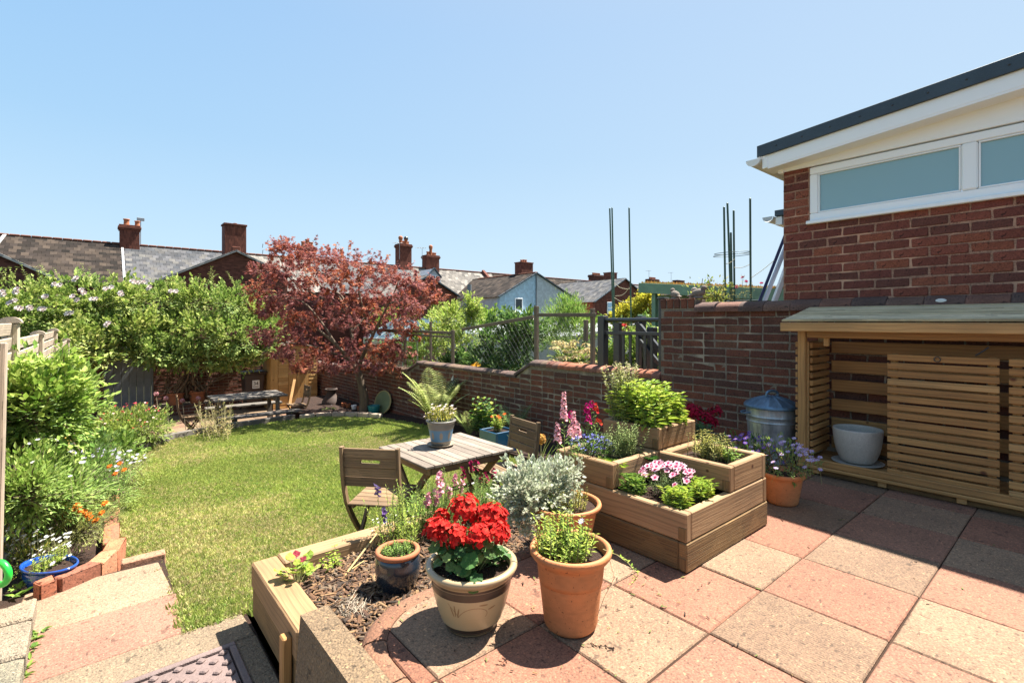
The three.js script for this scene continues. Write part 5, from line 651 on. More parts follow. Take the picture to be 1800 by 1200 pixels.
// ---------- raised mulch bed ----------
{
  R = rng(121); const Z = (px, py, y) => onY(px, py, y), MY = -.115;
  const clumpAt = (nm, lab, px, py, fn) => { const b = Z(px, py, MY); plant(nm, lab, 'bed plant', b, (lb, st, fl) => fn(b, lb, st, fl)); };
  clumpAt('strawberry_plant', 'small plant with rounded leaves in the corner of the raised bed', 522, 1035, (b, lb, st) => { for (let k = 0; k < 26; k++) { const a = R() * 6.28, q = .1 * Math.sqrt(R()), p = g3(b[0] + Math.cos(a) * q, b[1] + Math.sin(a) * q, b[2] + rr(.05, .15)); stick(st, g3(...b), p, .0016, [.2, .2, .07]); round(lb, p, norm([Math.cos(a) * .6, 1, Math.sin(a) * .6]), rr(.018, .03), shade(k < 2 ? pal('#8d2a3a') : LIME, .2), 8); } });
  clumpAt('seedling', 'pale green seedlings at the kerb end of the raised bed', 598, 1125, (b, lb, st) => { for (let k = 0; k < 16; k++) { const p = g3(b[0] + gauss() * .045, b[1] + gauss() * .045, b[2]); sprig(lb, st, p, add(p, [gauss() * .02, rr(.02, .05), gauss() * .02]), { pairs: 3, len: .028, wid: .6, cols: LIME, kind: 'ovate' }); } });
  clumpAt('seedling', 'leafy seedling beside the dark blue pot', 585, 1000, (b, lb, st) => { for (let k = 0; k < 8; k++) { const p = g3(b[0] + gauss() * .04, b[1] + gauss() * .04, b[2]); sprig(lb, st, p, add(p, [gauss() * .03, rr(.05, .11), gauss() * .03]), { pairs: 4, len: .03, wid: .5, cols: LIME, kind: 'ovate' }); } });
  clumpAt('dry_thyme', 'mat of dead grey twigs in the raised bed beside the edging', 618, 1080, (b, lb, st) => { for (let k = 0; k < 420; k++) { const p = g3(b[0] + gauss() * .085, b[1] + gauss() * .06, b[2] + rr(.01, .04)); stick(st, p, add(p, [gauss() * .06, gauss() * .018, gauss() * .06]), .0012, pick(pal('#8f8170', '#a59884', '#6f6355'))); } });
  clumpAt('dead_stalk', 'long pale dead stalks lying across the raised bed', 585, 1010, (b, lb, st) => { const S = (a, c, d, e, y0, y1, r) => stick(st, g3(...onY(a, c, y0)), g3(...onY(d, e, y1)), r, pick(STRAW)); S(605, 1012, 672, 925, -.09, .02, .0045); S(588, 1020, 640, 985, -.09, -.08, .003); S(600, 1150, 640, 1130, -.08, -.07, .005); S(612, 1190, 622, 1170, -.08, -.08, .004); S(560, 1055, 615, 1046, -.09, -.09, .003); });
  const fuzzy = (nm, lab, px, py, h, r, n, o) => { const b = onY(px, py, MY); plant(nm, lab, 'flowering plant', b, (lb, st, fl) => { for (let k = 0; k < n; k++) { const p = g3(b[0] + gauss() * r, b[1] + gauss() * r, b[2]), t = add(p, [gauss() * .1, h * rr(.45, 1.15), gauss() * .1]); sprig(lb, st, p, t, { pairs: o.pairs ?? 14, len: o.len ?? .032, wid: o.wid ?? .2, cols: o.cols ?? GREEN, up: .4 }); if (o.fl && R() < o.fp) petals(fl, t, norm([gauss() * .4, 1, .3]), o.fr ?? .012, o.fl, o.fk ?? 5, .2); if (o.tip && R() < o.tp) { for (let i = 0; i < 9; i++) petals(fl, add(t, [gauss() * .014, -i * .008, gauss() * .014]), norm([gauss(), .5, gauss()]), .017, o.tip, 4, .4, 1.1); } } }); };
  fuzzy('fine_leaved_plant', 'airy fine leaved green plant by the folding chair in the raised bed', 700, 965, .32, .1, 60, { cols: LIME, tip: pal('#6b4c86', '#8b78a8'), tp: .04 });
  fuzzy('pink_snapdragon', 'pale pink snapdragons growing behind the scarlet geranium', 775, 940, .34, .12, 70, { cols: GREEN, tip: pal('#e09aa6', '#e8b6ba', '#d4879a'), tp: .2 });
  fuzzy('white_alyssum', 'low white alyssum at the foot of the raised bed plants', 690, 950, .12, .08, 60, { cols: OLIVE, fl: pal('#d8d6c8', '#c9c8ba'), fp: .8, fr: .009, pairs: 6, len: .016 });
  fuzzy('feathery_clump', 'feathery green clump between the geranium and the silver bush', 850, 920, .26, .1, 60, { cols: GREEN, fl: pal('#d8d5cf'), fp: .1 });
  fuzzy('magenta_flower', 'dark magenta flower spikes under the table edge', 845, 900, .36, .06, 14, { cols: DEEP, tip: pal('#86123f', '#a01c50'), tp: .7 });
  fuzzy('green_filler_plant', 'low green leaves in front of the folding chair legs', 735, 925, .2, .12, 60, { cols: GREEN, len: .04, wid: .3, pairs: 7 });
}
// ---------- back wall, gate, shed, bin ----------
{
  const BU = 15.2, w = thing('back_wall', 'brick back wall of the garden under the climbing rose', 'wall', [BU, 2.5, FY]);
  part('core', gbox(BU, BU + .22, 1.13, 4.9, FY - .2, .25, .002), M.mortar, w); part('core', gbox(BU, BU + .22, -1.2, .18, FY - .2, .25, .002), M.mortar, w);
  brickFace(w, { face: 'u', at: BU, s0: 1.135, s1: 4.75, y0: FY, top: () => .25, mats: M.wallBricks, seed: 50, max: 300 }); brickFace(w, { face: 'u', at: BU, s0: -1.0, s1: .175, y0: FY, top: () => .25, mats: M.wallBricks, seed: 51, max: 0 });
  const gt = thing('garden_gate', 'grey painted boarded gate in the back wall', 'gate', [BU + .05, .65, FY]); const gm = std({ color: C('#8b9096'), map: T_noise, bumpMap: T_woodB, bumpScale: .001, roughness: .6 });
  for (let k = 0; k < 6; k++) part('board', gbox(BU + .06, BU + .085, .215 + k * .147, .215 + k * .147 + .142, FY + .05, .46, .005), gm, gt); part('frame', [gbox(BU + .03, BU + .1, .18, .212, FY, .5, .004), gbox(BU + .03, BU + .1, 1.1, 1.13, FY, .5, .004), gbox(BU + .03, BU + .1, .18, 1.13, .502, .56, .004)], gm, gt);
  // brick plinth bed with pots under the vine
  const pl = thing('brick_plinth', 'low brick plinth along the foot of the back wall', 'plinth', [14.7, 1.9, FY]); part('core', gbox(14.45, 15.19, 1.2, 2.9, FY, FY + .215, .002), M.mortar, pl); brickFace(pl, { face: 'u', at: 14.45, s0: 1.2, s1: 2.9, y0: FY, top: () => FY + .24, mats: M.wallBricks, seed: 52 });
  R = rng(131); for (const [k, v] of [[0, 1.55], [1, 2.0]]) { const p = [14.75, v, FY + .217]; const g = pot('terracotta_pot', k ? 'terracotta pot at the foot of the vine stems, next to the picnic bench' : 'terracotta pot at the foot of the vine stems, nearer the grey gate', p, [[0, 0], [.14, 0], [.17, .24], [.19, .25], [.19, .3], [.18, .305], [.16, .28], [0, .25]], M.terraDull, .27, .16); }
}
{ // timber tool shed
  R = rng(141); const u = 13.75, v0 = 3.48, v1 = 4.66, y0 = FY, y1 = .42, g = thing('tool_shed', 'narrow golden timber tool shed with a boarded door in the corner', 'shed', [u, (v0 + v1) / 2, FY]); const pm = [C('#c79a5c'), C('#bd8f52'), C('#d0a566')].map((c) => std({ color: c, map: T_wood, bumpMap: T_woodB, bumpScale: .001, roughness: .7 })), P = () => pick(pm), W0 = v1 - v0;
  part('side_wall', gbox(u + .02, u + .8, v0, v0 + .02, y0, y1, .003), P(), g); part('side_wall', gbox(u + .02, u + .8, v1 - .02, v1, y0, y1, .003), P(), g); part('inner_wall', gbox(u + .03, u + .04, v0 + .021, v1 - .021, y0, y1 + .05, 0), P(), g); part('corner_board', gbox(u, u + .018, v0, v0 + .15 * W0, y0 + .02, y1, .004), P(), g);
  for (const [a, b] of [[.155, .37], [.80, 1]]) for (let k = 0; k < 15; k++) { const geo = cbox(.014, .105, (b - a) * W0 - .004, .003, 'z'); geo.rotateZ(.09); geo.translate(-(u + .012), y0 + .07 + k * .1, -(v0 + (a + b) / 2 * W0)); part('cladding_board', geo, P(), g); }
  const d = part('door', gbox(u + .005, u + .018, v0 + .375 * W0, v0 + .795 * W0, y0 + .04, y1 - .02, .003), pm[0], g); for (let k = 0; k < 5; k++) part('door_board', gbox(u - .008, u + .004, v0 + (.377 + k * .0835) * W0, v0 + (.377 + (k + 1) * .0835) * W0 - .004, y0 + .04, y1 - .02, .003), P(), d);
  const s = new THREE.Shape([[-v0 + .0, 0], [-v1, 0], [-(v0 + v1) / 2, .22]].map((q) => new THREE.Vector2(...q))); part('gable', boxUV(new THREE.ExtrudeGeometry(s, { depth: .02, bevelEnabled: false }).rotateY(-Math.PI / 2).toNonIndexed(), 'z').translate(-u + .0, y1 + .002, 0), pm[1], g);
  for (const q of [-1, 1]) { const m = (v0 + v1) / 2, e = q < 0 ? v0 - .06 : v1 + .06; part('roof_panel', gbeam([u + .38, m, y1 + .25], [u + .38, e, y1 - .0], .95, .02), M.darkWood, g); }
  const st = thing('prop_stake', 'short timber stake propped against the shed door', 'stake', [13.4, 4.05, FY]); part('stake', gbeam([13.2, 3.75, FY], [13.7, 4.05, FY + .75], .06, .03), M.pine[2], st);
}
{ // wheelie bin
  const p = [14.3, 3.18, FY], g = thing('wheelie_bin', 'dark brown wheelie bin with a white number label beside the shed', 'bin', p); const m = std({ color: C('#4a3a33'), map: T_noise, roughness: .55 }); R = rng(3);
  const body = cbox(.5, .86, .48, .03); { const q = body.attributes.position; for (let i = 0; i < q.count; i++) { const k = lerp(.8, 1, (q.getY(i) + .43) / .86); q.setX(i, q.getX(i) * k); q.setZ(i, q.getZ(i) * k); } body.computeVertexNormals(); } body.translate(-p[0], FY + .06 + .43, -p[1]); part('body', body, m, g);
  part('lid', gbox(p[0] - .28, p[0] + .28, p[1] - .29, p[1] + .29, FY + .925, FY + .985, .025), m, g); part('lid_rim', gbox(p[0] - .265, p[0] + .265, p[1] - .27, p[1] + .27, FY + .885, FY + .922, .01), m, g); for (const s of [-1, 1]) part('wheel', new THREE.CylinderGeometry(.1, .1, .05, 20).rotateX(Math.PI / 2).translate(-(p[0] + .2), FY + .1, -(p[1] + s * .25)), M.black, g);
  const cv = document.createElement('canvas'); cv.width = 128; cv.height = 160; const x = cv.getContext('2d'); x.fillStyle = '#d8d6d0'; x.fillRect(0, 0, 128, 160); x.fillStyle = '#2a2624'; x.font = 'bold 84px sans-serif'; x.textAlign = 'center'; x.fillText('34', 64, 92); for (let k = 0; k < 5; k++) x.fillRect(16 + k * 20, 118, 13, 18); const tx = new THREE.CanvasTexture(cv); tx.colorSpace = THREE.SRGBColorSpace;
  part('number_label', new THREE.PlaneGeometry(.17, .21).rotateY(Math.PI / 2).translate(-(p[0] - .252), FY + .66, -(p[1] + .02)), std({ map: tx, roughness: .6 }), g);
}
// ---------- climbing rose over the back wall ----------
{
  R = rng(151); const base = [14.6, 1.9, FY]; plant('climbing_rose', 'huge green climbing rose with white blooms sprawling over the back wall', 'climber', base, (lb, st, fl) => {
    const blobs = [[-60, 545, .95, .6], [20, 560, .8, .55], [85, 540, .8, .55], [150, 535, .85, .6], [215, 530, .8, .5], [275, 530, .85, .55], [335, 528, .8, .5], [395, 532, .75, .5], [445, 550, .6, .5], [60, 610, .8, .45], [130, 600, .7, .5], [190, 590, .75, .5], [240, 585, .7, .5], [300, 590, .8, .55], [360, 590, .8, .55], [420, 595, .7, .5], [455, 610, .45, .4], [330, 625, .6, .3], [400, 628, .55, .28], [270, 620, .5, .25], [110, 640, .45, .4], [25, 640, .6, .4], [150, 620, .5, .4], [460, 580, .6, .4]];
    const cols = [pal('#7d9c40', '#98b454', '#628534', '#b0c26c'), pal('#5c8030', '#769744', '#8faa54')];
    blobs.forEach(([px, py, r, h], i) => { const c = onU(px, py, 14.1 + (py < 560 ? .5 : 0) + gauss() * .25); mass(lb, st, { c, r: [.65, r, h], clumps: 85, n: 24, cr: .17, len: .1, wid: .55, cols: cols[i % 2], shell: .35, lump: .35, stray: .12, seed: i, up: .25, tr: .006, twig: .3 }); });
    for (let k = 0; k < 34; k++) { const px = rr(0, 470), py = 500 - 12 * Math.sin(px / 60) + rr(-12, 6), c = g3(...onU(px, py, 14.3)); const t = add(c, [gauss() * .12, rr(.12, .35), gauss() * .25]); sprig(lb, st, add(c, [0, -.15, 0]), t, { pairs: 8, len: .075, wid: .45, cols: cols[0], sr: .004 }); }
    for (const [px, py] of [[5, 515], [32, 512], [80, 522], [52, 542], [75, 541], [137, 490], [144, 512], [232, 498], [250, 497], [262, 506], [190, 568], [33, 543], [121, 553], [190, 506], [305, 512], [20, 530], [100, 500], [165, 525], [210, 520], [130, 523]]) for (let q = 0; q < 2; q++) { const c = g3(...onU(px + gauss() * 6, py + gauss() * 4, 13.45)); for (let i = 0; i < 4; i++) petals(fl, add(c, [gauss() * .01, i * .008, gauss() * .01]), norm([.8, .7, .6]), .07 - i * .012, pal('#d9cfc9', '#e4ddd6', '#d6bfbd'), 6, .2 + i * .25, 1.1); } });
  const tg = thing('vine_trunk', 'tangle of bare twisting vine stems below the climbing rose', 'vine', [14.6, 1.9, FY]);
  for (let k = 0; k < 26; k++) { const v0 = rr(1.35, 2.25), pts = []; let v = v0, u = 14.75 + gauss() * .1, a = gauss() * .3; const y0 = FY + .4; for (let i = 0; i <= 6; i++) { pts.push([u, v, y0 + i * .19 + gauss() * .04]); v += gauss() * .16 + a * .14; u -= .03 + gauss() * .05; } part('stem', grod(pts, [rr(.014, .028), .008], 6, false, 14), pick(M.vine ??= [std({ color: C('#8a7660'), map: T_old, roughness: .9 }), std({ color: C('#6e5c49'), map: T_old, roughness: .9 })]), tg); }
  for (const [v, y0, v2] of [[2.4, -.35, 3.1], [2.6, -.2, 3.3], [2.9, .0, 3.2]]) part('stem', grod([[14.8, v - .4, y0 - .3], [14.7, v, y0], [14.75, (v + v2) / 2, y0 + .1], [14.7, v2, y0 + .4]], [.02, .01], 6), M.vine[0], tg);
}
// ---------- Japanese maple ----------
{
  R = rng(161); const Z0 = 10.3, base = [...onZ(638, 712, Z0)]; base[2] = -.74; const g = thing('japanese_maple', 'spreading red leaved Japanese maple beside the boundary wall', 'tree', base);
  const bark = std({ color: C('#7a6a5b'), map: T_old, bumpMap: T_woodB, bumpScale: .006, roughness: .95 }); const Q = (px, py, dz = 0) => { const p = onZ(px, py, Z0 + dz); return W(...p); };
  part('trunk', rod([W(base[0], base[1], -.8), Q(640, 700), Q(636, 680), Q(632, 662), Q(627, 650)], [.105, .07], 10, false, 16), bark, g);
  const limbs = [[[627, 652], [612, 630], [590, 605], [560, 580], [520, 555]], [[627, 652], [622, 620], [618, 585], [610, 550], [590, 510], [570, 470]], [[628, 652], [640, 620], [655, 590], [672, 555], [690, 520], [700, 495]], [[618, 585], [640, 560], [665, 540], [720, 525], [755, 520]], [[612, 630], [570, 615], [530, 605], [480, 600]], [[610, 550], [560, 520], [510, 490], [490, 450]], [[622, 620], [650, 610], [690, 600], [720, 590]], [[590, 605], [560, 560], [530, 530], [480, 520], [450, 530]], [[655, 590], [640, 550], [630, 500], [640, 470]], [[610, 550], [600, 520], [560, 500], [540, 460]]];
  limbs.forEach((l, i) => part('limb', rod(l.map(([x, y], k) => Q(x, y, k * (i % 2 ? .18 : -.16))), [i < 3 ? .05 : .03, .008], 6, false, 14), bark, g));
  const lb = new LB(), st = new LB(), cols = [pal('#a0503c', '#b5694a', '#8d4438', '#c08058'), pal('#854440', '#99584c', '#a86c5c'), pal('#8f4e4a', '#a86e66', '#7c4042')];
  const blobs = [[512, 440, 45, 16], [545, 448, 50, 20], [590, 452, 55, 20], [640, 468, 60, 22], [690, 482, 50, 22], [735, 498, 38, 20], [760, 522, 24, 18], [470, 478, 45, 18], [530, 480, 60, 22], [600, 490, 65, 24], [670, 510, 60, 24], [725, 535, 40, 20], [455, 512, 36, 16], [500, 520, 55, 22], [570, 525, 60, 22], [640, 540, 60, 22], [700, 560, 45, 18], [470, 545, 36, 12], [520, 560, 50, 16], [590, 560, 55, 18], [655, 572, 50, 16], [720, 578, 34, 14], [470, 590, 40, 10], [520, 592, 45, 12], [560, 620, 40, 12], [500, 620, 36, 10], [620, 612, 45, 16], [670, 618, 42, 18], [700, 610, 32, 18], [640, 640, 45, 14], [680, 645, 35, 12], [590, 645, 30, 10], [495, 428, 18, 10], [530, 640, 28, 10]];
  blobs.forEach(([px, py, rx, ry], i) => { const k = Z0 / FPX; for (const dz of [-.55, .55]) { const c = onZ(px + gauss() * 4, py + gauss() * 2, Z0 + dz + gauss() * .3); mass(lb, st, { c, r: [rx * k * .95, rx * k * .95, ry * k], clumps: Math.round(11 + rx * ry / (py > 500 && py < 600 && px > 540 && px < 690 ? 120 : 72)), n: 15, cr: .085, len: .058, wid: .3, kind: 'palm', lobes: 5, cols: cols[(i + (dz > 0 ? 1 : 0)) % 3], shell: .2, lump: .3, stray: .12, seed: i, up: -.05, jit: .9, tr: .0035, twig: .5, tc: [.08, .05, .045] }); } });
  const cr = part('crown', lb.geo(), M.leaf, g); part('twigs', st.geo(), M.stem, cr);
}
// ---------- left boundary ----------
{
  R = rng(171); const posts = [[3.2, -.465, 1.2], [5.1, -.462, 1.2], [7.3, -.455, 1.07], [9.75, -.45, 1.07], [12.9, -.41, .84]], tops = [1.17, 1.05, 1.045, .82];
  const labs = ['tall near panel of the pale slatted fence beside the shrub', 'second panel of the pale slatted fence, sloping down behind the shrub', 'third panel of the pale slatted fence between two round capped posts', 'lowest slatted fence panel at the climbing rose end'];
  for (let i = 0; i < 4; i++) { const a = posts[i], b = posts[i + 1], g = thing('slatted_fence', labs[i], 'fence', [(a[0] + b[0]) / 2, a[1], lawnY(a[0])], 'slatted fence panels'); const n = 15; for (let k = 0; k < n; k++) { const y = tops[i] - .045 - k * .104, geo = gbeam([a[0] + .05, a[1] + .0, y], [b[0] - .05, b[1], y], .014, .085, .003, .12); part('slat', geo, pick(M.fence), g); } for (const f of [.33, .67]) part('batten', gbox(lerp(a[0], b[0], f) - .02, lerp(a[0], b[0], f) + .02, a[1] - .05, a[1] - .02, tops[i] - 1.55, tops[i] - .02, .003), pick(M.fence), g); }
  posts.slice(1).forEach((p, i) => { const g = thing('fence_post', ['round capped fence post at the end of the tall near panel', 'round capped fence post after the second panel', 'round capped fence post beside the lowest panel', 'round capped end post of the fence by the rose'][i], 'fence post', [p[0], p[1], lawnY(p[0])], 'fence posts'); part('shaft', gbox(p[0] - .045, p[0] + .045, p[1] - .045, p[1] + .045, lawnY(p[0]) - .05, p[2] - .03, .008), M.fence[2], g); part('cap', new THREE.CylinderGeometry(.062, .062, .12, 20, 1, false, 0, Math.PI).rotateX(Math.PI / 2).rotateZ(Math.PI / 2).rotateY(Math.PI / 2).scale(1, .7, 1).translate(-p[0], p[2] - .03, -p[1]), M.fence[0], g); });
  const gp = onY(-16, 1068, -.42), g = thing('gate_post', 'pale timber post at the edge of the stone slabs', 'post', [gp[0], gp[1], -.42]); part('shaft', gbeam([gp[0], gp[1], -.42], [gp[0] + .06, gp[1] + .02, 1.06], .075, .075, .006), M.fence[1], g);
  const h = onZ(-2, 1008, 2.45); solo('hose_loop', 'bright green plastic loop hanging on the timber post', 'hose', new THREE.TorusGeometry(.055, .016, 10, 28).rotateY(.7).translate(-h[0], h[2], -h[1]), phy({ color: C('#1fb53a'), roughness: .35, clearcoat: .4 }));
}
// ---------- left flower bed ----------
{
  R = rng(181); const at = (px, py, z) => onZ(px, py, z);
  const sh = (nm, lab, cat, px, py, z, r, o, extra) => { const c = at(px, py, z), b = [c[0], c[1], lawnY(c[0])]; return plant(nm, lab, cat, b, (lb, st, fl) => { mass(lb, st, { c, r, cols: GREEN, len: .04, wid: .45, n: 16, cr: .08, clumps: 90, shell: .3, floor: b[2] - .02, ...o }); extra?.(lb, st, fl, c, b); }); };
  const flowers = (n, r, h, cols, fr, k = 5, o = {}) => (lb, st, fl, c, b) => { for (let i = 0; i < n; i++) { const a = R() * 6.28, q = Math.sqrt(R()), t = g3(c[0] + Math.cos(a) * q * r, c[1] + Math.sin(a) * q * r * (o.sq ?? 1), c[2] + h * (1 - q * q * .6) + rr(-.05, .06)); stick(st, add(t, [gauss() * .03, -.14, gauss() * .03]), t, .0016, [.2, .22, .09]); petals(fl, t, norm([gauss() * .5 + .3, 1, gauss() * .5 + .3]), fr * rr(.8, 1.2), cols, k, o.cup ?? .15, 1); } };
  sh('leafy_shrub', 'large bright green shrub in front of the slatted fence', 'shrub', 70, 715, 3.6, [.42, .36, .33], { clumps: 330, n: 22, cr: .1, len: .058, wid: .5, cols: pal('#6f9a35', '#8bb048', '#54822a', '#9dbb5a'), lump: .4, stray: .15, seed: 5 }, (lb, st) => { for (let k = 0; k < 40; k++) { const a = g3(...at(rr(0, 165), rr(635, 700), 3.5 + gauss() * .15)); sprig(lb, st, a, add(a, [rr(-.1, .16), rr(.02, .14), gauss() * .1]), { pairs: 6, len: .07, wid: .45, cols: pal('#86ad3e', '#9fbe58') }); } const b = g3(...at(60, 800, 3.6)); for (let k = 0; k < 8; k++) stick(st, [b[0] + gauss() * .1, b[1] - .1, b[2] + gauss() * .1], [b[0] + gauss() * .3, b[1] + .5, b[2] + gauss() * .25], .011, BROWN); });
  sh('red_salvia', 'mound of fine foliage dotted with small red and white flowers by the grey gate', 'flowering plant', 228, 752, 7.4, [.55, .5, .27], { clumps: 330, n: 22, cr: .08, len: .06, wid: .32, cols: pal('#7f9e40', '#9ab356', '#678a36') }, (lb, st, fl, c) => { for (let i = 0; i < 150; i++) { const a = R() * 6.28, q = Math.sqrt(R()), t = g3(c[0] + Math.cos(a) * q * .52, c[1] + Math.sin(a) * q * .48, c[2] + .30 * (1 - q * q * .8) + rr(-.12, .1)); stick(st, add(t, [gauss() * .02, -.16, gauss() * .02]), t, .002, [.22, .22, .1]); petals(fl, t, norm([gauss(), 1, gauss()]), .018, i % 3 ? pal('#c2303a', '#b02440', '#d05560') : pal('#dcc9bf', '#d9a9a4'), 5, .2); } });
  sh('ground_cover', 'rounded leaves of the low plant at the lawn edge below the red flowers', 'bed plant', 190, 795, 6.3, [.42, .34, .2], { clumps: 170, len: .06, wid: .7, kind: 'ovate', cols: pal('#6f963a', '#88a84a', '#567c2e') });
  sh('ground_cover', 'dark leafy plant under the shrub beside the pink spikes', 'bed plant', 130, 805, 4.9, [.4, .3, .22], { clumps: 220, len: .05, wid: .5, cols: pal('#547c2e', '#6f933e', '#426824') });
  sh('michaelmas_daisy', 'bushy green daisy plant with pale lilac flowers at the lawn edge', 'flowering plant', 150, 850, 4.3, [.32, .27, .26], { clumps: 280, len: .045, wid: .22, cols: pal('#5f8a34', '#7ba448', '#4c762a') }, flowers(46, .34, .27, pal('#b9b2cc', '#c9c3d6', '#a89ec0'), .02, 9));
  sh('leafy_perennial', 'dense green perennial before the shrub with tiny white flowers', 'flowering plant', 48, 858, 3.15, [.26, .2, .22], { clumps: 260, len: .045, wid: .36, cols: pal('#6a9438', '#84ac4c', '#9cbc5e'), seed: 7 }, flowers(16, .32, .27, pal('#d5d6cc', '#c7c5cf'), .014, 6));
  sh('leafy_perennial', 'dark fine leaved perennial between the lilac daisies and white flowers', 'bed plant', 100, 872, 3.4, [.28, .22, .2], { clumps: 240, len: .045, wid: .32, cols: pal('#648e38', '#7fa648', '#98b85c') });
  sh('edge_plant', 'leafy green plant leaning over the brick edging below the lilac daisies', 'bed plant', 185, 868, 4.35, [.2, .2, .16], { clumps: 90, len: .04, wid: .3, cols: pal('#6a8f3a', '#84a64c') });
  sh('edge_plant', 'grassy tuft spilling over the brick edging beside the orange flowers', 'bed plant', 165, 905, 4.0, [.18, .16, .12], { clumps: 80, len: .06, wid: .1, up: .8, cols: pal('#86a04c', '#9cb060', '#748c3e') });
  sh('edge_plant', 'pale flowering plant at the lawn edge behind the lilac daisies', 'bed plant', 205, 828, 5.2, [.24, .24, .16], { clumps: 90, len: .045, wid: .25, cols: pal('#7f9a48', '#96ac5c') }, flowers(30, .24, .16, pal('#c3bccf', '#d0cbd6'), .02, 8));
  const spikes = (lab, list, z) => { const c = at(list[0][0], list[0][1], z), b = [c[0], c[1], lawnY(c[0])]; plant('pink_spike_flower', lab, 'flowering plant', b, (lb, st, fl) => { for (const [px, py, h] of list) { const t = g3(...at(px, py, z)); sprig(lb, st, [t[0], t[1] - .45, t[2]], add(t, [0, -h, 0]), { pairs: 9, len: .06, wid: .25, cols: GREEN }); for (let i = 0; i < 26; i++) { const f = i / 26, a = i * 2.4; petals(fl, add(t, [Math.cos(a) * .03 * (1 - f * .4), -h * (1 - f), Math.sin(a) * .03 * (1 - f * .4)]), norm([Math.cos(a), .3, Math.sin(a)]), .022, pal('#c39aa6', '#d3b3ba', '#ae7f92'), 4, .4); } } }); };
  spikes('drooping mauve pink flower spikes in front of the shrub', [[40, 770, .1], [50, 775, .1], [36, 782, .08]], 4.0); spikes('mauve pink flower spikes beside the round seed head', [[94, 776, .08], [88, 790, .09], [62, 798, .05], [80, 800, .05]], 4.1);
  const allium = (lab, px, py, z, r, cols, yb) => { const c = at(px, py, z), b = [c[0], c[1], lawnY(c[0])]; plant('allium', lab, 'flowering plant', b, (lb, st, fl) => { const h = g3(...c); stick(st, g3(b[0], b[1], b[2]), h, .005, [.25, .25, .12]); for (let k = 0; k < 150; k++) { const d = rdir(), t = add(h, d, r * rr(.85, 1.05)); stick(st, h, t, .0012, pick(STRAW)); petals(fl, t, d, .009, cols, 6, .2); } }, undefined, ['leaves', 'stalk', 'seed_head']); };
  const tan = pal('#c7a55a', '#b8934a', '#d2b670'); allium('round straw coloured allium seed head beside the mauve spikes', 111, 781, 4.0, .075, tan); allium('round straw coloured allium seed head by the timber post', 17, 857, 3.2, .06, tan); allium('faded narrow allium seed head among the green perennials', 93, 834, 3.7, .045, tan); allium('orange brown allium seed head between the folding chair and planter', 951, 772, 4.3, .045, pal('#c9974a', '#b8813a', '#d6ae62'));
  const og = at(125, 935, 3.75); plant('orange_geum', 'low feathery plant with bright orange flowers in the left bed', 'flowering plant', [og[0], og[1], lawnY(og[0])], (lb, st, fl) => { mass(lb, st, { c: at(135, 925, 3.4), r: [.22, .17, .13], clumps: 210, n: 16, cr: .05, len: .035, wid: .14, cols: pal('#8a9d4c', '#a2ae62', '#748a40'), shell: .1, floor: -.5 }); for (const [px, py] of [[60, 847], [108, 866], [82, 872], [82, 893], [110, 890], [134, 888], [138, 893], [122, 896], [126, 901], [140, 899], [114, 905], [118, 908], [143, 904], [158, 910], [168, 915], [88, 931], [178, 902], [184, 885], [192, 820], [210, 815], [218, 826], [202, 833], [145, 851], [82, 911], [95, 911], [155, 905], [148, 900], [101, 902], [110, 910]]) { const t = g3(...at(px, py, py < 860 ? 4.1 : 3.35)); stick(st, add(t, [gauss() * .03, -.12, gauss() * .03]), t, .0013, [.1, .14, .05]); for (let i = 0; i < 2; i++) petals(fl, add(t, [0, i * .005, 0]), norm([.4, 1, .5]), .027 - i * .008, pal('#d9761c', '#e08a2c', '#c9601a'), 7, .15 + i * .3, 1.1); } });
  const wf = at(62, 965, 3.1); plant('white_daisy', 'billowing plant with small white daisies behind the blue planter', 'flowering plant', [wf[0], wf[1], -.45], (lb, st, fl) => { mass(lb, st, { c: at(52, 968, 3.15), r: [.26, .16, .13], clumps: 130, n: 17, cr: .045, len: .028, wid: .22, cols: YEL.concat(GREEN), shell: .2, floor: -.5 }); for (let i = 0; i < 90; i++) { const px = rr(10, 125), py = rr(920, 985) - (px > 90 ? -15 : 0), t = g3(...at(px, py, 3.08 + gauss() * .1)); stick(st, add(t, [gauss() * .02, -.09, gauss() * .02]), t, .001, [.22, .26, .1]); petals(fl, t, norm([.3 + gauss() * .3, 1, .4]), .012, pal('#d9d8d2', '#cfcfca'), 7, .1, 1.1); } });
  plant('blue_pot_plant', 'small leafy plant with one pale flower in the blue oval planter', 'potted plant', [BLUE[0], BLUE[1], BLUE[2] + .13], (lb, st, fl) => { for (let k = 0; k < 60; k++) { const f = rr(-.11, .11), b = g3(BLUE[0] + f * .8 + gauss() * .02, BLUE[1] + f * .6 * -1 * -1 + gauss() * .02, BLUE[2] + .13); sprig(lb, st, b, add(b, [gauss() * .03, rr(.02, .1), gauss() * .03]), { pairs: 6, len: .024, wid: .3, cols: LIME }); } const t = g3(...at(92, 990, 2.8)); petals(fl, t, [.3, .8, .5], .018, pal('#c9bfd0', '#dcd6df'), 9, .1); });
  // weeds in the path joints
  const wd = (lab, pts, h) => { const b = onY(...pts[0], PATHY); plant('path_weed', lab, 'weed', b, (lb, st) => { for (const [px, py] of pts) { const c = onY(px, py, PATHY); for (let k = 0; k < 9; k++) { const a = R() * 6.28; ovate(lb, g3(c[0] + gauss() * .02, c[1] + gauss() * .02, c[2]), norm([Math.cos(a), rr(.2, .9), Math.sin(a)]), [0, 1, .01], rr(.02, .05) * h, .014 * h, shade(GREEN, .2)); } } }); };
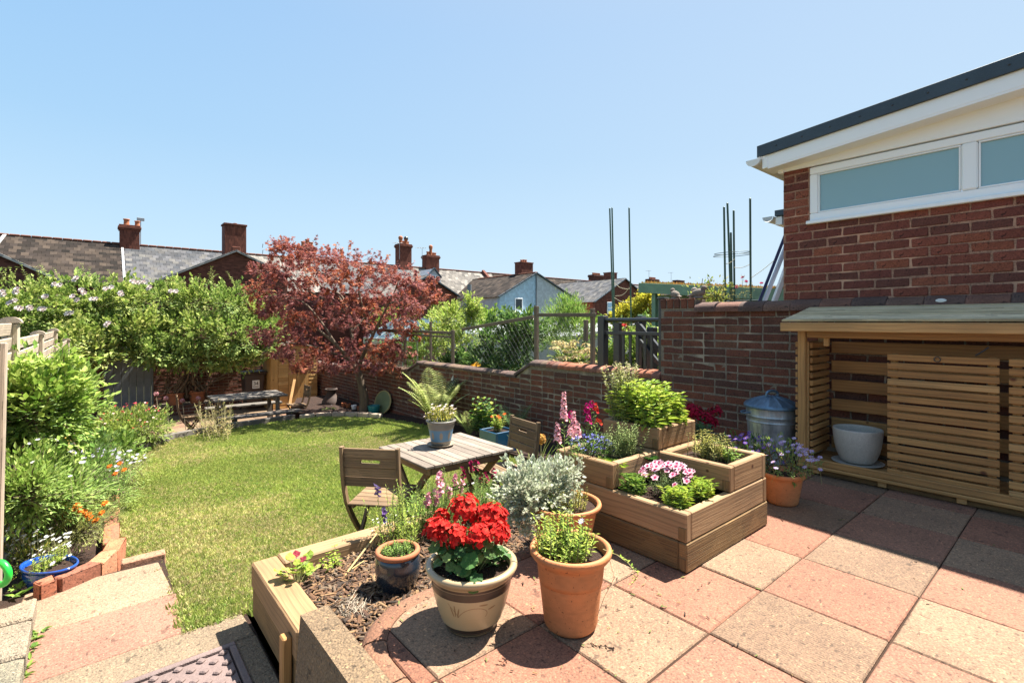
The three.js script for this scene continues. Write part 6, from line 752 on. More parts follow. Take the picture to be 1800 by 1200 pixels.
  wd('weeds growing in the joint between the stone slabs and the path', [[60, 1122], [54, 1140], [48, 1158], [42, 1175], [36, 1190], [70, 1110], [30, 1200]], 1); wd('leafy weed at the foot of the timber post', [[24, 1048], [30, 1035]], 1.5);
  const dl = onLawn(330, 770); plant('dry_grass_clump', 'tall dry weeds at the corner of the timber edging by the picnic table', 'weed', dl, (lb, st) => { for (let k = 0; k < 70; k++) { const b = onLawn(rr(345, 400), rr(755, 772)), p = g3(b[0] - .3, b[1], b[2]); const t = add(p, [gauss() * .15, rr(.15, .65), gauss() * .2]); sprig(lb, st, p, t, { pairs: 5, len: .09, wid: .16, cols: R() < .5 ? STRAW : OLIVE, sr: .004, sc: [.3, .26, .13] }); } });
  for (const [lab, px, py] of [['dried pink seed head on a bent stalk before the brick plinth', 274, 692], ['dried pink seed head next to the varnished folding chair', 291, 700], ['dried pink seed head leaning by the flower bed end of the bench', 320, 704], ['dried pink seed head behind the varnished folding chair', 348, 700]]) { const c = onZ(px, py, 9.0), b = [c[0], c[1] + .05, lawnY(Math.min(c[0], 10.2))]; plant('dried_allium', lab, 'seed head', b, (lb, st, fl) => { const h = g3(...c); stick(st, g3(b[0], b[1], b[2]), h, .005, [.3, .25, .16]); for (let k = 0; k < 50; k++) { const d = rdir(); petals(fl, add(h, d, .035), d, .016, pal('#b9858a', '#c7a09a', '#a36a74'), 5, .2); } }, undefined, ['leaves', 'stalk', 'seed_head']); }
}
// ---------- right bed along the wall ----------
function fern(lb, st, b, n, L, cols, spread = 1) { for (let k = 0; k < n; k++) { const a = k * 2.4 + gauss() * .3, e = rr(1.0, 2.1), len = L * rr(.7, 1.1); let p = b, d = norm([Math.cos(a) * spread, e * 1.6, Math.sin(a) * spread]); const seg = 26; for (let i = 0; i < seg; i++) { const q = add(p, d, len / seg); stick(st, p, q, .0028 * (1 - i / seg) + .0008, [.2, .2, .08]); const f = i / seg, w = len * .2 * Math.sin(Math.PI * Math.pow(1 - f, .75)) * (f < .12 ? f / .12 : 1); const s = norm(cross(d, [0, 1, 0])); if (w > .006) for (const o of [-1, 1]) { const dd = norm(add(add([0, 0, 0], s, o), d, .45)); leaf(lb, p, add(dd, [0, -.12, 0]), [0, 1, .05], w, len / seg * .72, shade(cols, .18), .1); } p = q; d = norm([d[0] * 1.0, d[1] - .03 * (1 + f), d[2] * 1.0]); } } }
{
  R = rng(191); const onWallBed = (px, v) => { const d = dirOf(px, 0), s = v / d[1]; return [d[0] * s, v, lawnY(Math.min(d[0] * s, 10)) + .03]; };
  let b = onWallBed(768, 4.32); plant('fern', 'big arching pale green fern between the table and the wall', 'fern', b, (lb, st) => fern(lb, st, g3(...b), 30, 1.05, pal('#8fa84e', '#a9b964', '#74913c'), .9));
  b = onWallBed(850, 4.35); plant('broad_leaved_plant', 'dark broad leaved plant against the wall behind the table', 'plant', b, (lb, st) => { for (let k = 0; k < 40; k++) { const p = g3(b[0] + gauss() * .22, b[1] + gauss() * .12, b[2]); sprig(lb, st, p, add(p, [gauss() * .1, rr(.25, .6), gauss() * .1]), { pairs: 5, len: .13, wid: .5, cols: R() < .3 ? LIME : DEEP, kind: 'ovate' }); } });
  b = onWallBed(905, 4.45); plant('fern', 'dark green fern growing against the wall by the square pot', 'fern', b, (lb, st) => fern(lb, st, g3(...b), 16, .6, DEEP, .9));
  b = onWallBed(825, 4.2); plant('fern', 'small yellow green fern under the broad leaved plant', 'fern', b, (lb, st) => fern(lb, st, g3(...b), 12, .45, pal('#7c9a3c', '#94ab4c'), 1));
  b = onZ(938, 850, 4.35); b[2] = -.5; plant('iris', 'sword shaped iris leaves beside the timber planter', 'plant', b, (lb, st) => { for (let k = 0; k < 26; k++) { let p = g3(b[0] + gauss() * .05, b[1] + gauss() * .05, b[2]), d = norm([gauss() * .22, 1, gauss() * .22]); const L = rr(.45, .75), s = norm(cross(d, rdir())), col = shade(pal('#6f8f3c', '#8ba650', '#a0b264'), .15); for (let i = 0; i < 6; i++) { const w0 = .02 * (1 - i / 6.2), w1 = .02 * (1 - (i + 1) / 6.2), q = add(p, d, L / 6); lb.tri(add(p, s, w0), add(p, s, -w0), add(q, s, w1), col); lb.tri(add(p, s, -w0), add(q, s, -w1), add(q, s, w1), col); p = q; d = norm([d[0] * 1.25, d[1] - .05 * i, d[2] * 1.25]); } } });
  b = onZ(960, 820, 4.2); b[2] = -.45; plant('fern', 'yellow green fern at the foot of the iris beside the planter', 'fern', b, (lb, st) => fern(lb, st, g3(...b), 14, .5, pal('#8ea443', '#a8b656'), 1));
  plant('orange_marigold', 'small orange flowered plant in the square blue pot', 'potted plant', [SQ[0], SQ[1], SQ[2] + .3], (lb, st, fl) => { for (let k = 0; k < 30; k++) { const p = g3(SQ[0] + gauss() * .05, SQ[1] + gauss() * .05, SQ[2] + .3), t = add(p, [gauss() * .07, rr(.05, .22), gauss() * .07]); sprig(lb, st, p, t, { pairs: 6, len: .06, wid: .3, cols: LIME }); if (k % 5 === 0) petals(fl, t, [.2, .9, .4], .03, pal('#d0621c', '#c04a1c'), 8, .3); } });
  plant('table_flower', 'yellow green plant with pale pink buds in the patterned pot', 'potted plant', [TP[0], TP[1], TAB.y + .18], (lb, st, fl) => { for (let k = 0; k < 90; k++) { const a = R() * 6.28, q = .09 * Math.sqrt(R()), p = g3(TP[0] + Math.cos(a) * q, TP[1] + Math.sin(a) * q, TAB.y + .185), t = add(p, [Math.cos(a) * q * .5 + gauss() * .02, rr(.05, .14), -Math.sin(a) * q * .5 + gauss() * .02]); sprig(lb, st, p, t, { pairs: 5, len: .03, wid: .28, cols: YEL, up: .7 }); if (R() < .5) petals(fl, t, norm([gauss() * .4, 1, .4]), .013, pal('#d6c6c6', '#cbb1b6', '#dcd6cc'), 6, .25); } });
  // things by the maple
  const ch = onZ(582, 716, 11.6); ch[2] = -1.02; const c = thing('chiminea', 'dark clay chiminea standing by the boundary wall near the shed', 'chiminea', ch); part('body', lathe([[.12, 0], [.14, .02], [.13, .05], [.2, .15], [.22, .26], [.2, .36], [.13, .45], [.1, .52], [.1, .58], [.14, .6], [.14, .63], [.11, .63]], 28).translate(-ch[0], ch[2], -ch[1]), std({ color: C('#5a4a42'), map: T_terra, roughness: .8 }), c); part('mouth', new THREE.SphereGeometry(.07, 12, 8).scale(.5, 1, 1).translate(-ch[0] + .19, ch[2] + .22, -ch[1] + .06), M.black, c);
  const bw = onZ(578, 722, 10.9); bw[2] = -1.0; const bwp = pot('bowl_pot', 'wide dark bowl of succulents at the end of the stone edging', bw, [[0, 0], [.14, 0], [.17, .04], [.24, .18], [.27, .2], [.27, .23], [.25, .23], [.22, .19], [0, .15]], std({ color: C('#4c4038'), map: T_terra, roughness: .7 }), .2, .23); plant('succulent', 'green succulent rosettes in the wide dark bowl', 'potted plant', [bw[0], bw[1], bw[2] + .2], (lb) => { for (let k = 0; k < 6; k++) { const x = bw[0] + gauss() * .08, y = bw[1] + gauss() * .08; for (let i = 0; i < 26; i++) { const a = i * 2.4; ovate(lb, g3(x, y, bw[2] + .2), norm([Math.cos(a), rr(.3, 1.2), Math.sin(a)]), [0, 1, .01], rr(.08, .14), .04, shade(pal('#7c9a50', '#98ab68'), .2)); } } });
  const ov = onV(668, 700, 4.6), ot = thing('oval_tray', 'faded green oval tray leaning against the wall behind the maple trunk', 'tray', [ov[0], ov[1], -.75]); ot.rotation.set(-.25, .12, 0); lp('board', new THREE.SphereGeometry(1, 32, 14).scale(.28, .235, .03).translate(0, .24, 0), std({ color: C('#7f8f6a'), map: T_noise, roughness: .7 }), ot); lp('rim', new THREE.TorusGeometry(1, .06, 8, 40).scale(.28, .235, .3).translate(0, .24, 0), std({ color: C('#a89c6a'), roughness: .7 }), ot);
  const tb = onV(657, 712, 4.45); solo('teal_pot', 'small teal pot in front of the oval tray', 'plant pot', lathe([[0, 0], [.1, 0], [.13, .18], [.12, .18], [.1, .03], [0, .02]], 24).translate(-tb[0], -.74, -tb[1]), phy({ color: C('#2d7d80'), roughness: .4 }));
  for (const [i, px, py] of [[0, 604, 713], [1, 612, 714], [2, 622, 714], [3, 632, 712]]) { const p = onV(px, py, 4.3 + i * .03); solo('small_pot', ['small terracotta pot on the stone edging next to the chiminea', 'second small terracotta pot along from the chiminea', 'small white pot on the stone edging near the maple trunk', 'small brown pot touching the maple trunk'][i], 'plant pot', lathe([[0, 0], [.045, 0], [.06, .1], [.052, .1], [.04, .02], [0, .02]], 18).translate(-p[0], -.75, -p[1]), i === 2 ? M.white : M.terraDull); }
  const wo = onV(800, 676, 4.74), wt = thing('wall_ornament', 'dark wire bird ornament hung on the boundary wall above the fern', 'ornament', wo); wt.rotation.z = .2; lp('body', new THREE.SphereGeometry(.07, 14, 10).scale(.9, 1.5, .5).translate(0, -.02, .04), M.black, wt); for (const s of [-1, 1]) { const sh = new THREE.Shape([[0, .1], [s * .16, .02], [s * .12, -.18], [s * .03, -.1]].map((q) => new THREE.Vector2(...q))); lp('wing', new THREE.ExtrudeGeometry(sh, { depth: .015, bevelEnabled: false }).rotateY(s * -.3).translate(0, 0, .03), M.black, wt); } lp('beak', new THREE.ConeGeometry(.025, .1, 8).rotateZ(-.5).translate(.03, .13, .05), std({ color: C('#b9b4ae'), roughness: .6 }), wt);
}
// ---------- beyond the boundary wall ----------
{
  R = rng(201); const bl = M.black;
  const g = thing('metal_railing', 'black metal railing with balusters standing on the low wall beside the tall wall', 'railing', [3.6, 4.88, .57]); const rv = 4.89, P = (px) => onV(px, 600, rv)[0];
  const uL = P(1060), uR = 3.165, yt = 1.2; part('post', gbox(uL - .05, uL + .05, rv - .05, rv + .05, .56, yt + .05, .006), bl, g); part('post', gbox(uR - .035, uR + .035, rv - .035, rv + .035, .56, 1.43, .006), bl, g); part('post_cap', gbox(uR - .06, uR + .045, rv - .05, rv + .05, 1.432, 1.45, .004), bl, g);
  part('top_rail', grod([[uL, rv, yt], [uR, rv, yt]], .026, 10), bl, g); part('middle_rail', gbox(uR + .036, uL - .052, rv - .02, rv + .02, 1.02, 1.06, .004), bl, g);
  const bg = cbox(.035, .46, .02, .003, 'y'); for (const px of [1096, 1108, 1121, 1134, 1146]) put('baluster', bg, bl, g, [P(px), rv, .79]); part('stile', gbox(P(1083) - .045, P(1083) + .045, rv + .0, rv + .06, .57, 1.17, .004), bl, g);
  const s = thing('stair_rail', 'black stair handrail sloping down behind the railing', 'railing', [3.6, 5.4, .3]); { const H = (a, b) => onV(a, b, 5.4); part('handrail', gbeam(H(1119, 566), H(1166, 622), .05, .06), bl, s); part('lower_rail', gbeam(H(1119, 592), H(1166, 648), .04, .05), bl, s); for (const [px, py] of [[1121, 556], [1141, 575]]) { const q = H(px, py); part('post', gbox(q[0] - .05, q[0] + .05, 5.42, 5.52, -.6, q[2], .005), bl, s); } }
  // timber posts and rails with wire mesh
  const wood = M.greyWood[1], old = std({ color: C('#7d6f60'), map: T_old, bumpMap: T_woodB, bumpScale: .002, roughness: .92 }), fv = 4.92, U = (px) => onV(px, 600, fv)[0], Yv = (px, py) => onV(px, py, fv)[2];
  const f = thing('wire_fence', 'weathered timber post and wire mesh fence on top of the low wall', 'fence', [5, fv, .5]);
  const postAt = (px, pt, pb, w = .05) => part('post', gbox(U(px) - w / 2, U(px) + w / 2, fv - w / 2, fv + w / 2, Yv(px, pb), Yv(px, pt), .004), old, f);
  postAt(943, 538, 640, .055); postAt(1042, 542, 646, .05); postAt(796, 580, 642, .05); postAt(712, 580, 640, .05); postAt(757, 565, 640, .04); postAt(1030, 562, 600, .05);
  const rail = (a, b, c, d, w = .05) => part('rail', gbeam([U(a), fv - .03, Yv(a, b)], [U(c), fv - .03, Yv(c, d)], .03, w), old, f);
  rail(948, 553.5, 1050, 553.5); rail(815, 579, 940, 557); rail(660, 579, 795, 585); rail(718, 588, 795, 592, .035); rail(640, 579, 700, 583, .04);
  const wm = new LB(), wc = [.2, .2, .19]; for (let k = 0; k < 34; k++) { const a = 800 + k * 7.2; for (const s2 of [-1, 1]) { const b = a + s2 * 40, top = (x) => x > 940 ? 556 : lerp(581, 559, clamp((x - 800) / 140, 0, 1)); if (b < 798 || b > 1040) continue; stick(wm, g3(U(a), fv, Yv(a, top(a))), g3(U(b), fv, Yv(b, 640)), .0009, wc); } } const wmesh = part('wire_mesh', wm.geo(), std({ vertexColors: true, metalness: .6, roughness: .5 }), f); wmesh.userData.kind = 'stuff';
  // plants over there
  const sh = (nm, lab, cat, v, blobs, o, extra) => { const c0 = onV(blobs[0][0], blobs[0][1], v); plant(nm, lab, cat, [c0[0], c0[1], -.6], (lb, st, fl) => { blobs.forEach(([px, py, r, h], i) => { const c = onV(px, py, v + gauss() * .15); mass(lb, st, { c, r: [r, r * .7, h], cols: GREEN, len: .07, wid: .5, n: 16, cr: .11, clumps: 60, shell: .3, lump: .35, stray: .12, seed: i, ...o }); }); extra?.(lb, st, fl); }); };
  sh('pear_shrub', 'tall sunlit leafy shrub behind the low wall next to the maple', 'shrub', 5.7, [[770, 590, .55, .5], [790, 560, .42, .35], [745, 610, .5, .45], [810, 610, .5, .5], [715, 615, .5, .35], [830, 545, .2, .3]], { cols: pal('#83a53f', '#9ab850', '#6b9234', '#aec468'), clumps: 80, len: .075 });
  sh('dark_shrub', 'dark glossy leaved shrub behind the wire mesh fence', 'shrub', 5.5, [[860, 600, .45, .4], [910, 610, .4, .4], [880, 640, .5, .3], [835, 640, .45, .3], [925, 580, .3, .25], [900, 575, .3, .2], [800, 645, .4, .25]], { cols: pal('#3d6428', '#557c34', '#6c8f42', '#2f5222'), clumps: 75, len: .085 });
  sh('feathery_bush', 'fresh feathery green bush behind the wire mesh fence posts', 'shrub', 7.2, [[985, 570, .5, .4], [1015, 575, .4, .35], [965, 590, .45, .35], [1000, 545, .3, .25]], { cols: pal('#6d9a3c', '#86b04c', '#578430', '#9dbd62'), len: .09, wid: .16, clumps: 110, n: 18, up: .9 });
  sh('hydrangea', 'bush of cream faded flower heads behind the low wall', 'flowering shrub', 5.5, [[1005, 630, .28, .2]], { cols: pal('#6f8f3c', '#8aa24c'), clumps: 50, len: .08 }, (lb, st, fl) => { for (let k = 0; k < 30; k++) { const c = g3(...onV(rr(968, 1045), rr(603, 642), 5.3 + gauss() * .12)); for (let i = 0; i < 38; i++) { const d = rdir(); d[1] = Math.abs(d[1]); petals(fl, add(c, [d[0] * .07, d[1] * .045, d[2] * .07]), norm(add(d, [0, .4, 0])), .014, pal('#cdb985', '#d9c99c', '#bda868', '#c4b890'), 4, .2, 1.1); } } });
  sh('golden_bush', 'bright yellow green bush beside the green summerhouse', 'shrub', 8.2, [[1112, 550, .3, .2], [1095, 558, .24, .16], [1140, 535, .22, .3]], { cols: pal('#b5b53a', '#c6c24c', '#9aa632'), len: .075, clumps: 90 });
  sh('railing_plant', 'climbing green plant behind the black railing', 'shrub', 5.75, [[1090, 620, .25, .35], [1120, 630, .25, .3], [1145, 610, .2, .35], [1075, 640, .2, .2]], { cols: pal('#86ab44', '#6c9636', '#9dbb58'), len: .07, clumps: 60 }, (lb, st, fl) => { for (let k = 0; k < 6; k++) { const c = g3(...onV(1098 + gauss() * 5, 571 + gauss() * 2, 5.7)); petals(fl, c, rdir(), .03, pal('#b5202a', '#c23a3a'), 6, .3); } });
  sh('orange_flower_plant', 'plant with yellow orange blooms at the foot of the wire mesh fence', 'flowering plant', 5.2, [[835, 650, .2, .12]], { clumps: 26, cols: DEEP }, (lb, st, fl) => { for (let k = 0; k < 14; k++) { const c = g3(...onV(835 + gauss() * 10, 645 + gauss() * 5, 5.0)); petals(fl, c, norm([.3, .8, .6]), .045, pal('#d79a1c', '#c98716', '#e0b040'), 7, .2, 1.1); } });
  sh('straggling_weed', 'straggling weeds growing behind the coping between the canes', 'weed', 5.2, [[1235, 520, .16, .1], [1262, 517, .16, .1]], { clumps: 22, n: 9, len: .045, cols: LIME.concat(OLIVE) }, (lb, st, fl) => { for (let k = 0; k < 26; k++) { const b = g3(...onV(rr(1225, 1320), 530, 5.2)); const t = add(b, [gauss() * .12, rr(.05, .3), gauss() * .1]); sprig(lb, st, b, t, { pairs: 4, len: .035, wid: .3, cols: OLIVE, sr: .0015, sc: [.22, .2, .1] }); } for (const [px, py] of [[1312, 495], [1338, 498], [1306, 488], [1296, 505]]) { const c = g3(...onV(px, py, 5.4)); stick(st, add(c, [0, -.3, 0]), c, .002, [.1, .1, .05]); for (let i = 0; i < 3; i++) petals(fl, add(c, [gauss() * .012, gauss() * .012, 0]), norm([gauss(), 1, .5]), .022, pal('#8f1c46', '#a8305c'), 5, .3, 1.1); } });
  // canes
  const cane = phy({ color: C('#3f5a4a'), roughness: .45 }); const canes = [[1072, 367, 1082, 575, 5.9], [1076, 366, 1083, 575, 6.0], [1106, 366, 1112, 575, 5.95], [1273, 365, 1278, 535, 5.35], [1279, 358, 1291, 535, 5.4], [1290, 371, 1293, 535, 5.5], [1285, 410, 1290, 535, 5.45], [1319, 350, 1321, 535, 5.35]];
  const cl = ['slimmer of the two paired green canes behind the railing', 'taller of the two paired green canes behind the railing', 'single green cane behind the railing', 'green cane inside the wire hoop, farthest from the garage', 'leaning green cane inside the wire hoop', 'thin short cane in the middle of the wire hoop', 'stub cane bound to the leaning cane', 'tall green cane nearest the garage corner'];
  canes.forEach(([a, b, c, d, v], i) => { const p = onV(a, b, v), q = onV(c, d, v); q[2] -= 1.0; solo('garden_cane', cl[i], 'cane', [grod([p, q], .0115, 8), new THREE.SphereGeometry(.0125, 8, 6).translate(-p[0], p[2], -p[1])], cane, i < 3 ? 'canes behind the railing' : 'canes behind the tall wall'); });
  const hc = onV(1287, 447, 5.4), hoop = thing('wire_hoop', 'thin wire plant hoop held between the green canes', 'plant support', hc); for (const [r, dy] of [[.19, 0], [.18, .025]]) part('ring', new THREE.TorusGeometry(r, .0035, 6, 48).rotateX(Math.PI / 2 + .06).translate(-hc[0], hc[2] + dy - .01, -hc[1]), std({ color: C('#3b4a48'), metalness: .5, roughness: .5 }), hoop);
  const twine = std({ color: C('#c9bfa2'), roughness: .9 }), tw = (lab, pts, v) => solo('twine', lab, 'string', pts.map((l) => grod(l.map(([a, b]) => onV(a, b, v)), .0032, 5)), twine); tw('loops of pale twine tied between the canes behind the railing', [[[1080, 497], [1092, 506], [1110, 508]], [[1082, 520], [1095, 518], [1107, 505]], [[1080, 523], [1093, 530], [1112, 530]]], 5.95); tw('string tied between the canes beside the garage', [[[1291, 470], [1305, 470], [1320, 464]], [[1292, 455], [1283, 462], [1275, 464]], [[1321, 488], [1340, 475], [1362, 457]]], 5.35);
  // stone birds on the pier
  const bird = (lab, u, v, y, s, turn) => { const b = thing('stone_bird', lab, 'ornament', [u, v, y]); b.rotation.y = turn; const m = std({ color: C('#8c7f74'), map: T_noise, bumpMap: T_noiseB, bumpScale: .003, roughness: .95 }); lp('body', new THREE.SphereGeometry(.05 * s, 14, 10).scale(1.35, .85, .85).rotateZ(.25).translate(0, .055 * s, 0), m, b); lp('head', new THREE.SphereGeometry(.027 * s, 12, 8).translate(.048 * s, .103 * s, 0), m, b); lp('beak', new THREE.ConeGeometry(.009 * s, .03 * s, 6).rotateZ(-1.57).translate(.08 * s, .1 * s, 0), m, b); lp('tail', cbox(.06 * s, .012 * s, .035 * s, .003).rotateZ(.3).translate(-.075 * s, .035 * s, 0), m, b); lp('base', cbox(.09 * s, .025 * s, .07 * s, .008).translate(0, .0125 * s, 0), m, b); };
  bird('small stone bird perched on the end of the brick pier', onV(1187, 520, 4.86)[0], 4.86, 1.42, 1.0, 2.7); bird('weathered stone bird looking up on the brick pier', 2.72, 4.87, 1.42, 1.1, .5); const nest = thing('stone_finial', 'rough stone lump behind the weathered bird on the brick pier', 'ornament', [2.78, 4.9, 1.42]); part('lump', new THREE.IcosahedronGeometry(.04, 1).scale(1.1, .9, .9).translate(-2.8, 1.45, -4.9), std({ color: C('#9a8d80'), map: T_noise, roughness: .95 }), nest); part('knob', new THREE.IcosahedronGeometry(.026, 1).scale(1.3, .9, 1).rotateZ(.5).translate(-2.79, 1.52, -4.9), std({ color: C('#b5a596'), map: T_noise, roughness: .95 }), nest);
}
{ // green summerhouse with sedum roof
  R = rng(211); const sv = 7.5, uA = onV(1123, 500, sv)[0], uB = 2.7, g = thing('summerhouse', 'sage green summerhouse with a sedum roof behind the tall wall', 'summerhouse', [4, sv, -.9]); const gm = std({ color: C('#88a585'), map: T_noise, roughness: .6 });
  const ry = (u) => 1.876 - (uA - u) * .094, slab = (u0, u1, v, w, lo, hi) => beam(W(u0, v, ry(u0) + (lo + hi) / 2), W(u1, v, ry(u1) + (lo + hi) / 2), w, hi - lo);
  part('fascia', slab(uA, uB, sv, .03, -.175, 0), gm, g); part('roof', slab(uA, uB, sv + 1.4, 2.7, -.06, -.02), M.darkWood, g); part('soffit', slab(uA, uB, sv + .32, .55, -.17, -.15), M.darkWood, g); part('end_fascia', beam(W(uA - .02, sv + .02, ry(uA) - .09), W(uA - .02, sv + 2.7, ry(uA) - .09), .03, .17), gm, g);
  const uw = onV(1156, 500, sv + .6)[0]; for (let k = 0; k < 17; k++) part('wall_board', beam(W(uw, sv + .6, -.72 + k * .145), W(uB, sv + .6, -.72 + k * .145), .02, .142), gm, g); const up = onV(1151, 500, sv + .1)[0]; part('post', gbox(up - .04, up + .04, sv + .06, sv + .14, -.9, ry(up) - .175, .004), gm, g);
  const ug = onV(1132, 500, 6.6)[0]; part('gate_post', gbox(ug - .07, ug + .07, 6.53, 6.67, -.9, 1.29, .006), gm, g);
  const se = new LB(); for (let k = 0; k < 5200; k++) { const u = rr(uB, uA), p = g3(u, sv + rr(.0, 2.5), ry(u) - .02 + rr(0, .02)); leaf(se, p, norm([gauss() * .5, 1, gauss() * .5]), [1, 0, .2], rr(.02, .065), .035, shade(pal('#b5763c', '#a3823f', '#c08a4a', '#8f8a3f'), .2)); } const sm = part('sedum', se.geo(), M.leaf, g); sm.userData.kind = 'stuff';
  const fm = std({ color: C('#66795f'), map: T_old, roughness: .8 }), fl = thing('green_fence', 'faded green board fence beyond the feathery bush', 'fence', [5, 8, -.6]); for (let k = 0; k < 22; k++) { const px = 990 + k * 4.2, p = onV(px, 600, 8.4); part('fence_board', gbox(p[0] - .03, p[0] + .03, 8.4, 8.42, -.8, .62, .003), fm, fl); } for (const px of [1027, 1060]) { const p = onV(px, 600, 8.35); part('post', gbox(p[0] - .05, p[0] + .05, 8.32, 8.4, -.8, .74, .005), fm, fl); }
}
{ // small greenhouse behind the maple
  R = rng(221); const g = thing('greenhouse', 'small aluminium greenhouse behind the boundary wall and maple', 'greenhouse', [11, 6.2, -1.1]); const al = phy({ color: C('#c4c8c6'), metalness: .7, roughness: .4 }), u0 = 9.6, u1 = 12.4, v0 = 5.4, v1 = 7.2, y0 = -1.1, e = .75, ri = 1.25, vm = (v0 + v1) / 2, glass = phy({ color: C('#e6f0ee'), transmission: 1, thickness: 0, roughness: .08 });
  const bar = (a, b, w = .03) => part('glazing_bar', gbeam(a, b, w, w), al, g); for (let k = 0; k <= 4; k++) { const u = lerp(u0, u1, k / 4); bar([u, v0, y0], [u, v0, e]); bar([u, v0, e], [u, vm, ri]); bar([u, vm, ri], [u, v1, e]); bar([u, v1, y0], [u, v1, e]); } for (const [v, y] of [[v0, e], [vm, ri], [v1, e], [v0, -.1]]) bar([u0, v, y], [u1, v, y], .04); bar([u0, vm, y0], [u0, vm, ri]);
  for (let k = 0; k < 4; k++) { const a = lerp(u0, u1, k / 4) + .02, b = lerp(u0, u1, (k + 1) / 4) - .02; part('pane', gbox(a, b, v0 - .002, v0 + .002, y0, e - .03, 0), glass, g); part('pane', gbox(a, b, v1 - .002, v1 + .002, y0, e - .03, 0), glass, g); part('roof_pane', gbeam([(a + b) / 2, v0 + .02, e + .02], [(a + b) / 2, vm - .02, ri], b - a, .004, 0), glass, g); part('roof_pane', gbeam([(a + b) / 2, v1 - .02, e + .02], [(a + b) / 2, vm + .02, ri], b - a, .004, 0), glass, g); }
  const wh = thing('white_outbuilding', 'whitewashed low outbuilding behind the greenhouse', 'building', [10, 9, -1.2]); part('wall', gbox(8.5, 14, 9, 11.5, -1.6, .75, .01), std({ color: C('#c9c9c4'), map: T_noise, roughness: .9 }), wh); part('roof', gbeam([11.2, 8.8, .78], [11.2, 11.7, 1.1], 5.8, .06), std({ color: C('#9a9c9e'), map: T_noise, roughness: .8 }), wh);
}
// ---------- houses beyond ----------
const farBrick = std({ color: C('#6f4538'), map: T_farbrick, roughness: .95 }), farBrick2 = std({ color: C('#7a4a3a'), map: T_farbrick, roughness: .95 }), farBrick3 = std({ color: C('#613e36'), map: T_farbrick, roughness: .95 });
const tileMat = phy({ vertexColors: true, map: T_noise, roughness: .95, specularIntensity: .25 });
// sloping roof of individual slates between two eave and two ridge points (world), cols palette; one merged field of tiles
function tiles(e0, e1, r1, r0, rows, tw, cols, rough = .01, j = .2) {
  const out = [], up = r0.clone().sub(e0), L = up.length(), along = e1.clone().sub(e0), A = along.length(), n = Math.round(A / tw); const x = along.clone().normalize(), y = up.clone().normalize(), z = new V3().crossVectors(x, y); if (z.y < 0) z.negate(); const proto = [];
  for (let i = 0; i < rows; i++) { const f0 = i / rows, f1 = (i + 1.25) / rows, a = e0.clone().lerp(r0, f0), b = e1.clone().lerp(r1, f0), w = a.distanceTo(b), m = Math.max(1, Math.round(w / tw)); for (let k = 0; k < m; k++) { const s = (k + .5 + (i % 2 ? .25 : -.25)) / m; if (s < .002 || s > .998) continue; const p = a.clone().lerp(b, s), h = L / rows * 1.25, g = new THREE.BoxGeometry(w / m * .965, h, .018); g.applyMatrix4(new THREE.Matrix4().makeBasis(x, y, z)); p.addScaledVector(y, h / 2 - .02).addScaledVector(z, .03 + R() * rough); const tilt = new THREE.Matrix4().makeRotationAxis(x, .045 * (new V3().crossVectors(x, y).y < 0 ? -1 : 1) + gauss() * rough); g.applyMatrix4(tilt); g.translate(p.x, p.y, p.z); const c = shade(cols, j); out.push(tint(boxUV(g.toNonIndexed()), new THREE.Color(c[0], c[1], c[2]))); } }
  return merge(out);
}
const quadGeo = (a, b, c, d) => { const g = new THREE.BufferGeometry(); const q = [a, b, c, a, c, d]; g.setAttribute('position', new THREE.BufferAttribute(new Float32Array(q.flatMap((p) => [p.x, p.y, p.z])), 3)); g.computeVertexNormals(); return boxUV(g); };
const SLATE = pal('#5c5c5e', '#69686a', '#535559', '#74716d'), BROWNT = pal('#3b3430', '#4a413b', '#2e2a27', '#564b42'), PALE = pal('#75706b', '#8a847c', '#66625e', '#9a938a'), ridgeM = std({ color: C('#86543f'), map: T_noise, roughness: .9 });
function chimney(g, c, w, d, h, pots, m = farBrick, opts = {}) { // c = garden point of its foot on the roof
  const [u, v, y] = c; const st = part('chimney', [gbox(u - d / 2, u + d / 2, v - w / 2, v + w / 2, y - 1.2, y + h, .01), gbox(u - d / 2 - .05, u + d / 2 + .05, v - w / 2 - .05, v + w / 2 + .05, y + h - .28, y + h - .2, .01), gbox(u - d / 2 - .09, u + d / 2 + .09, v - w / 2 - .09, v + w / 2 + .09, y + h - .19, y + h - .06, .01), gbox(u - d / 2 - .04, u + d / 2 + .04, v - w / 2 - .04, v + w / 2 + .04, y + h - .05, y + h + .05, .01)].slice(opts.plain ? 3 : 0).concat(opts.plain ? [gbox(u - d / 2, u + d / 2, v - w / 2, v + w / 2, y - 1.2, y + h - .06, .01)] : []), m, g);
  pots.forEach(([dv, ph, r, cap]) => { part('chimney_pot', lathe([[r * 1.1, 0], [r * 1.1, .06], [r * .9, .08], [r * .82, ph * .8], [r * 1.05, ph * .86], [r * 1.05, ph], [r * .75, ph]], 14).translate(-u, y + h + .04, -(v + dv)), M.terraDull, st); if (cap) part('chimney_cowl', new THREE.SphereGeometry(r * 1.2, 10, 8).translate(-u, y + h + ph + .1, -(v + dv)), cap === 2 ? M.black : M.terraDull, st); });
  return st;
}
const aerialM = std({ color: C('#8c8f92'), metalness: .6, roughness: .5 });
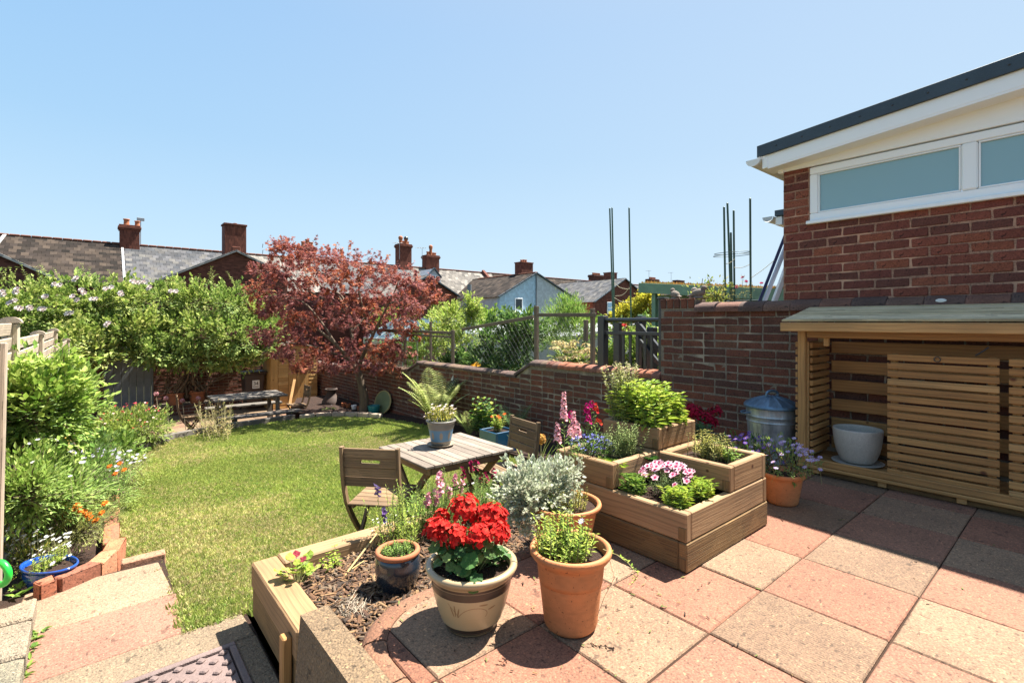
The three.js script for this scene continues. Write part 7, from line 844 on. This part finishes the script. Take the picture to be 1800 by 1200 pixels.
function aerial(lab, p, h, kind) { const g = thing('tv_aerial', lab, 'aerial', p); const [u, v, y] = p; part('mast', grod([[u, v, y], [u, v, y + h]], .022, 6), aerialM, g); if (kind === 'x') { part('boom', grod([[u, v - .45, y + h - .12], [u, v + .45, y + h - .12]], .018, 5), aerialM, g); for (const s of [-.45, .45]) for (const q of [-.2, .25]) part('element', grod([[u, v + s, y + h - .12 + q - .14], [u, v + s + .03, y + h - .12 + q + .14]], .025, 5), aerialM, g); } else if (kind === 'panel') { part('grid', gbox(u - .04, u + .04, v - .2, v + .2, y + h - .08, y + h + .12, .01), aerialM, g); } else { part('boom', grod([[u, v - .6, y + h - .03], [u, v + .35, y + h + .05]], .018, 5), aerialM, g); for (let k = 0; k < 6; k++) part('element', grod([[u - .22, v - .55 + k * .16, y + h - .02 + k * .012], [u + .22, v - .55 + k * .16, y + h - .02 + k * .012]], .012, 5), aerialM, g); } }
const TU = 40, EAVE = 36.6; // ridge and near eave of the long terrace
const ridgeY = (v) => 6.05;
function terraceHouse(lab, v0, v1, cols, rows, tw, rough, wallM, opts = {}) {
  const g = thing('terraced_house', lab, 'house', [38, (v0 + v1) / 2, -3.2], 'row of terraced houses beyond the garden'), ry = opts.ry ?? 6.05, ey = opts.ey ?? 3.3;
  part('wall', gbox(EAVE + .3, TU + 3, v0 + .01, v1 - .01, -3.4, ey - .05, .01), wallM, g);
  const roof = part('roof', [quadGeo(W(EAVE, v0, ey), W(EAVE, v1, ey), W(TU, v1, ry), W(TU, v0, ry)), quadGeo(W(TU + 3.4, v1, ey), W(TU + 3.4, v0, ey), W(TU, v0, ry), W(TU, v1, ry))], M.darkWood, g);
  const t = part('roof_slates', tiles(W(EAVE, v0 + .02, ey), W(EAVE, v1 - .02, ey), W(TU, v1 - .02, ry), W(TU, v0 + .02, ry), rows, tw, cols, rough), tileMat, roof); t.userData.kind = 'stuff';
  for (let v = v0; v < v1 - .1; v += .45) part('ridge_tile', beam(W(TU, v + .01, ry + .07), W(TU, Math.min(v + .44, v1), ry + .07), .26, .1, .03), ridgeM, roof); return g;
}
{
  R = rng(231);
  const vAt = (px, u = TU) => { const d = dirOf(px, 0); return d[1] * u / d[0]; };
  const cuts = [[-180, 214, BROWNT, 15, .34, .02, 'brown tiled terraced house at the rose end of the row'], [214, 400, SLATE, 16, .34, .006, 'grey slated terraced house between the two big chimneys'], [400, 545, PALE, 16, .34, .006, 'pale slated terraced house behind the H shaped aerial'], [545, 715, SLATE, 14, .4, .006, 'terraced house hidden behind the red maple crown'], [715, 862, PALE, 14, .36, .012, 'mottled pale slated house with the white dormer'], [862, 1010, BROWNT, 13, .4, .008, 'terraced house behind the pale blue gable'], [1010, 1130, SLATE, 12, .42, .008, 'slated house behind the red brick gable'], [1130, 1250, BROWNT, 12, .5, .01, 'far terraced house above the sedum roof']];
  const H = cuts.map(([a, b, c, r, tw, ro, lab], i) => terraceHouse(lab, vAt(a), vAt(b) - .02, c, r, tw, ro, [farBrick, farBrick2, farBrick3][i % 3]));
  // parapet strips between roofs
  part('lead_flashing', gbeam([TU - .1, vAt(214), 6.05], [EAVE, vAt(214), 3.36], .12, .05), std({ color: C('#9c9c9c'), roughness: .6 }), H[0]); part('lead_flashing', gbeam([TU - .1, vAt(8), 6.1], [EAVE + 1.5, vAt(8) - .5, 4.6], .14, .05), std({ color: C('#b9b9b7'), roughness: .6 }), H[0]);
  { const v = vAt(848); part('parapet', gbeam([TU - .05, v, 6.25], [EAVE, v, 3.55], .3, .3, .02), farBrick2, H[4]); }
  chimney(H[0], [TU, vAt(227), 6.0], 1.0, .8, 1.25, [[-.15, .42, .17, 0], [.4, .36, .15, 0]], farBrick2); aerial('square panel aerial on the mast beside the two pot chimney', [TU + .2, vAt(247), 6.0], 1.8, 'panel');
  chimney(H[3], [TU + .2, vAt(541), 6.0], 1.1, .8, 1.0, [[-.3, .4, .17, 0], [0, .6, .15, 0], [.3, .4, .17, 0]], farBrick); aerial('H shaped aerial on the pale slate roof behind the maple', [EAVE + 1.5, vAt(473, EAVE + 1.5), 4.3], 2.1, 'x');
  chimney(H[3], [TU, vAt(709), 5.9], 1.15, .9, 2.1, [[-.28, .5, .17, 1], [.25, .5, .17, 2], [.02, .32, .14, 0], [.42, .3, .13, 0]], farBrick2); aerial('aerial strapped to the tallest chimney', [TU - .7, vAt(702, TU - .7), 6.6], 1.4, 'y'); chimney(H[4], [TU, vAt(757), 5.9], 1.3, .9, 1.35, [[-.3, .35, .15, 0], [0, .75, .16, 1], [.28, .3, .15, 0], [.45, .3, .13, 0]], farBrick2); aerial('small aerial between the two clustered chimneys', [TU, vAt(742), 6.0], 1.9, 'y');
  chimney(H[6], [TU + 1, vAt(1048, TU + 1), 6.0], 1.9, .9, 1.0, [-.6, -.35, -.1, .15, .4, .62].map((d) => [d, .28, .12, 0]), farBrick3); chimney(H[7], [TU + 2, vAt(1147, TU + 2), 6.2], 2.0, .9, 1.1, [-.6, -.2, .2, .6].map((d) => [d, .3, .13, 0]), farBrick); aerial('wide aerial on the far chimney above the green roof', [TU + 2, vAt(1141, TU + 2), 7.2], 1.3, 'y'); chimney(H[7], [TU + 2, vAt(1193, TU + 2), 6.2], 2.0, .9, 1.3, [], farBrick3, { plain: true }); aerial('aerial standing between the two far chimneys', [TU + 2, vAt(1180, TU + 2), 6.6], 2.0, 'y'); chimney(H[7], [TU + 6, vAt(1226, TU + 6), 5.6], 2.4, .9, .9, [-.7, .1, .6].map((d) => [d, .25, .13, 0]), farBrick3);
  // white dormer
  { const u = 37.2, g = thing('dormer', 'white boarded dormer gable above the red maple', 'dormer', [u, vAt(766, u), 4.5]); const a = onU(754, 505, u), b = onU(775, 505, u), ap = onU(762, 472, u), m = std({ color: C('#c5cdd4'), map: T_noise, roughness: .8 }); const sh = new THREE.Shape([[-a[1], 4.4], [-b[1], 4.4], [-b[1], b[2] + .85], [-ap[1], ap[2]], [-a[1], b[2] + .85]].map((q) => new THREE.Vector2(...q))); part('face', boxUV(new THREE.ExtrudeGeometry(sh, { depth: 2.2, bevelEnabled: false }).rotateY(-Math.PI / 2).toNonIndexed()).translate(-u, 0, 0), m, g); const w = (a[1] + b[1]) / 2; const wn = part('window', gbox(u - .05, u - .01, w - .5, w + .5, 4.62, 5.2, .01), M.white, g); for (const s of [-1, 1]) part('pane', gbox(u - .07, u - .052, w + s * .24 - .2, w + s * .24 + .2, 4.68, 5.14, 0), std({ color: C('#2b3440'), roughness: .15 }), wn); for (const s of [-1, 1]) part('roof_edge', gbeam([u - .1, ap[1], ap[2] + .05], [u - .1, ap[1] + s * .75, ap[2] - .75], .2, .07), M.anth, g); }
  // outriggers: gabled rear wings. apex, left and right eave points given in photo pixels on the gable plane
  const wing = (nm, lab, u, ap, l, r, mats, cols, opts = {}) => {
    const A = onU(...ap, u), Lp = onU(...l, u), Rp = onU(...r, u), g = thing('rear_wing', lab, 'house', [u, A[1], -3], 'rear wings of the terraced houses'); const half = (p, m, label) => { const s = new THREE.Shape([[-A[1], -3.4], [-p[1], -3.4], [-p[1], p[2]], [-A[1], A[2]]].map((q) => new THREE.Vector2(...q))); part('gable_wall', boxUV(new THREE.ExtrudeGeometry(s, { depth: .25, bevelEnabled: false }).rotateY(-Math.PI / 2).toNonIndexed(), 'z').translate(-u, 0, 0), m, g, label); }; half(Lp, mats[0], opts.ll); half(Rp, mats[1], opts.rl);
    part('side_wall', gbox(u + .26, TU - 2, Lp[1], Lp[1] + .25, -3.4, Lp[2] - .02, .01), mats[2] ?? mats[0], g); part('side_wall', gbox(u + .26, TU - 2, Rp[1] - .25, Rp[1], -3.4, Rp[2] - .02, .01), mats[1], g);
    const ux = TU - 1, ro = .12, o = (p, k) => W(u - .1 + k, p[1], p[2] + .06); const e = (p, s) => [p[0], p[1] + s * .2, p[2] - .2 * (A[2] - p[2]) / Math.abs(A[1] - p[1])]; const Le = e(Lp, -1), Re = e(Rp, 1), k = ux - u;
    const roof = part('roof', [quadGeo(o(Le, 0), o(A, 0), o(A, k), o(Le, k)), quadGeo(o(Re, 0), o(Re, k), o(A, k), o(A, 0))], M.darkWood, g); const t1 = part('roof_slates', tiles(o(Le, k), o(Le, 0), o(A, 0), o(A, k), 12, .36, cols, .006), tileMat, roof); t1.userData.kind = 'stuff'; const t2 = part('roof_slates', tiles(o(Re, 0), o(Re, k), o(A, k), o(A, 0), 12, .36, cols, .006), tileMat, roof); t2.userData.kind = 'stuff';
    const vm = opts.verge ?? M.anth; part('verge', beam(o(Le, -.02), o(A, -.02), .12, .1), vm, roof); part('verge', beam(o(Re, -.02), o(A, -.02), .12, .1), vm, roof); if (opts.ridge) for (let q = 0; q < k - 1; q += .45) part('ridge_tile', beam(o(A, q).add(new V3(0, .05, 0)), o(A, q + .43).add(new V3(0, .05, 0)), .26, .1, .03), ridgeM, roof); g.roof = roof; g.A = A; return g;
  };
  const w1 = wing('', 'dark brick rear wing with lead topped verge at the fence side', 30, [-110, 403], [-330, 470], [97, 492], [farBrick3, farBrick3], SLATE, { verge: std({ color: C('#8d8d8b'), roughness: .6 }) });
  const w2 = wing('', 'red brick gabled rear wing with a tall plain chimney behind the rose', 30, [414, 443], [285, 492], [505, 486], [farBrick, farBrick], SLATE, { verge: std({ color: C('#7c7a78'), roughness: .7 }) }); chimney(w2, [30.7, onU(411, 440, 30.7)[1], 4.5], 1.05, .8, 1.95, [[.05, .1, .09, 0]], farBrick2, { plain: true }); { const a = w2.A; part('gable_stone', gbox(29.86, 30.1, a[1] - .2, a[1] + .2, a[2] - .05, a[2] + .28, .02), farBrick2, w2.roof); }
  wing('', 'orange brick rear wing half hidden by the maple crown', 31, [752, 486], [690, 520], [803, 520], [farBrick2, farBrick2], PALE);
  const blue = std({ color: C('#bcd8ea'), map: T_noise, roughness: .85 }), whitew = std({ color: C('#ccd3d6'), map: T_noise, roughness: .85 });
  const w4 = wing('', 'rear wing with one half of its gable painted pale blue and the other white', 30, [942, 481], [878, 521], [1003, 521], [blue, whitew, whitew], BROWNT, { ll: 'pale blue painted half of the gable', rl: 'white painted half of the gable', ridge: true }); chimney(w4, [32.5, onU(921, 480, 32.5)[1], 5.1], 1.35, .9, 1.2, [[-.3, .22, .12, 0], [-.05, .26, .12, 0], [.2, .26, .12, 0]], farBrick2, { plain: true });
  { const u = 29.97, a = onU(904.5, 545, u), b = onU(918, 524, u), win = (lab, y0, y1, v0, v1, glassC) => { const f = part('window', gbox(u - .06, u, v0, v1, y0, y1, .01), M.white, w4); part('pane', gbox(u - .075, u - .062, v0 + .08, v1 - .08, y0 + .08, y1 - .08, 0), std({ color: C(glassC), roughness: .15 }), f); }; win('', a[2], b[2], a[1], b[1], '#262c33'); const c = onU(903, 556, u), d = onU(920, 546, u); const lean = part('lean_to', gbeam([u - .1, (c[1] + d[1]) / 2, d[2] - .05], [u - 1.4, (c[1] + d[1]) / 2, c[2] - .3], 1.3, .06), M.white, w4); part('roof_pane', gbeam([u - .3, (c[1] + d[1]) / 2, d[2] - .03], [u - 1.2, (c[1] + d[1]) / 2, c[2] - .16], 1.0, .05), std({ color: C('#9fb7c6'), roughness: .2 }), lean); }
  part('corner_pipe', grod([[29.93, w4.A[1], -2], [29.93, w4.A[1], w4.A[2]]], .05, 8), std({ color: C('#6f7478'), roughness: .6 }), w4);
  const w5 = wing('', 'red brick rear wing with grey slates and a pale bay window', 30, [1098, 491], [1046, 530], [1136, 524], [farBrick2, farBrick2, std({ color: C('#a4593c'), map: T_farbrick, roughness: .95 })], SLATE); chimney(w5, [33, onU(1073, 490, 33)[1], 5.0], 1.1, .9, 1.25, [], farBrick2, { plain: true }); { const u = 29.95, a = onU(1067, 552, u), b = onU(1079, 531, u); const f = part('window', gbox(u - .08, u, a[1], b[1], a[2], b[2], .01), M.white, w5); for (let k = 0; k < 2; k++) part('pane', gbox(u - .1, u - .082, a[1] + .08, b[1] - .08, lerp(a[2], b[2], k * .5) + .07, lerp(a[2], b[2], k * .5 + .5) - .05, 0), std({ color: C('#7fa6bf'), roughness: .15 }), f); }
  { const p = onZ(825, 575, 26), q = onZ(825, 500, 26); solo('flue_pipe', 'tall grey flue pipe rising beyond the leafy shrub', 'pipe', [grod([[p[0], p[1], -3], q], .11, 10), grod([[p[0], p[1] + .02, -3], [p[0] + .02, p[1] - .3, q[2] - .6]], .06, 8)], std({ color: C('#6d7276'), roughness: .5, metalness: .3 })); }
  // rows of low back garden sheds and hedges fill the ground between
  const hedge = (lab, pts, h) => { const b = onU(...pts[0]); plant('garden_tree', lab, 'tree', [b[0], b[1], -3], (lb, st) => { for (const [px, py, u, r] of pts) { const c = onU(px, py, u); mass(lb, st, { c, r: [r, r, r * .75], clumps: 70, n: 14, cr: .3, len: .2, wid: .5, cols: GREEN, shell: .3, lump: .35, seed: px % 9 }); stick(st, g3(c[0], c[1], -3), g3(...c), .1, BROWN); } }); };
  hedge('round garden tree at the foot of the red brick wing', [[1060, 580, 22, 1.3], [1035, 585, 21, 1.2]], 1); hedge('low garden trees below the pale blue gable', [[870, 560, 24, 1.0], [850, 570, 23, 1.0], [905, 572, 22, .9]], 1); hedge('dark garden tree below the orange brick wing', [[790, 575, 22, 1.2], [700, 580, 22, 1.3]], 1); hedge('distant trees seen past the garage corner', [[1365, 545, 14, .9], [1375, 530, 15, .9]], 1);
}
scene.traverse((o) => { if (o.isMesh) { o.castShadow = true; o.receiveShadow = true; } });
renderer.render(scene, camera);
